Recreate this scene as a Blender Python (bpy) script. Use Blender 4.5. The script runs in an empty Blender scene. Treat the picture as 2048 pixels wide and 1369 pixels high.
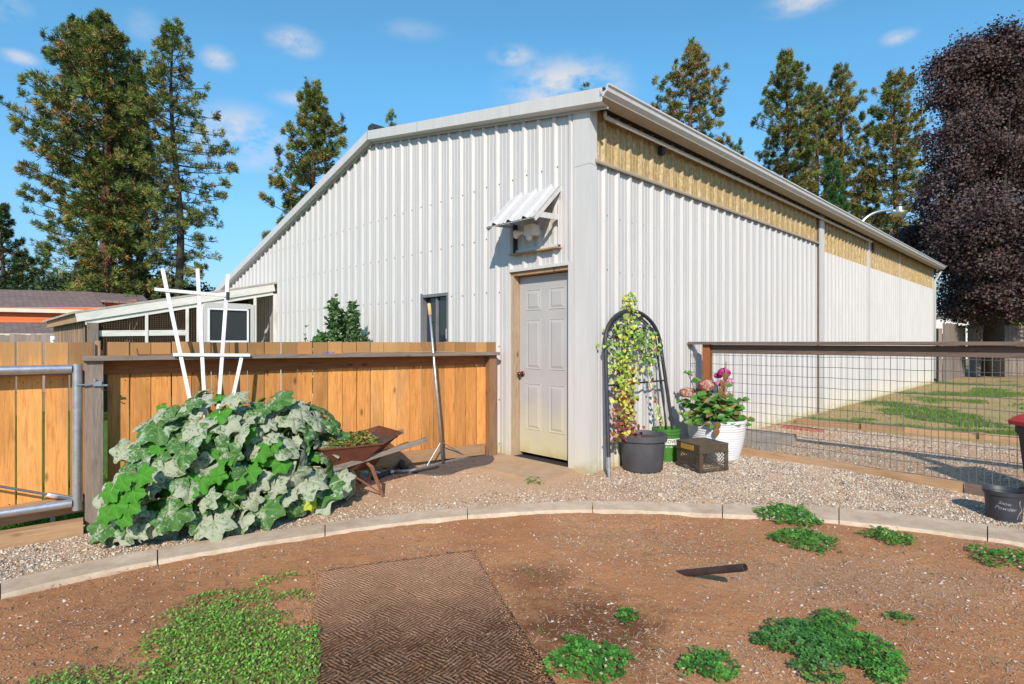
import bpy, math, random
import numpy as np
from mathutils import Vector, Matrix, noise as mnoise
R = math.radians
rng = np.random.default_rng(7)
random.seed(7)
S = bpy.context.scene
COL = S.collection

# ------------------------------------------------------------------ camera, sky, sun, exposure
FPX = 1110.0            # focal length in pixels of the 2048 px wide photograph
CX, CY, CAMZ = 1024.0, 684.5, 1.3
cam = bpy.data.objects.new('camera', bpy.data.cameras.new('camera'))
COL.objects.link(cam)
cam.location = (0, 0, CAMZ); cam.rotation_euler = (R(90), 0, 0)
cam.data.sensor_width = 36.0; cam.data.lens = 36.0 * FPX / 2048.0
cam.data.clip_start = 0.05; cam.data.clip_end = 3000
S.camera = cam

SUN_DIR = Vector((0.03, 1.0, -0.63)).normalized()       # the way the light travels
sun = bpy.data.objects.new('sun', bpy.data.lights.new('sun', 'SUN'))
COL.objects.link(sun)
sun.rotation_euler = SUN_DIR.to_track_quat('-Z', 'Y').to_euler()
sun.location = (0, -5, 12)
sun.data.energy = 4.1; sun.data.angle = R(0.55); sun.data.color = (1.0, 0.90, 0.77)

def world():
    w = bpy.data.worlds.new('World'); S.world = w; w.use_nodes = True
    nt = w.node_tree; nt.nodes.clear()
    N = nt.nodes.new; L = nt.links.new
    out = N('ShaderNodeOutputWorld'); bg = N('ShaderNodeBackground')
    sky = N('ShaderNodeTexSky'); sky.sky_type = 'NISHITA'; sky.sun_disc = False
    sky.sun_elevation = math.asin(-SUN_DIR.z); sky.sun_rotation = math.atan2(-SUN_DIR.x, -SUN_DIR.y)
    sky.air_density = 1.0; sky.dust_density = 0.0; sky.ozone_density = 2.2
    bg.inputs['Strength'].default_value = 0.078
    tc = N('ShaderNodeTexCoord'); nz = N('ShaderNodeTexNoise')
    nz.inputs['Scale'].default_value = 13.0; nz.inputs['Detail'].default_value = 7.0
    nz.inputs['Roughness'].default_value = 0.62
    mp = N('ShaderNodeMapping'); mp.inputs['Scale'].default_value = (1.0, 1.0, 1.8)
    L(tc.outputs['Generated'], mp.inputs['Vector']); L(mp.outputs['Vector'], nz.inputs['Vector'])
    # a few small fair weather puffs: direction (photo px, py), half sizes, strength
    puffs = [(588, 86, 42, 20, .8), (437, 119, 26, 17, .85), (1027, 112, 40, 14, .75), (1130, 178, 105, 42, 1.0),
             (485, 276, 78, 44, .95), (1797, 74, 26, 11, .6), (40, 116, 26, 11, .65), (1600, 6, 60, 18, .7),
             (285, 50, 26, 22, .28), (590, 200, 40, 12, .5), (820, 60, 60, 14, .2), (10, 12, 40, 20, .45)]
    total = None
    for (px, py, rx, ry, a) in puffs:
        d = Vector(((px - CX) / FPX, 1.0, (CY - py) / FPX)).normalized()
        sc = 1.0 / math.sqrt(1 + ((px - CX) / FPX) ** 2 + ((CY - py) / FPX) ** 2)
        sub = N('ShaderNodeVectorMath'); sub.operation = 'SUBTRACT'; sub.inputs[1].default_value = d
        L(tc.outputs['Generated'], sub.inputs[0])
        # anisotropic distance: horizontal vs vertical half sizes
        dv = N('ShaderNodeVectorMath'); dv.operation = 'MULTIPLY'
        hx = rx / FPX * sc * 1.25; hz = ry / FPX * sc * 1.35
        dv.inputs[1].default_value = (1 / hx, 1 / hx, 1 / hz)
        L(sub.outputs[0], dv.inputs[0])
        ln = N('ShaderNodeVectorMath'); ln.operation = 'LENGTH'; L(dv.outputs[0], ln.inputs[0])
        mr = N('ShaderNodeMapRange'); mr.inputs['From Min'].default_value = 1.3; mr.inputs['From Max'].default_value = 0.0
        mr.inputs['To Min'].default_value = 0.0; mr.inputs['To Max'].default_value = a
        mr.interpolation_type = 'SMOOTHSTEP'
        L(ln.outputs['Value'], mr.inputs['Value'])
        if total is None: total = mr.outputs[0]
        else:
            mx = N('ShaderNodeMath'); mx.operation = 'MAXIMUM'; L(total, mx.inputs[0]); L(mr.outputs[0], mx.inputs[1]); total = mx.outputs[0]
    nr = N('ShaderNodeMapRange'); nr.inputs['From Min'].default_value = 0.37; nr.inputs['From Max'].default_value = 0.60
    L(nz.outputs['Fac'], nr.inputs['Value'])
    mul = N('ShaderNodeMath'); mul.operation = 'MULTIPLY'; L(total, mul.inputs[0]); L(nr.outputs[0], mul.inputs[1])
    pw = N('ShaderNodeMath'); pw.operation = 'MULTIPLY'; pw.use_clamp = True; L(mul.outputs[0], pw.inputs[0]); pw.inputs[1].default_value = 1.15
    tint = N('ShaderNodeMix'); tint.data_type = 'RGBA'; tint.blend_type = 'MULTIPLY'; tint.inputs['Factor'].default_value = 1.0
    tint.inputs[7].default_value = (1.16, 2.10, 2.20, 1)
    sz = N('ShaderNodeSeparateXYZ'); L(tc.outputs['Generated'], sz.inputs[0])
    el = N('ShaderNodeMapRange'); el.inputs['From Min'].default_value = 0.0; el.inputs['From Max'].default_value = 0.42; L(sz.outputs[2], el.inputs['Value'])
    cr = N('ShaderNodeValToRGB'); e = cr.color_ramp.elements; e[0].position = 0; e[0].color = (.52, .38, .44, 1); e[1].position = 1; e[1].color = (1, 1, 1, 1)
    for p_, c_ in ((.25, (.74, .55, .62, 1)), (.5, (.90, .78, .86, 1))): x_ = e.new(p_); x_.color = c_
    L(el.outputs[0], cr.inputs[0])
    t2 = N('ShaderNodeMix'); t2.data_type = 'RGBA'; t2.blend_type = 'MULTIPLY'; t2.inputs['Factor'].default_value = 1.0
    L(sky.outputs[0], t2.inputs[6]); L(cr.outputs[0], t2.inputs[7]); L(t2.outputs[2], tint.inputs[6])
    mix = N('ShaderNodeMix'); mix.data_type = 'RGBA'
    L(pw.outputs[0], mix.inputs['Factor']); L(tint.outputs[2], mix.inputs[6]); mix.inputs[7].default_value = (8.0, 7.9, 8.1, 1)
    L(mix.outputs[2], bg.inputs['Color']); L(bg.outputs[0], out.inputs['Surface'])
world()
S.view_settings.view_transform = 'Standard'; S.view_settings.look = 'None'
S.view_settings.exposure = 0.3; S.view_settings.gamma = 1.0
S.render.engine = 'CYCLES'
S.cycles.max_bounces = 6; S.cycles.diffuse_bounces = 3; S.cycles.glossy_bounces = 3
S.cycles.transmission_bounces = 4; S.cycles.transparent_max_bounces = 8

# ------------------------------------------------------------------ ground height and photo-to-place helpers
def gz(x, y):
    t = min(1.0, max(0.0, (y - 4.2) / 1.8))
    t = t * t * (3 - 2 * t)
    return -0.12 + 0.09 * t
def G(px, py, dz=0.0):
    """point of the ground seen at pixel px,py of the photograph"""
    y = 5.0
    for _ in range(30):
        z = gz(0, y) + dz
        y = (CAMZ - z) * FPX / max(1.0, (py - CY))
    return Vector(((px - CX) / FPX * y, y, gz(0, y) + dz))
def W(px, py, Y):
    return Vector(((px - CX) / FPX * Y, Y, CAMZ + (CY - py) / FPX * Y))

# ------------------------------------------------------------------ object helpers
WM = {}
def link(name, data, M=None, parent=None, mat=None):
    o = bpy.data.objects.new(name, data); COL.objects.link(o)
    M = M.copy() if M is not None else Matrix()
    WM[o] = M
    if parent is not None:
        o.parent = parent
        o.matrix_basis = WM[parent].inverted() @ M
    else:
        o.matrix_basis = M
    return o
def tag(o, label=None, cat=None, group=None, kind=None):
    if label: o['label'] = label
    if cat: o['category'] = cat
    if group: o['group'] = group
    if kind: o['kind'] = kind
    return o
def thing(name, loc, label, cat, group=None):
    return tag(link(name, None, Matrix.Translation(Vector(loc))), label, cat, group)
def grouping(name, loc, kind='structure'):
    return tag(link(name, None, Matrix.Translation(Vector(loc))), kind=kind)

class MB:
    def __init__(s): s.v = []; s.f = []; s.mi = []; s.cur = 0
    def add(s, vs, fs):
        b = len(s.v); s.v.extend([tuple(v) for v in vs])
        for f in fs: s.f.append(tuple(b + i for i in f)); s.mi.append(s.cur)
    def box(s, c, size, ax=None):
        c = Vector(c); X, Y, Z = ax if ax else (Vector((1, 0, 0)), Vector((0, 1, 0)), Vector((0, 0, 1)))
        a, b, d = size[0] / 2, size[1] / 2, size[2] / 2
        vs = [c + X * (sx * a) + Y * (sy * b) + Z * (sz * d) for sz in (-1, 1) for sy in (-1, 1) for sx in (-1, 1)]
        s.add(vs, [(0, 2, 3, 1), (4, 5, 7, 6), (0, 1, 5, 4), (2, 6, 7, 3), (0, 4, 6, 2), (1, 3, 7, 5)])
    def hexa(s, vs):     # 8 corners: bottom loop 0-3, top loop 4-7
        s.add(vs, [(3, 2, 1, 0), (4, 5, 6, 7), (0, 1, 5, 4), (1, 2, 6, 5), (2, 3, 7, 6), (3, 0, 4, 7)])
    def tube(s, pts, rad, n=8, caps=True):
        pts = [Vector(p) for p in pts]; m = len(pts)
        if not hasattr(rad, '__len__'): rad = [rad] * m
        ref = None; vs = []
        for i, p in enumerate(pts):
            d = (pts[min(i + 1, m - 1)] - pts[max(i - 1, 0)])
            d = d.normalized() if d.length > 1e-9 else Vector((0, 0, 1))
            if ref is None:
                ref = d.cross(Vector((0, 0, 1)))
                if ref.length < 1e-3: ref = d.cross(Vector((1, 0, 0)))
            a = (ref - d * ref.dot(d)).normalized(); ref = a; b = d.cross(a)
            for k in range(n):
                t = 2 * math.pi * k / n
                vs.append(p + (a * math.cos(t) + b * math.sin(t)) * rad[i])
        fs = [(i * n + k, i * n + (k + 1) % n, (i + 1) * n + (k + 1) % n, (i + 1) * n + k) for i in range(m - 1) for k in range(n)]
        if caps: fs += [tuple(range(n - 1, -1, -1)), tuple((m - 1) * n + k for k in range(n))]
        s.add(vs, fs)
    def lathe(s, c, prof, n=40):        # prof: (radius, z) from the outside bottom up
        c = Vector(c); vs = []
        for (r, z) in prof:
            for k in range(n):
                t = 2 * math.pi * k / n
                vs.append(c + Vector((r * math.cos(t), r * math.sin(t), z)))
        fs = [(i * n + k, i * n + (k + 1) % n, (i + 1) * n + (k + 1) % n, (i + 1) * n + k) for i in range(len(prof) - 1) for k in range(n)]
        s.add(vs, fs)
    def sphere(s, c, r, n=10, m=6, sc=(1, 1, 1)):
        c = Vector(c); vs = []; fs = []
        for i in range(m + 1):
            ph = math.pi * i / m
            for k in range(n):
                t = 2 * math.pi * k / n
                vs.append(c + Vector((r * sc[0] * math.sin(ph) * math.cos(t), r * sc[1] * math.sin(ph) * math.sin(t), r * sc[2] * math.cos(ph))))
        for i in range(m):
            for k in range(n): fs.append((i * n + k, (i + 1) * n + k, (i + 1) * n + (k + 1) % n, i * n + (k + 1) % n))
        s.add(vs, fs)
    def build(s, name, mats, parent=None, smooth=False, origin=None, auto=None):
        me = bpy.data.meshes.new(name)
        V = np.array(s.v, dtype=np.float64)
        if origin is None:
            if parent is not None: origin = WM[parent].translation.copy() if abs(WM[parent].to_scale().x - 1) < 1e-6 else Vector((V[:, 0].mean(), V[:, 1].mean(), V[:, 2].min()))
            else: origin = Vector(((V[:, 0].min() + V[:, 0].max()) / 2, (V[:, 1].min() + V[:, 1].max()) / 2, V[:, 2].min()))
        V = V - np.array(origin)
        me.from_pydata(V.tolist(), [], s.f); me.update()
        if not isinstance(mats, (list, tuple)): mats = [mats]
        for m in mats: me.materials.append(m)
        if len(mats) > 1: me.polygons.foreach_set('material_index', s.mi)
        if smooth: me.polygons.foreach_set('use_smooth', [True] * len(me.polygons))
        if auto is not None:
            me.polygons.foreach_set('use_smooth', [True] * len(me.polygons)); me.set_sharp_from_angle(angle=R(auto))
        return link(name, me, Matrix.Translation(Vector(origin)), parent)

def bulk_mesh(name, V, F, mat, col=None, smooth=False, k=3):
    """V (n,3), F (m,k) -> mesh built with foreach_set; col (n,3) becomes the point attribute 'tint'"""
    me = bpy.data.meshes.new(name)
    V = np.ascontiguousarray(V, dtype=np.float32); F = np.ascontiguousarray(F, dtype=np.int32)
    me.vertices.add(len(V)); me.vertices.foreach_set('co', V.ravel())
    me.loops.add(F.size); me.loops.foreach_set('vertex_index', F.ravel())
    me.polygons.add(len(F)); me.polygons.foreach_set('loop_start', np.arange(0, F.size, k, dtype=np.int32))
    if smooth: me.polygons.foreach_set('use_smooth', np.ones(len(F), dtype=bool))
    me.materials.append(mat)
    if col is not None:
        a = me.attributes.new('tint', 'FLOAT_COLOR', 'POINT')
        c4 = np.ones((len(V), 4), dtype=np.float32); c4[:, :3] = col
        a.data.foreach_set('color', c4.ravel())
    me.update(calc_edges=True); me.validate()
    return me

def axes(zdir, side):
    z = Vector(zdir).normalized(); x = Vector(side); x = (x - z * x.dot(z)).normalized(); y = z.cross(x)
    return x, y, z
def frame(loc, x, y, z, sc=(1, 1, 1)):
    M = Matrix(((x.x * sc[0], y.x * sc[1], z.x * sc[2], loc[0]), (x.y * sc[0], y.y * sc[1], z.y * sc[2], loc[1]), (x.z * sc[0], y.z * sc[1], z.z * sc[2], loc[2]), (0, 0, 0, 1)))
    return M
_bars = {}
def bar_mesh(w, t, L, mat, ch=0.003, wob=0.0, cut=(0, 0)):
    key = (round(w, 3), round(t, 3), round(L, 3), mat.name, wob, cut)
    if key in _bars and not wob: return _bars[key]
    a, b = w / 2, t / 2; ch = min(ch, a * .4, b * .4)
    prof = [(-a + ch, -b), (a - ch, -b), (a, -b + ch), (a, b - ch), (a - ch, b), (-a + ch, b), (-a, b - ch), (-a, -b + ch)]
    ns = 4 if wob else 1; vs = []
    for i in range(ns + 1):
        z = L * i / ns; ox = random.uniform(-wob, wob) if 0 < i < ns else 0; oy = random.uniform(-wob, wob) if wob else 0
        for (x, y) in prof:
            zz = z
            if i == 0: zz += cut[0] * (x / a)
            if i == ns: zz += cut[1] * (x / a)
            vs.append((x + ox, y + oy * .5, zz))
    fs = [(i * 8 + k, i * 8 + (k + 1) % 8, (i + 1) * 8 + (k + 1) % 8, (i + 1) * 8 + k) for i in range(ns) for k in range(8)]
    fs += [tuple(range(7, -1, -1)), tuple(ns * 8 + k for k in range(8))]
    me = bpy.data.meshes.new('board'); me.from_pydata(vs, [], fs); me.materials.append(mat); me.update()
    _bars[key] = me
    return me
def bar(name, p0, p1, w, t, side, mat, parent=None, wob=0.0, cut=(0, 0)):
    """board from p0 to p1; w measured along side, t across it"""
    p0, p1 = Vector(p0), Vector(p1)
    x, y, z = axes(p1 - p0, side)
    me = bar_mesh(w, t, (p1 - p0).length, mat, wob=wob, cut=cut)
    o = link(name, me, frame(p0, x, y, z), parent)
    return o
def V3(*a): return Vector(a)
UP = Vector((0, 0, 1))

# ------------------------------------------------------------------ materials
def ng(m):
    m.use_nodes = True; nt = m.node_tree; nt.nodes.clear()
    o = nt.nodes.new('ShaderNodeOutputMaterial'); p = nt.nodes.new('ShaderNodeBsdfPrincipled')
    nt.links.new(p.outputs[0], o.inputs['Surface'])
    return nt, p, o
def rgba(c): return (c[0], c[1], c[2], 1)
def noise(nt, vec, scale, detail=4, rough=.55, dist=0):
    n = nt.nodes.new('ShaderNodeTexNoise'); n.inputs['Scale'].default_value = scale; n.inputs['Detail'].default_value = detail
    n.inputs['Roughness'].default_value = rough; n.inputs['Distortion'].default_value = dist
    if vec is not None: nt.links.new(vec, n.inputs['Vector'])
    return n.outputs['Fac']
def ramp(nt, fac, stops):
    r = nt.nodes.new('ShaderNodeValToRGB'); e = r.color_ramp.elements
    e[0].position = stops[0][0]; e[0].color = rgba(stops[0][1]); e[1].position = stops[-1][0]; e[1].color = rgba(stops[-1][1])
    for s in stops[1:-1]:
        x = e.new(s[0]); x.color = rgba(s[1])
    nt.links.new(fac, r.inputs[0]); return r.outputs[0]
def mixc(nt, fac, a, b, mode='MIX'):
    m = nt.nodes.new('ShaderNodeMix'); m.data_type = 'RGBA'; m.blend_type = mode
    for v, i in ((fac, 0), (a, 6), (b, 7)):
        if isinstance(v, (int, float)): m.inputs[i].default_value = v
        elif isinstance(v, tuple): m.inputs[i].default_value = rgba(v)
        else: nt.links.new(v, m.inputs[i])
    return m.outputs[2]
def mrange(nt, v, a, b, c=0.0, d=1.0):
    m = nt.nodes.new('ShaderNodeMapRange'); nt.links.new(v, m.inputs[0])
    for i, x in enumerate((a, b, c, d)): m.inputs[i + 1].default_value = x
    return m.outputs[0]
def math_(nt, op, a, b=None):
    m = nt.nodes.new('ShaderNodeMath'); m.operation = op
    for i, v in enumerate((a, b)):
        if v is None: continue
        if isinstance(v, (int, float)): m.inputs[i].default_value = v
        else: nt.links.new(v, m.inputs[i])
    return m.outputs[0]
def bump(nt, p, h, strength=.3, dist=.01):
    b = nt.nodes.new('ShaderNodeBump'); b.inputs['Strength'].default_value = strength; b.inputs['Distance'].default_value = dist
    nt.links.new(h, b.inputs['Height']); nt.links.new(b.outputs[0], p.inputs['Normal'])
def coords(nt, kind='Object', scale=(1, 1, 1), rnd=True):
    tc = nt.nodes.new('ShaderNodeTexCoord'); mp = nt.nodes.new('ShaderNodeMapping'); mp.inputs['Scale'].default_value = scale
    if kind == 'Position':
        g = nt.nodes.new('ShaderNodeNewGeometry'); nt.links.new(g.outputs['Position'], mp.inputs['Vector'])
    else: nt.links.new(tc.outputs[kind], mp.inputs['Vector'])
    if rnd:
        oi = nt.nodes.new('ShaderNodeObjectInfo'); cb = nt.nodes.new('ShaderNodeCombineXYZ')
        for i, k in enumerate((37.0, 91.0, 53.0)):
            nt.links.new(math_(nt, 'MULTIPLY', oi.outputs['Random'], k), cb.inputs[i])
        nt.links.new(cb.outputs[0], mp.inputs['Location'])
        return mp.outputs[0], oi.outputs['Random']
    return mp.outputs[0], None
def M_simple(name, c1, c2=None, scale=6, rough=.6, metal=0, bstr=0, bscale=40, kind='Object', bdist=.005, spec=None, rnd=.0):
    m = bpy.data.materials.new(name); nt, p, o = ng(m)
    vec, r = coords(nt, kind)
    c2 = c2 or tuple(x * .8 for x in c1)
    f = noise(nt, vec, scale, 5, .6)
    c = ramp(nt, f, [(.35, c1), (.68, c2)])
    if rnd: c = mixc(nt, 1.0, c, ramp(nt, r, [(0, (1 - rnd,) * 3), (1, (1 + rnd,) * 3)]), 'MULTIPLY')
    nt.links.new(c, p.inputs['Base Color'])
    p.inputs['Roughness'].default_value = rough; p.inputs['Metallic'].default_value = metal
    if spec is not None: p.inputs['Specular IOR Level'].default_value = spec
    if bstr: bump(nt, p, noise(nt, vec, bscale, 4), bstr, bdist)
    return m
def M_wood(name, base, dark, grey=None, greyamt=0.0, rough=.75, vary=.25, knots=True, zfade=None):
    """grain runs along local z of each board"""
    m = bpy.data.materials.new(name); nt, p, o = ng(m)
    vec, r = coords(nt, 'Object', (1, 1, .07)); vec2, _ = coords(nt, 'Object', (1, 1, .25))
    g1 = noise(nt, vec, 42, 6, .65, 1.2); g2 = noise(nt, vec, 150, 4, .6); g3 = noise(nt, vec2, 4.5, 4, .6, .6)
    c = ramp(nt, g1, [(.25, dark), (.47, base), (.75, tuple(min(1, x * 1.25) for x in base))])
    c = mixc(nt, mrange(nt, g2, .45, .75, 0, .45), c, dark)
    c = mixc(nt, mrange(nt, g3, .52, .75, 0, .62), c, tuple(x * .50 for x in base))
    if knots:
        vo = nt.nodes.new('ShaderNodeTexVoronoi'); v3, _ = coords(nt, 'Object', (7, 7, 3.0)); nt.links.new(v3, vo.inputs['Vector'])
        vo.inputs['Scale'].default_value = 1.0
        k = mrange(nt, vo.outputs['Distance'], .04, .15, 1, 0)
        c = mixc(nt, math_(nt, 'MULTIPLY', k, .85), c, tuple(x * .22 for x in base))
    if grey:
        gf = noise(nt, vec2, 3.0, 4, .6)
        c = mixc(nt, mrange(nt, gf, .62 - greyamt * .5, .95 - greyamt * .5, 0, 1), c, grey)
    if zfade:   # weathering that starts at a height (old water marks at the top of the boards)
        gp = nt.nodes.new('ShaderNodeNewGeometry'); sx = nt.nodes.new('ShaderNodeSeparateXYZ'); nt.links.new(gp.outputs['Position'], sx.inputs[0])
        zz = math_(nt, 'ADD', sx.outputs[2], math_(nt, 'MULTIPLY', g3, .25))
        c = mixc(nt, mrange(nt, zz, zfade[0], zfade[1], 0, .75), c, zfade[2])
    c = mixc(nt, 1.0, c, ramp(nt, r, [(0, (1 - vary,) * 3), (.5, (1, 1 - vary * .2, 1 - vary * .4)), (1, (1 + vary * .5, 1 + vary * .55, 1 + vary * .5))]), 'MULTIPLY')
    nt.links.new(c, p.inputs['Base Color']); p.inputs['Roughness'].default_value = rough; p.inputs['Specular IOR Level'].default_value = .25
    bump(nt, p, math_(nt, 'ADD', g1, math_(nt, 'MULTIPLY', g2, .5)), .35, .004)
    return m
def M_tint(name, rough=.7, spec=.3, transl=0.0, bstr=0):
    """colour from the per point attribute 'tint'"""
    m = bpy.data.materials.new(name); nt, p, o = ng(m)
    a = nt.nodes.new('ShaderNodeAttribute'); a.attribute_name = 'tint'
    nt.links.new(a.outputs['Color'], p.inputs['Base Color']); p.inputs['Roughness'].default_value = rough
    p.inputs['Specular IOR Level'].default_value = spec
    if transl:
        t = nt.nodes.new('ShaderNodeBsdfTranslucent'); nt.links.new(mixc(nt, 1.0, a.outputs['Color'], (1.3, 1.35, .7), 'MULTIPLY'), t.inputs['Color'])
        mx = nt.nodes.new('ShaderNodeMixShader'); mx.inputs[0].default_value = transl
        nt.links.new(p.outputs[0], mx.inputs[1]); nt.links.new(t.outputs[0], mx.inputs[2]); nt.links.new(mx.outputs[0], o.inputs['Surface'])
    return m
def M_white_metal(name, base=(.555, .535, .525), stain=True):
    m = bpy.data.materials.new(name); nt, p, o = ng(m)
    vec, r = coords(nt, 'Position', (1, 1, 1), rnd=False); vs, _ = coords(nt, 'Position', (6, 6, .5), rnd=False)
    f = noise(nt, vs, 3, 5, .65); c = ramp(nt, f, [(.35, base), (.7, tuple(x * .90 for x in base))])
    sx = nt.nodes.new('ShaderNodeSeparateXYZ'); gp = nt.nodes.new('ShaderNodeNewGeometry'); nt.links.new(gp.outputs['Position'], sx.inputs[0])
    if stain:   # splashed soil along the foot of the wall
        zz = math_(nt, 'ADD', sx.outputs[2], math_(nt, 'MULTIPLY', noise(nt, vec, 7, 4), -.35))
        c = mixc(nt, mrange(nt, zz, -.20, .32, .55, 0), c, (.62, .57, .40))
        c = mixc(nt, mrange(nt, zz, -.22, -.08, .8, 0), c, (.40, .34, .17))
    st = noise(nt, coords(nt, 'Position', (9, 9, .22), rnd=False)[0], 4, 5, .7); c = mixc(nt, mrange(nt, st, .60, .78, 0, .30), c, (.46, .42, .36))
    sp = noise(nt, vec, 60, 2, .5); c = mixc(nt, mrange(nt, sp, .70, .78, 0, .35), c, (.45, .40, .34))
    nt.links.new(c, p.inputs['Base Color']); p.inputs['Roughness'].default_value = .42; p.inputs['Specular IOR Level'].default_value = .35
    bump(nt, p, noise(nt, vec, 3, 3), .08, .02)
    return m

m_white = M_white_metal('painted_white_steel')
m_trim = M_white_metal('white_trim_steel', (.60, .58, .565))
m_roof = M_simple('roof_steel', (.60, .60, .61), (.50, .50, .51), 2, .4, 0)
m_cedar = M_wood(vary=.36, name='orange_cedar', base=(.68, .315, .095), dark=(.40, .15, .035), grey=(.33, .22, .13), greyamt=.16, zfade=(1.20, 1.34, (.36, .215, .095)))
m_cedar2 = M_wood('red_cedar_post', (.30, .105, .038), (.12, .04, .018), (.25, .16, .10), .1)
m_brownwood = M_wood('tan_timber', (.40, .25, .14), (.25, .14, .08), (.32, .26, .21), .2)
m_grey = M_wood('weathered_grey_wood', (.255, .205, .172), (.12, .092, .078), (.30, .255, .225), .2, vary=.15)
m_darkcap = M_wood('weathered_dark_wood', (.175, .125, .098), (.075, .052, .042), (.23, .185, .16), .1, vary=.15)
m_whitewood = M_wood('peeling_white_paint', (.72, .70, .66), (.62, .58, .52), None, 0, vary=.06, knots=False)
m_whitebar = M_simple('white_vinyl', (.82, .83, .86), (.76, .77, .80), 5, .4)
m_galv = M_simple('galvanised_steel', (.56, .56, .58), (.42, .42, .45), 20, .36, .75, .12, 60)
m_wire = M_simple('galvanised_wire', (.16, .165, .175), (.12, .12, .13), 30, .5, .25)
m_rust = M_simple('rusty_steel', (.16, .048, .022), (.09, .03, .016), 12, .75, .1, .4, 70)
m_rust2 = M_simple('orange_rust', (.30, .12, .06), (.20, .08, .045), 14, .8, .1, .4, 70)
m_black = M_simple('black_plastic', (.045, .046, .055), (.03, .031, .037), 8, .5, 0, .12, 60)
m_blackpot = M_simple('dusty_black_plastic', (.060, .060, .072), (.085, .082, .085), 7, .62, 0, .1, 80)
m_iron = M_simple('black_iron', (.055, .055, .062), (.035, .034, .038), 12, .55, .3, .15, 60)
m_dirtpipe = M_simple('dark_pipe', (.05, .035, .032), (.085, .05, .042), 16, .7, .2, .3, 60)
m_soil = M_simple('potting_soil', (.05, .032, .022), (.09, .06, .04), 30, .95, 0, .6, 60)
m_dark = M_simple('dark_void', (.02, .018, .018), (.03, .026, .024), 6, .9)
m_knob = M_simple('brown_knob', (.16, .055, .02), (.10, .04, .015), 6, .3, .6)
m_grip = M_simple('yellow_grip', (.72, .50, .20), (.62, .42, .17), 10, .5)
m_ridge = M_simple('black_ridge_vent', (.03, .03, .035), None, 6, .7)
m_rubber = M_simple('rubber_mat', (.085, .068, .060), (.125, .10, .085), 14, .85, 0, .5, 30)
m_lamp = M_simple('lamp_white', (.72, .70, .66), (.66, .64, .60), 8, .4)
m_lampglass = M_simple('lamp_lens', (.80, .72, .36), (.70, .62, .3), 8, .25)
m_petiole = M_simple('petiole', (.30, .38, .12), (.42, .45, .2), 8, .6)
m_stem = M_simple('plant_stem', (.17, .10, .06), (.10, .07, .04), 12, .8)
m_canes = M_simple('dry_cane', (.33, .22, .14), (.22, .14, .08), 12, .8)
m_bark = M_simple('pine_bark', (.19, .078, .045), (.075, .038, .027), 3.5, .95, 0, .9, 9, bdist=.05)
m_barkdark = M_simple('dark_bark', (.055, .042, .036), (.035, .028, .024), 3, .95, 0, .8, 9, bdist=.05)
m_green_b = M_simple('green_bucket', (.055, .21, .025), (.045, .17, .02), 8, .45)
m_label = M_simple('white_print', (.78, .78, .74), None, 10, .5)
m_redlid = M_simple('red_plastic', (.50, .045, .05), (.40, .035, .04), 5, .45, 0, .1, 60)
m_blue = M_simple('blue_twine', (.02, .14, .55), None, 8, .5)
m_conc_brick = M_simple('red_brick', (.42, .15, .10), (.34, .12, .08), 18, .9, 0, .4, 60)
m_crate = M_simple('brown_crate_plastic', (.105, .075, .048), (.07, .05, .034), 14, .3, 0, .15, 60)
m_yellowlab = M_simple('yellow_label', (.50, .28, .05), (.30, .17, .03), 40, .5)
m_needle = M_tint('pine_needles', .65, .25, .12)
m_leafc = M_tint('broad_leaves', .55, .35, .12)
m_cloverm = M_tint('clover_leaves', .5, .35, .25)
m_stone = M_tint('gravel_stones', .85, .2)
m_maple = M_tint('maple_leaves', .6, .3, .08)

def M_door():
    m = bpy.data.materials.new('grey_door_paint'); nt, p, o = ng(m)
    vec, _ = coords(nt, 'Position', (1, 1, 1), rnd=False)
    f = noise(nt, vec, 3, 5); c = ramp(nt, f, [(.3, (.45, .435, .425)), (.7, (.41, .395, .385))])
    gp = nt.nodes.new('ShaderNodeNewGeometry'); sx = nt.nodes.new('ShaderNodeSeparateXYZ'); nt.links.new(gp.outputs['Position'], sx.inputs[0])
    zz = math_(nt, 'ADD', sx.outputs[2], math_(nt, 'MULTIPLY', noise(nt, vec, 5, 5), -.55))
    c = mixc(nt, mrange(nt, zz, -.25, .42, .88, 0), c, (.60, .53, .30))
    c = mixc(nt, mrange(nt, zz, -.32, -.12, .8, 0), c, (.42, .33, .13))
    c = mixc(nt, mrange(nt, noise(nt, vec, 26, 6, .8), .66, .76, 0, .35), c, (.32, .27, .22))
    nt.links.new(c, p.inputs['Base Color']); p.inputs['Roughness'].default_value = .45
    return m
m_door = M_door()

def M_fibre():
    m = bpy.data.materials.new('yellowed_fibreglass'); nt, p, o = ng(m)
    vec, _ = coords(nt, 'Position', (1.3, 1.3, .30), rnd=False); v2, _ = coords(nt, 'Position', (1, 1, .25), rnd=False)
    f = noise(nt, vec, 34, 6, .75, 1.0); f2 = noise(nt, v2, 5, 5)
    c = ramp(nt, f, [(.34, (.25, .16, .06)), (.47, (.43, .30, .125)), (.56, (.53, .395, .19)), (.68, (.74, .65, .46))])
    c = mixc(nt, mrange(nt, f2, .45, .75, 0, .5), c, (.42, .25, .05))
    nt.links.new(c, p.inputs['Base Color']); p.inputs['Roughness'].default_value = .5
    t = nt.nodes.new('ShaderNodeBsdfTranslucent'); nt.links.new(c, t.inputs['Color'])
    mx = nt.nodes.new('ShaderNodeMixShader'); mx.inputs[0].default_value = .12
    nt.links.new(p.outputs[0], mx.inputs[1]); nt.links.new(t.outputs[0], mx.inputs[2]); nt.links.new(mx.outputs[0], o.inputs['Surface'])
    bump(nt, p, f, .4, .006)
    return m
m_fibre = M_fibre()
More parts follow.
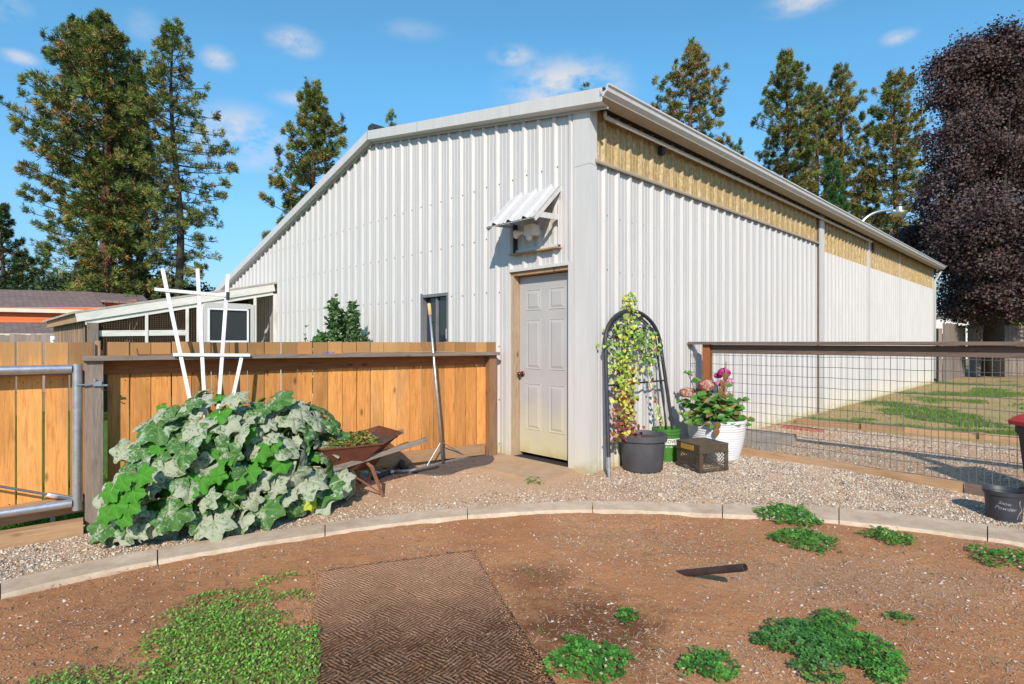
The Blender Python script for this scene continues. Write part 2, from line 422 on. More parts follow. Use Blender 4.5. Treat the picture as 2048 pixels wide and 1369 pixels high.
def M_glass(name='window_glass', c=(.03, .035, .04)):
    m = bpy.data.materials.new(name); nt, p, o = ng(m)
    p.inputs['Base Color'].default_value = rgba(c); p.inputs['Roughness'].default_value = .06; p.inputs['Specular IOR Level'].default_value = .7
    vec, _ = coords(nt, 'Object', (1, 1, 1)); bump(nt, p, noise(nt, vec, 3, 2), .05, .02)
    return m
m_glass = M_glass()

def M_ground(name, cols, chips=None, bs=.5, wet=None):
    m = bpy.data.materials.new(name); nt, p, o = ng(m)
    vec, _ = coords(nt, 'Position', (1, 1, 1), rnd=False)
    f1 = noise(nt, vec, 1.3, 6, .6); f2 = noise(nt, vec, 26, 6, .7); f3 = noise(nt, vec, 120, 4, .7)
    a = ramp(nt, f1, [(.3, cols[0]), (.55, cols[1]), (.75, cols[2])])
    c = mixc(nt, mrange(nt, f2, .38, .68, 0, .55), a, cols[3])
    c = mixc(nt, mrange(nt, f3, .35, .7, 0, .5), c, tuple(x * .55 for x in cols[1]))
    vo = nt.nodes.new('ShaderNodeTexVoronoi'); nt.links.new(vec, vo.inputs['Vector']); vo.inputs['Scale'].default_value = 95
    c = mixc(nt, math_(nt, 'MULTIPLY', mrange(nt, vo.outputs['Distance'], .12, .28, 1, 0), mrange(nt, f2, .45, .6, 0, .9)), c, chips or cols[2])
    if wet:
        for (x, y, rx, ry, amt, wc) in wet:
            mp = nt.nodes.new('ShaderNodeMapping'); mp.inputs['Location'].default_value = (-x / rx, -y / ry, 0); mp.inputs['Scale'].default_value = (1 / rx, 1 / ry, 0)
            gp = nt.nodes.new('ShaderNodeNewGeometry'); nt.links.new(gp.outputs['Position'], mp.inputs['Vector'])
            ln = nt.nodes.new('ShaderNodeVectorMath'); ln.operation = 'LENGTH'; nt.links.new(mp.outputs[0], ln.inputs[0])
            d = math_(nt, 'ADD', ln.outputs['Value'], math_(nt, 'MULTIPLY', noise(nt, vec, 7, 6, .7), 1.6))
            c = mixc(nt, mrange(nt, d, 1.15, 1.75, amt, 0), c, wc)
    nt.links.new(c, p.inputs['Base Color']); p.inputs['Roughness'].default_value = .93; p.inputs['Specular IOR Level'].default_value = .15
    h = math_(nt, 'ADD', math_(nt, 'MULTIPLY', f2, 1.0), math_(nt, 'MULTIPLY', f3, .5))
    bump(nt, p, h, bs, .02)
    return m
m_dirt = M_ground('red_brown_dirt', [(.46, .19, .082), (.58, .27, .118), (.66, .34, .168), (.50, .22, .095)], (.74, .48, .32), .7,
                  wet=[(.35, 2.75, .55, .55, .75, (.085, .030, .014)), (.15, 3.35, .35, .3, .5, (.11, .045, .022)), (-1.9, 2.9, .9, .5, .25, (.15, .07, .05)), (2.1, 3.3, 1.3, .45, .35, (.42, .27, .18))])
m_path = M_ground('sandy_path_soil', [(.52, .31, .18), (.62, .40, .25), (.68, .47, .31), (.54, .34, .205)], (.55, .47, .38), .6)
m_far = M_ground('dry_soil', [(.26, .20, .11), (.34, .26, .15), (.40, .31, .19), (.30, .24, .13)], (.4, .33, .2), .5)
m_lawnsoil = M_ground('dry_lawn_soil', [(.38, .27, .13), (.48, .34, .16), (.54, .40, .21), (.40, .30, .13)], (.5, .45, .25), .6)
m_greenlawn = M_ground('green_lawn_soil', [(.06, .14, .025), (.09, .2, .03), (.14, .24, .05), (.05, .11, .02)], (.16, .3, .07), .6)
def M_conc(name, c1, c2, c3):
    m = bpy.data.materials.new(name); nt, p, o = ng(m)
    vec, _ = coords(nt, 'Position', (1, 1, 1), rnd=False)
    f = noise(nt, vec, 5, 6, .7); f2 = noise(nt, vec, 90, 4, .7)
    c = ramp(nt, f, [(.32, c1), (.52, c2), (.72, c3)]); c = mixc(nt, mrange(nt, f2, .5, .75, 0, .5), c, tuple(x * .6 for x in c2))
    nt.links.new(c, p.inputs['Base Color']); p.inputs['Roughness'].default_value = .9; p.inputs['Specular IOR Level'].default_value = .2
    bump(nt, p, math_(nt, 'ADD', f, f2), .5, .006)
    return m
m_kerb = M_conc('kerb_concrete', (.44, .32, .22), (.57, .43, .31), (.70, .56, .42))
m_slab = M_conc('sandy_concrete', (.40, .265, .165), (.47, .325, .205), (.52, .37, .245))
m_slab2 = M_conc('grey_concrete', (.30, .245, .19), (.38, .31, .25), (.46, .39, .32))

def M_matweave():
    m = bpy.data.materials.new('woven_ground_mat'); nt, p, o = ng(m)
    tc = nt.nodes.new('ShaderNodeTexCoord')
    def lines(rot):
        mp = nt.nodes.new('ShaderNodeMapping'); mp.inputs['Rotation'].default_value = (0, 0, R(rot)); nt.links.new(tc.outputs['Object'], mp.inputs['Vector'])
        w = nt.nodes.new('ShaderNodeTexWave'); nt.links.new(mp.outputs[0], w.inputs['Vector']); w.inputs['Scale'].default_value = 16.5
        w.inputs['Distortion'].default_value = 3.4; w.inputs['Detail'].default_value = 4; w.inputs['Detail Scale'].default_value = 1.6
        return w.outputs['Fac']
    a, b = lines(52), lines(-38)
    mp = nt.nodes.new('ShaderNodeMapping'); mp.inputs['Rotation'].default_value = (0, 0, R(52)); nt.links.new(tc.outputs['Object'], mp.inputs['Vector'])
    ck = nt.nodes.new('ShaderNodeTexChecker'); dn = nt.nodes.new('ShaderNodeTexNoise'); dn.inputs['Scale'].default_value = 5.0; dn.inputs['Detail'].default_value = 4; nt.links.new(tc.outputs['Object'], dn.inputs['Vector'])
    dm = nt.nodes.new('ShaderNodeVectorMath'); dm.operation = 'MULTIPLY_ADD'; dm.inputs[1].default_value = (.22, .22, 0); nt.links.new(dn.outputs['Color'], dm.inputs[0]); nt.links.new(mp.outputs[0], dm.inputs[2])
    nt.links.new(dm.outputs[0], ck.inputs['Vector']); ck.inputs['Scale'].default_value = 7.0
    h = mixc(nt, ck.outputs['Fac'], a, b)
    f = noise(nt, tc.outputs['Object'], 2.2, 5, .6); f2 = noise(nt, tc.outputs['Object'], 60, 5, .75); f4 = noise(nt, tc.outputs['Object'], 9, 5, .7)
    base = ramp(nt, f2, [(.34, (.050, .021, .010)), (.5, (.16, .072, .034)), (.66, (.40, .21, .11))])
    hl = mrange(nt, h, .80, .97, 0, 1)
    base = mixc(nt, math_(nt, 'MULTIPLY', hl, mrange(nt, f4, .44, .64, .0, .7)), base, (.48, .33, .23))
    base = mixc(nt, mrange(nt, h, .0, .3, .3, 0), base, (.03, .015, .009))
    sx = nt.nodes.new('ShaderNodeSeparateXYZ'); nt.links.new(tc.outputs['Object'], sx.inputs[0])
    dusty = math_(nt, 'ADD', sx.outputs[1], math_(nt, 'MULTIPLY', f, 1.0))
    base = mixc(nt, mrange(nt, dusty, 1.45, 2.25, 0, .85), base, (.52, .27, .15))
    nt.links.new(base, p.inputs['Base Color']); p.inputs['Roughness'].default_value = .9; p.inputs['Specular IOR Level'].default_value = .2
    bump(nt, p, math_(nt, 'ADD', h, f2), .9, .008)
    return m
m_weave = M_matweave()

def M_squash(name, green, pale, amt, vein):
    """squash leaf with powdery mildew; local xy is the leaf, y its midrib"""
    m = bpy.data.materials.new(name); nt, p, o = ng(m)
    vec, r = coords(nt, 'Object', (1, 1, 1)); f = noise(nt, vec, 5.0, 6, .78, .4); f2 = noise(nt, vec, 1.6, 3); f3 = noise(nt, vec, 16, 4, .7)
    g = ramp(nt, f3, [(.3, green), (.7, tuple(x * 1.5 for x in green))])
    k = mrange(nt, math_(nt, 'ADD', f, math_(nt, 'MULTIPLY', f2, .5)), .98 - amt, 1.05 - amt, 0, 1)
    c = mixc(nt, k, g, ramp(nt, f3, [(.3, pale), (.7, tuple(x * .78 for x in pale))]))
    a = nt.nodes.new('ShaderNodeAttribute'); a.attribute_name = 'tint'
    sx = nt.nodes.new('ShaderNodeSeparateColor'); nt.links.new(a.outputs['Color'], sx.inputs[0])
    c = mixc(nt, math_(nt, 'MULTIPLY', sx.outputs[0], .75), c, vein)
    nt.links.new(c, p.inputs['Base Color']); p.inputs['Roughness'].default_value = .7; p.inputs['Specular IOR Level'].default_value = .25
    t = nt.nodes.new('ShaderNodeBsdfTranslucent'); nt.links.new(mixc(nt, 1.0, c, (.9, 1.2, .35), 'MULTIPLY'), t.inputs['Color'])
    mx = nt.nodes.new('ShaderNodeMixShader'); mx.inputs[0].default_value = .14
    nt.links.new(p.outputs[0], mx.inputs[1]); nt.links.new(t.outputs[0], mx.inputs[2]); nt.links.new(mx.outputs[0], o.inputs['Surface'])
    bump(nt, p, f, .35, .02)
    return m
m_sq_pale = M_squash('mildewed_leaf', (.05, .13, .03), (.45, .47, .35), .33, (.40, .46, .28))
m_sq_mid = M_squash('speckled_leaf', (.045, .13, .025), (.42, .48, .37), .20, (.22, .34, .12))
m_sq_green = M_squash('fresh_green_leaf', (.05, .19, .018), (.2, .4, .1), -.3, (.12, .40, .03))
m_sq_yellow = M_squash('yellowing_leaf', (.45, .50, .04), (.55, .55, .2), .0, (.5, .5, .1))
def M_leaf(name, c1, c2, tr=.15):
    m = bpy.data.materials.new(name); nt, p, o = ng(m)
    vec, r = coords(nt, 'Object', (1, 1, 1))
    c = mixc(nt, noise(nt, vec, 3, 3), c1, c2)
    c = mixc(nt, 1.0, c, ramp(nt, r, [(0, (.65, .65, .65)), (1, (1.35, 1.3, 1.2))]), 'MULTIPLY')
    nt.links.new(c, p.inputs['Base Color']); p.inputs['Roughness'].default_value = .45
    t = nt.nodes.new('ShaderNodeBsdfTranslucent'); nt.links.new(c, t.inputs['Color'])
    mx = nt.nodes.new('ShaderNodeMixShader'); mx.inputs[0].default_value = tr
    nt.links.new(p.outputs[0], mx.inputs[1]); nt.links.new(t.outputs[0], mx.inputs[2]); nt.links.new(mx.outputs[0], o.inputs['Surface'])
    return m
#MARK1

# ------------------------------------------------------------------ kerb line (drives the regions of the ground)
KERB = [(-330, 1265, 1312), (-160, 1212, 1250), (0, 1163, 1193), (315, 1097, 1124), (650, 1047, 1069), (935, 1015, 1034), (1185, 1003, 1022),
        (1445, 1009, 1031), (1678, 1016, 1044), (1975, 1050, 1078), (2160, 1078, 1112), (2400, 1122, 1165)]
KO = [G(a, b, .02) for a, b, c in KERB]; KI = [G(a, c, .02) for a, b, c in KERB]
def smooth(P, n=6):
    out = []
    for i in range(len(P) - 1):
        p0 = P[max(i - 1, 0)]; p1 = P[i]; p2 = P[i + 1]; p3 = P[min(i + 2, len(P) - 1)]
        for k in range(n):
            t = k / n
            out.append(.5 * ((2 * p1) + (p2 - p0) * t + (2 * p0 - 5 * p1 + 4 * p2 - p3) * t * t + (3 * p1 - p0 - 3 * p2 + p3) * t ** 3))
    out.append(P[-1]); return out
KOs, KIs = smooth(KO), smooth(KI)
def kerb_y(x, P=KOs):
    xs = [p.x for p in P]; ys = [p.y for p in P]
    return float(np.interp(x, xs, ys))

# ------------------------------------------------------------------ ground sheets
def sheet(name, x0, x1, y0, y1, step, keep, dz, mat, amp=.006):
    nx = int((x1 - x0) / step) + 1; ny = int((y1 - y0) / step) + 1
    V = []; idx = {}
    for j in range(ny):
        for i in range(nx):
            x = x0 + i * step; y = y0 + j * step
            V.append((x, y, gz(x, y) + dz + amp * (mnoise.noise(Vector((x * 3, y * 3, 0))) + .5 * mnoise.noise(Vector((x * 11, y * 11, 3))) + .3 * mnoise.noise(Vector((x * 27, y * 27, 6))))))
    F = []
    for j in range(ny - 1):
        for i in range(nx - 1):
            cx = x0 + (i + .5) * step; cy = y0 + (j + .5) * step
            if keep(cx, cy): F.append((j * nx + i, j * nx + i + 1, (j + 1) * nx + i + 1, (j + 1) * nx + i))
    me = bulk_mesh(name, np.array(V), np.array(F), mat, smooth=True, k=4)
    return tag(link(name, me), kind='structure')
def gd(x, y): return gz(x, y) + (.013 * (mnoise.noise(Vector((x * 3, y * 3, 0))) + .5 * mnoise.noise(Vector((x * 11, y * 11, 3))) + .3 * mnoise.noise(Vector((x * 27, y * 27, 6)))) if y < kerb_y(x) else 0)
b = MB()
ys = [-60, -5, 0, 3, 4.2, 4.5, 4.8, 5.1, 5.4, 5.7, 6.0, 7, 10, 14, 20, 30, 60, 120, 400]
for y in ys:
    b.v.append((-400, y, gz(0, y) - .035)); b.v.append((400, y, gz(0, y) - .035))
for i in range(len(ys) - 1): b.f.append((2 * i, 2 * i + 1, 2 * i + 3, 2 * i + 2)); b.mi.append(0)
tag(b.build('ground', m_far, origin=Vector((0, 0, 0))), kind='structure')
kmid = [(a + c) / 2 for a, c in zip(KOs, KIs)]
sheet('dirt_yard', -4.2, 5.6, 0.8, 5.4, .035, lambda x, y: y < kerb_y(x, kmid), 0, m_dirt, .013)

# barn axes
GD = V3(-.695, .719, 0); GN = V3(-.719, -.695, 0)       # along the gable, out of the gable
SD = V3(.719, .695, 0); SN = V3(.695, -.719, 0)         # along the side wall, out of the side wall
C0 = V3(.78, 5.62, 0)
def gp(t, z, o=0.0): return C0 + GD * t + GN * o + UP * z
def sp(u, z, o=0.0): return C0 + SD * u + SN * o + UP * z
FD = V3(.79, .613, 0).normalized(); FN = V3(.613, -.79, 0).normalized(); F0 = V3(-2.5, 4.79, 0)
def fp(s, z, o=0.0): return F0 + FD * s + FN * o + UP * z
def t_at(px, o=0.0, z=None, base=C0, d=GD, n=GN):
    r = (px - CX) / FPX
    A = base + n * o
    return (r * A.y - A.x) / (d.x - r * d.y)
def z_at(px, py, o, base=C0, d=GD, n=GN):
    t = t_at(px, o, None, base, d, n); Y = (base + n * o + d * t).y
    return t, CAMZ + (CY - py) / FPX * Y
def on_g(px, py, o=0.0): t, z = z_at(px, py, o); return gp(t, z, o)
def on_f(px, py, o=0.0): t, z = z_at(px, py, o, F0, FD, FN); return fp(t, z, o)
# right fence line: from the side wall, square to it
RD = V3(.695, -.719, 0).normalized(); RN = V3(-.719, -.695, 0).normalized(); R0 = V3(2.26, 7.05, 0)
def rp(s, z, o=0.0): return R0 + RD * s + RN * o + UP * z

def in_path(x, y):
    if y < kerb_y(x, kmid): return False
    p = V3(x, y, 0)
    q = p - C0
    if q.dot(GN) < -.05 and q.dot(SN) < -.05: return False            # inside the barn
    if (p - F0).dot(FN) < -.12 and q.dot(SN) < 0 and x < -.1: return False  # behind the left fence
    if q.dot(SD) > 5.0: return False
    return True
sheet('gravel_path', -4.6, 8.6, 2.4, 9.6, .07, in_path, .004, m_path, .006)
# lawn behind the right fence and lawn behind the left fence
TA, TB = G(1592, 848), G(2025, 884)
TD = (TB - TA).normalized(); TN = V3(-TD.y, TD.x, 0)
sheet('lawn', 3.5, 19, 6.5, 21, .35, lambda x, y: (V3(x, y, 0) - C0).dot(SD) > 5.0, .002, m_lawnsoil, .015)
sheet('lawn_behind_fence', -9, .5, 3.5, 15, .3, lambda x, y: (V3(x, y, 0) - F0).dot(FN) < .1 and (V3(x, y, 0) - C0).dot(GN) > -.1, .0, m_greenlawn, .01)

# kerb: poured concrete edging, one piece between joints
kb = grouping('kerb', (0, 4, -.1))
n = 6
for i in range(len(KERB) - 1):
    mb = MB(); ro = KOs[i * n:(i + 1) * n + 1]; ri = KIs[i * n:(i + 1) * n + 1]
    g = .004
    dvec = (ro[1] - ro[0]).normalized() * g; ro = [ro[0] + dvec] + ro[1:-1] + [ro[-1] - dvec]; ri = [ri[0] + dvec] + ri[1:-1] + [ri[-1] - dvec]
    prof = []
    for k, (a, c) in enumerate(zip(ro, ri)):
        w = (c - a); w.z = 0; w.normalize()
        jz = .004 * mnoise.noise(a * 4); jj = .010 * mnoise.noise(c * 6)
        base = a.z
        prof.append([a + V3(0, 0, -.08), a + V3(0, 0, -.008 + jz), a + w * .012 + V3(0, 0, jz + .004), c - w * (.02 + jj) + V3(0, 0, jz + .004), c - w * jj + V3(0, 0, -.012), c + w * (.012 + jj) + V3(0, 0, -.08)])
    b0 = 0
    vs = [p for r_ in prof for p in r_]; m6 = 6
    fs = [(k * m6 + q, k * m6 + q + 1, (k + 1) * m6 + q + 1, (k + 1) * m6 + q) for k in range(len(prof) - 1) for q in range(5)]
    fs += [tuple(range(6)), tuple((len(prof) - 1) * 6 + q for q in range(5, -1, -1))]
    mb.add(vs, [tuple(reversed(f)) for f in fs])
    mb.build('kerb_segment', m_kerb, kb)

# loose stones and chips
def stones(name, pts, sizes, cols, mat, parent=None, kind='stuff', flat=.6):
    n = len(pts); base = np.array([(1, 0, 0), (0, 1, 0), (-1, 0, 0), (0, -1, 0), (0, 0, 1), (0, 0, -1)], dtype=np.float64)
    F = np.array([(0, 1, 4), (1, 2, 4), (2, 3, 4), (3, 0, 4), (1, 0, 5), (2, 1, 5), (3, 2, 5), (0, 3, 5)])
    jit = 1 + rng.uniform(-.35, .35, (n, 6, 1)); V = base[None] * jit
    V[:, :, 2] *= flat
    V += rng.uniform(-.15, .15, (n, 6, 3))
    a = rng.uniform(0, 2 * np.pi, n); ca, sa = np.cos(a)[:, None], np.sin(a)[:, None]
    st = rng.uniform(.7, 1.4, n)[:, None]
    x = V[:, :, 0] * st; y = V[:, :, 1] / st
    X = x * ca - y * sa; Y = x * sa + y * ca
    tl = rng.uniform(-.5, .5, n)[:, None]; Z = V[:, :, 2] + X * tl
    V = np.stack([X, Y, Z], -1) * sizes[:, None, None] + pts[:, None, :]
    FF = (F[None] + (np.arange(n) * 6)[:, None, None]).reshape(-1, 3)
    me = bulk_mesh(name, V.reshape(-1, 3), FF, mat, np.repeat(cols, 6, axis=0))
    return tag(link(name, me, None, parent), kind=kind)
def scatter(n, x0, x1, y0, y1, keep, dens=None):
    out = []
    while len(out) < n:
        x = random.uniform(x0, x1); y = random.uniform(y0, y1)
        if not keep(x, y): continue
        if dens and random.random() > dens(x, y): continue
        out.append((x, y))
    return out
gravel_pal = 1.22 * np.array([(.42, .36, .29), (.28, .24, .20), (.50, .43, .35), (.54, .49, .41), (.40, .28, .20), (.48, .35, .25), (.20, .18, .16), (.56, .51, .44), (.44, .37, .29), (.13, .11, .10)])
def dens_path(x, y):
    # gravel lies thick on the right and at far left, thin where feet wear the soil by the door
    t = 1 / (1 + math.exp(-(x - .95 - .35 * mnoise.noise(Vector((x * 2, y * 2, 1)))) * 4))
    l = 1 / (1 + math.exp((x + 1.55 + .3 * mnoise.noise(Vector((x * 2, y * 2, 5)))) * 5))
    k = kerb_y(x); e = math.exp(-max(0, y - k) * 3.2) * .8
    d = max(t, l, e, .16)
    q = V3(x, y, 0) - C0
    if q.dot(SD) > 2.0: d *= .45 * max(.12, .7 + 1.1 * mnoise.noise(Vector((x * 1.3, y * 1.3, 9))))
    return d
def keep_path(x, y):
    if not in_path(x, y) or y < kerb_y(x) + .01: return False
    q = V3(x, y, 0) - C0
    if q.dot(GN) > 0 and q.dot(SN) < -.02 and q.dot(GD) < 1.45 and q.dot(GN) < .75: return False
    if q.dot(SN) < .03 and q.dot(GN) < 0: return False
    if (V3(x, y, 0) - TA).dot(TN) > -.03 and x > 3.9: return False
    return y < 9 and abs(x) < 8 and abs(x / y) < 1.0
P = scatter(84000, -4.2, 7.2, 3.0, 8.9, keep_path, dens_path)
P = np.array([(x, y, gz(x, y) + .006) for x, y in P])
sz = np.clip(rng.lognormal(math.log(.0052), .42, len(P)), .003, .017)
stones('gravel', P, sz, gravel_pal[rng.integers(0, len(gravel_pal), len(P))] * rng.uniform(.8, 1.25, (len(P), 1)), m_stone)
P = scatter(26000, -3.6, 4.6, 1.9, 5.0, lambda x, y: y < kerb_y(x, KIs) - .02 and abs(x / y) < 1.0, lambda x, y: max(.08, .35 + .9 * mnoise.noise(Vector((x * 1.1, y * 1.1, 2))) + (.25 if x > .3 else 0)))
P = np.array([(x, y, gd(x, y) + .002) for x, y in P])
sz = np.clip(rng.lognormal(math.log(.0033), .5, len(P)), .0016, .017)
dp = np.array([(.42, .25, .17), (.50, .33, .24), (.30, .17, .11), (.58, .44, .34), (.36, .22, .16), (.24, .14, .10), (.50, .40, .33)])
stones('dirt_pebbles', P, sz, dp[rng.integers(0, len(dp), len(P))] * rng.uniform(.75, 1.2, (len(P), 1)), m_stone, flat=.4)
P = scatter(420, -2.8, 3.6, 2.0, 4.8, lambda x, y: y < kerb_y(x, KIs) - .05 and abs(x / y) < .95 and not (-1.2 < x < .2 and y < 3.7), lambda x, y: .9 if x > .3 else .35)
P = np.array([(x, y, gd(x, y) + .003) for x, y in P]); stones('stone_chips', P, rng.uniform(.005, .013, len(P)), np.array([(.62, .46, .38), (.50, .42, .40), (.68, .56, .46), (.42, .26, .17)])[rng.integers(0, 4, len(P))], m_stone, flat=.35)
# dry straw and wood chips on the dirt
def straws(name, pts, L, w, cols):
    n = len(pts); a = rng.uniform(0, 2 * np.pi, n); d = np.stack([np.cos(a), np.sin(a), rng.uniform(-.05, .25, n)], -1); s = np.stack([-np.sin(a), np.cos(a), np.zeros(n)], -1)
    A = pts - d * L[:, None] / 2; B = pts + d * L[:, None] / 2
    V = np.stack([A - s * w[:, None], A + s * w[:, None], B + s * w[:, None] * .6, B - s * w[:, None] * .6], 1).reshape(-1, 3)
    F = (np.arange(n)[:, None] * 4 + np.array([0, 1, 2, 3])[None])
    return tag(link(name, bulk_mesh(name, V, F, m_stone, np.repeat(cols, 4, axis=0), k=4)), kind='stuff')
P = scatter(15000, -3.2, 4.6, 2.0, 4.9, lambda x, y: y < kerb_y(x, KIs) - .02 and abs(x / y) < 1.0, lambda x, y: max(.05, .3 + 1.0 * mnoise.noise(Vector((x * .9 + 4, y * .9, 2))) + (.3 if x > .2 else -.1)))
P = np.array([(x, y, gd(x, y) + .004) for x, y in P])
sc_ = np.array([(.62, .50, .33), (.48, .34, .22), (.34, .20, .13), (.55, .44, .33)])
straws('straw_litter', P, rng.uniform(.008, .045, len(P)), rng.uniform(.0007, .0018, len(P)), sc_[rng.integers(0, 4, len(P))])

# ------------------------------------------------------------------ the barn
barn = thing('metal_barn', C0 + UP * -.05, 'white ribbed steel barn with yellowed fibreglass strip under the eave', 'barn')
def roof_z(t): return 3.80 + .179 * t if t < 4.2 else 3.80 + .179 * 4.2 - .256 * (t - 4.2)
PITCH = .2286
def rib_profile(a, b, phase=0.0):
    """(position, outset) of a ribbed sheet between a and b"""
    pts = []
    k0 = int(math.floor((a - phase) / PITCH)) - 1; k1 = int(math.ceil((b - phase) / PITCH)) + 1
    for k in range(k0, k1 + 1):
        c = phase + k * PITCH
        pts += [(c - .040, 0), (c - .014, .029), (c + .014, .029), (c + .040, 0)]
        for m in (PITCH * .36, PITCH * .64):
            pts += [(c + m - .010, 0), (c + m - .004, .0045), (c + m + .004, .0045), (c + m + .010, 0)]
    ax_, ao_ = [p[0] for p in pts], [p[1] for p in pts]; ea, eb = float(np.interp(a, ax_, ao_)), float(np.interp(b, ax_, ao_))
    pts = [p for p in pts if a < p[0] < b]
    return [(a, ea)] + pts + [(b, eb)]
def wave_profile(a, b, pitch=PITCH, amp=.034):
    n = int((b - a) / pitch * 8); return [(a + (b - a) * i / n, amp * (.5 + .5 * math.cos(2 * math.pi * ((b - a) * i / n) / pitch))) for i in range(n + 1)]
def sheet_panel(name, pf, prof, zlo, zhi, mat, holes=(), off=0.0, parent=None, smooth=False):
    """pf(t,z,o) maps wall coordinates to the world; zlo,zhi functions of t; holes (t0,t1,z0,z1)"""
    mb = MB()
    pr = list(prof)
    for (h0, h1, _, _) in holes:
        for e in (h0, h1):
            xs = [p[0] for p in pr]; os_ = [p[1] for p in pr]
            if xs[0] < e < xs[-1] and min(abs(e - x) for x in xs) > 1e-5: pr.append((e, float(np.interp(e, xs, os_)))); pr.sort()
    for (x0, o0), (x1, o1) in zip(pr[:-1], pr[1:]):
        mid = (x0 + x1) / 2; segs = [(0.0, 1.0, None)]
        lo0, lo1, hi0, hi1 = zlo(x0), zlo(x1), zhi(x0), zhi(x1)
        cuts = [h for h in holes if h[0] < mid < h[1]]
        ivs = []
        if cuts:
            h = cuts[0]
            if h[2] > lo0 + .01: ivs.append((lo0, lo1, h[2], h[2]))
            if h[3] < hi0: ivs.append((h[3], h[3], hi0, hi1))
        else: ivs = [(lo0, lo1, hi0, hi1)]
        for (a0, a1, b0, b1) in ivs:
            mb.add([pf(x0, a0, o0 + off), pf(x1, a1, o1 + off), pf(x1, b1, o1 + off), pf(x0, b0, o0 + off)], [(0, 1, 2, 3)])
    o = mb.build(name, mat, parent)
    return o
DOOR = (.25, 1.155, -.2, 2.115); WIN = (2.29, 2.91, 1.24, 1.95)
wl = .9144; t = .10
while t < 14.0:
    t1 = min(t + wl, 14.0)
    hl = [h for h in (DOOR, WIN) if h[0] < t1 and h[1] > t]
    cutp = [t, t1] if not (t < 4.2 < t1) else [t, 4.2, t1]
    pr = rib_profile(t, t1)
    if t < 4.2 < t1: pr = sorted(pr + [(4.2, 0)])
    sheet_panel('wall_panel', gp, pr, lambda x: -.06, lambda x: roof_z(x) - .10, m_white, hl, parent=barn)
    t = t1
u = .04
while u < 6.84:
    u1 = min(u + wl, 6.84)
    sheet_panel('side_panel', sp, rib_profile(u, u1, .02), lambda x: -.06, lambda x: 3.14, m_white, parent=barn)
    sheet_panel('fibreglass_panel', sp, rib_profile(u, u1, .02), lambda x: 3.12, lambda x: 3.74, m_fibre, parent=barn, off=-.006)
    u = u1
secs = [(7.12, 10.29), (10.40, 13.4), (13.44, 18.1)]
for (a, b_) in secs:
    u = a
    while u < b_ - .05:
        u1 = min(u + wl, b_) if b_ - u > 1.2 else b_
        sheet_panel('side_panel', sp, [(p_, o_ * 1.35) for p_, o_ in rib_profile(u, u1, .05)], lambda x: -.06, lambda x: 3.03, m_white, parent=barn, off=-.01)
        sheet_panel('fibreglass_panel', sp, [(p_, o_ * 1.35) for p_, o_ in rib_profile(u, u1, .05)], lambda x: 3.00, lambda x: 3.70, m_fibre, parent=barn, off=-.018)
        u = u1
def gbox(name, t0, t1, z0, z1, o0, o1, mat, parent=barn, pf=gp):
    mb = MB(); mb.hexa([pf(t0, z0, o0), pf(t1, z0, o0), pf(t1, z0, o1), pf(t0, z0, o1), pf(t0, z1, o0), pf(t1, z1, o0), pf(t1, z1, o1), pf(t0, z1, o1)])
    return mb.build(name, mat, parent)
# corner trim: two faces bent round the corner, upper and lower piece
for (z0, z1, e) in ((-.07, 3.13, 0), (3.10, 3.70, .003)):
    mb = MB(); w = .026 + e
    A = [gp(.165, 0, .002), gp(.165, 0, w), gp(.145, 0, w), gp(-w, 0, w), sp(.095, 0, w), sp(.115, 0, w * .4), sp(.115, 0, .002)]
    vs = [p + UP * z0 for p in A] + [p + UP * z1 for p in A]; k = len(A)
    mb.add(vs, [(i, i + 1, k + i + 1, k + i) for i in range(k - 1)])
    mb.build('corner_trim', m_trim, barn)
gbox('trim_strip', .168, .184, -.06, 3.68, .0, .03, m_trim)
# seam strips of the side wall
gbox('seam_strip', 6.84, 6.875, -.06, 3.72, -.01, .03, m_darkcap, pf=sp)
gbox('seam_strip', 6.89, 7.12, -.06, 3.72, -.02, .045, m_trim, pf=sp)
gbox('seam_strip', 10.29, 10.40, -.06, 3.72, -.02, .03, m_trim, pf=sp)
gbox('seam_strip', 13.40, 13.44, -.06, 3.72, -.02, .02, m_trim, pf=sp)
gbox('corner_trim', 18.06, 18.16, -.06, 3.70, -.12, .02, m_trim, pf=sp)
m_soffit = M_simple('tan_soffit', (.36, .31, .25), (.31, .27, .215), 4, .6)
# flashing under the fibreglass
mb = MB()
a = [(.06, 3.165, 0), (.06, 3.165, .03), (.06, 3.135, .055), (.06, 3.118, .05)]
vs = [sp(*p) for p in a] + [sp(6.84, p[1], p[2]) for p in a]
mb.add(vs, [(i, i + 4, i + 5, i + 1) for i in range(3)] + [(0, 1, 2, 3)])
mb.build('flashing', m_soffit, barn)
# roof sheets, rake fascia, eave gutter
mb = MB()
def slab(mb, t0, t1, u0, u1, thick=.05):
    z0, z1 = roof_z(t0), roof_z(t1)
    f = lambda t, u, dz: C0 + GD * t + SD * u + UP * (3.80 + (roof_z(t) - 3.80) + dz)
    mb.hexa([f(t0, u0, -thick), f(t0, u1, -thick), f(t1, u1, -thick), f(t1, u0, -thick), f(t0, u0, 0), f(t0, u1, 0), f(t1, u1, 0), f(t1, u0, 0)])
slab(mb, -.235, 4.2, -.10, 18.22); mb.build('roof', m_roof, barn)
mb = MB(); slab(mb, 4.2001, 14.15, -.10, 18.22); mb.build('roof', m_roof, barn)
mb = MB()
for k in range(0, 19):
    for (a_, b_) in ((-.16, 4.2), (4.2, 14.15)):
        z = lambda t: UP * (roof_z(t) + .012)
        mb.tube([C0 + GD * a_ + SD * (k + .3) + z(a_), C0 + GD * (b_ - .02) + SD * (k + .3) + z(b_ - .02)], .018, 4)
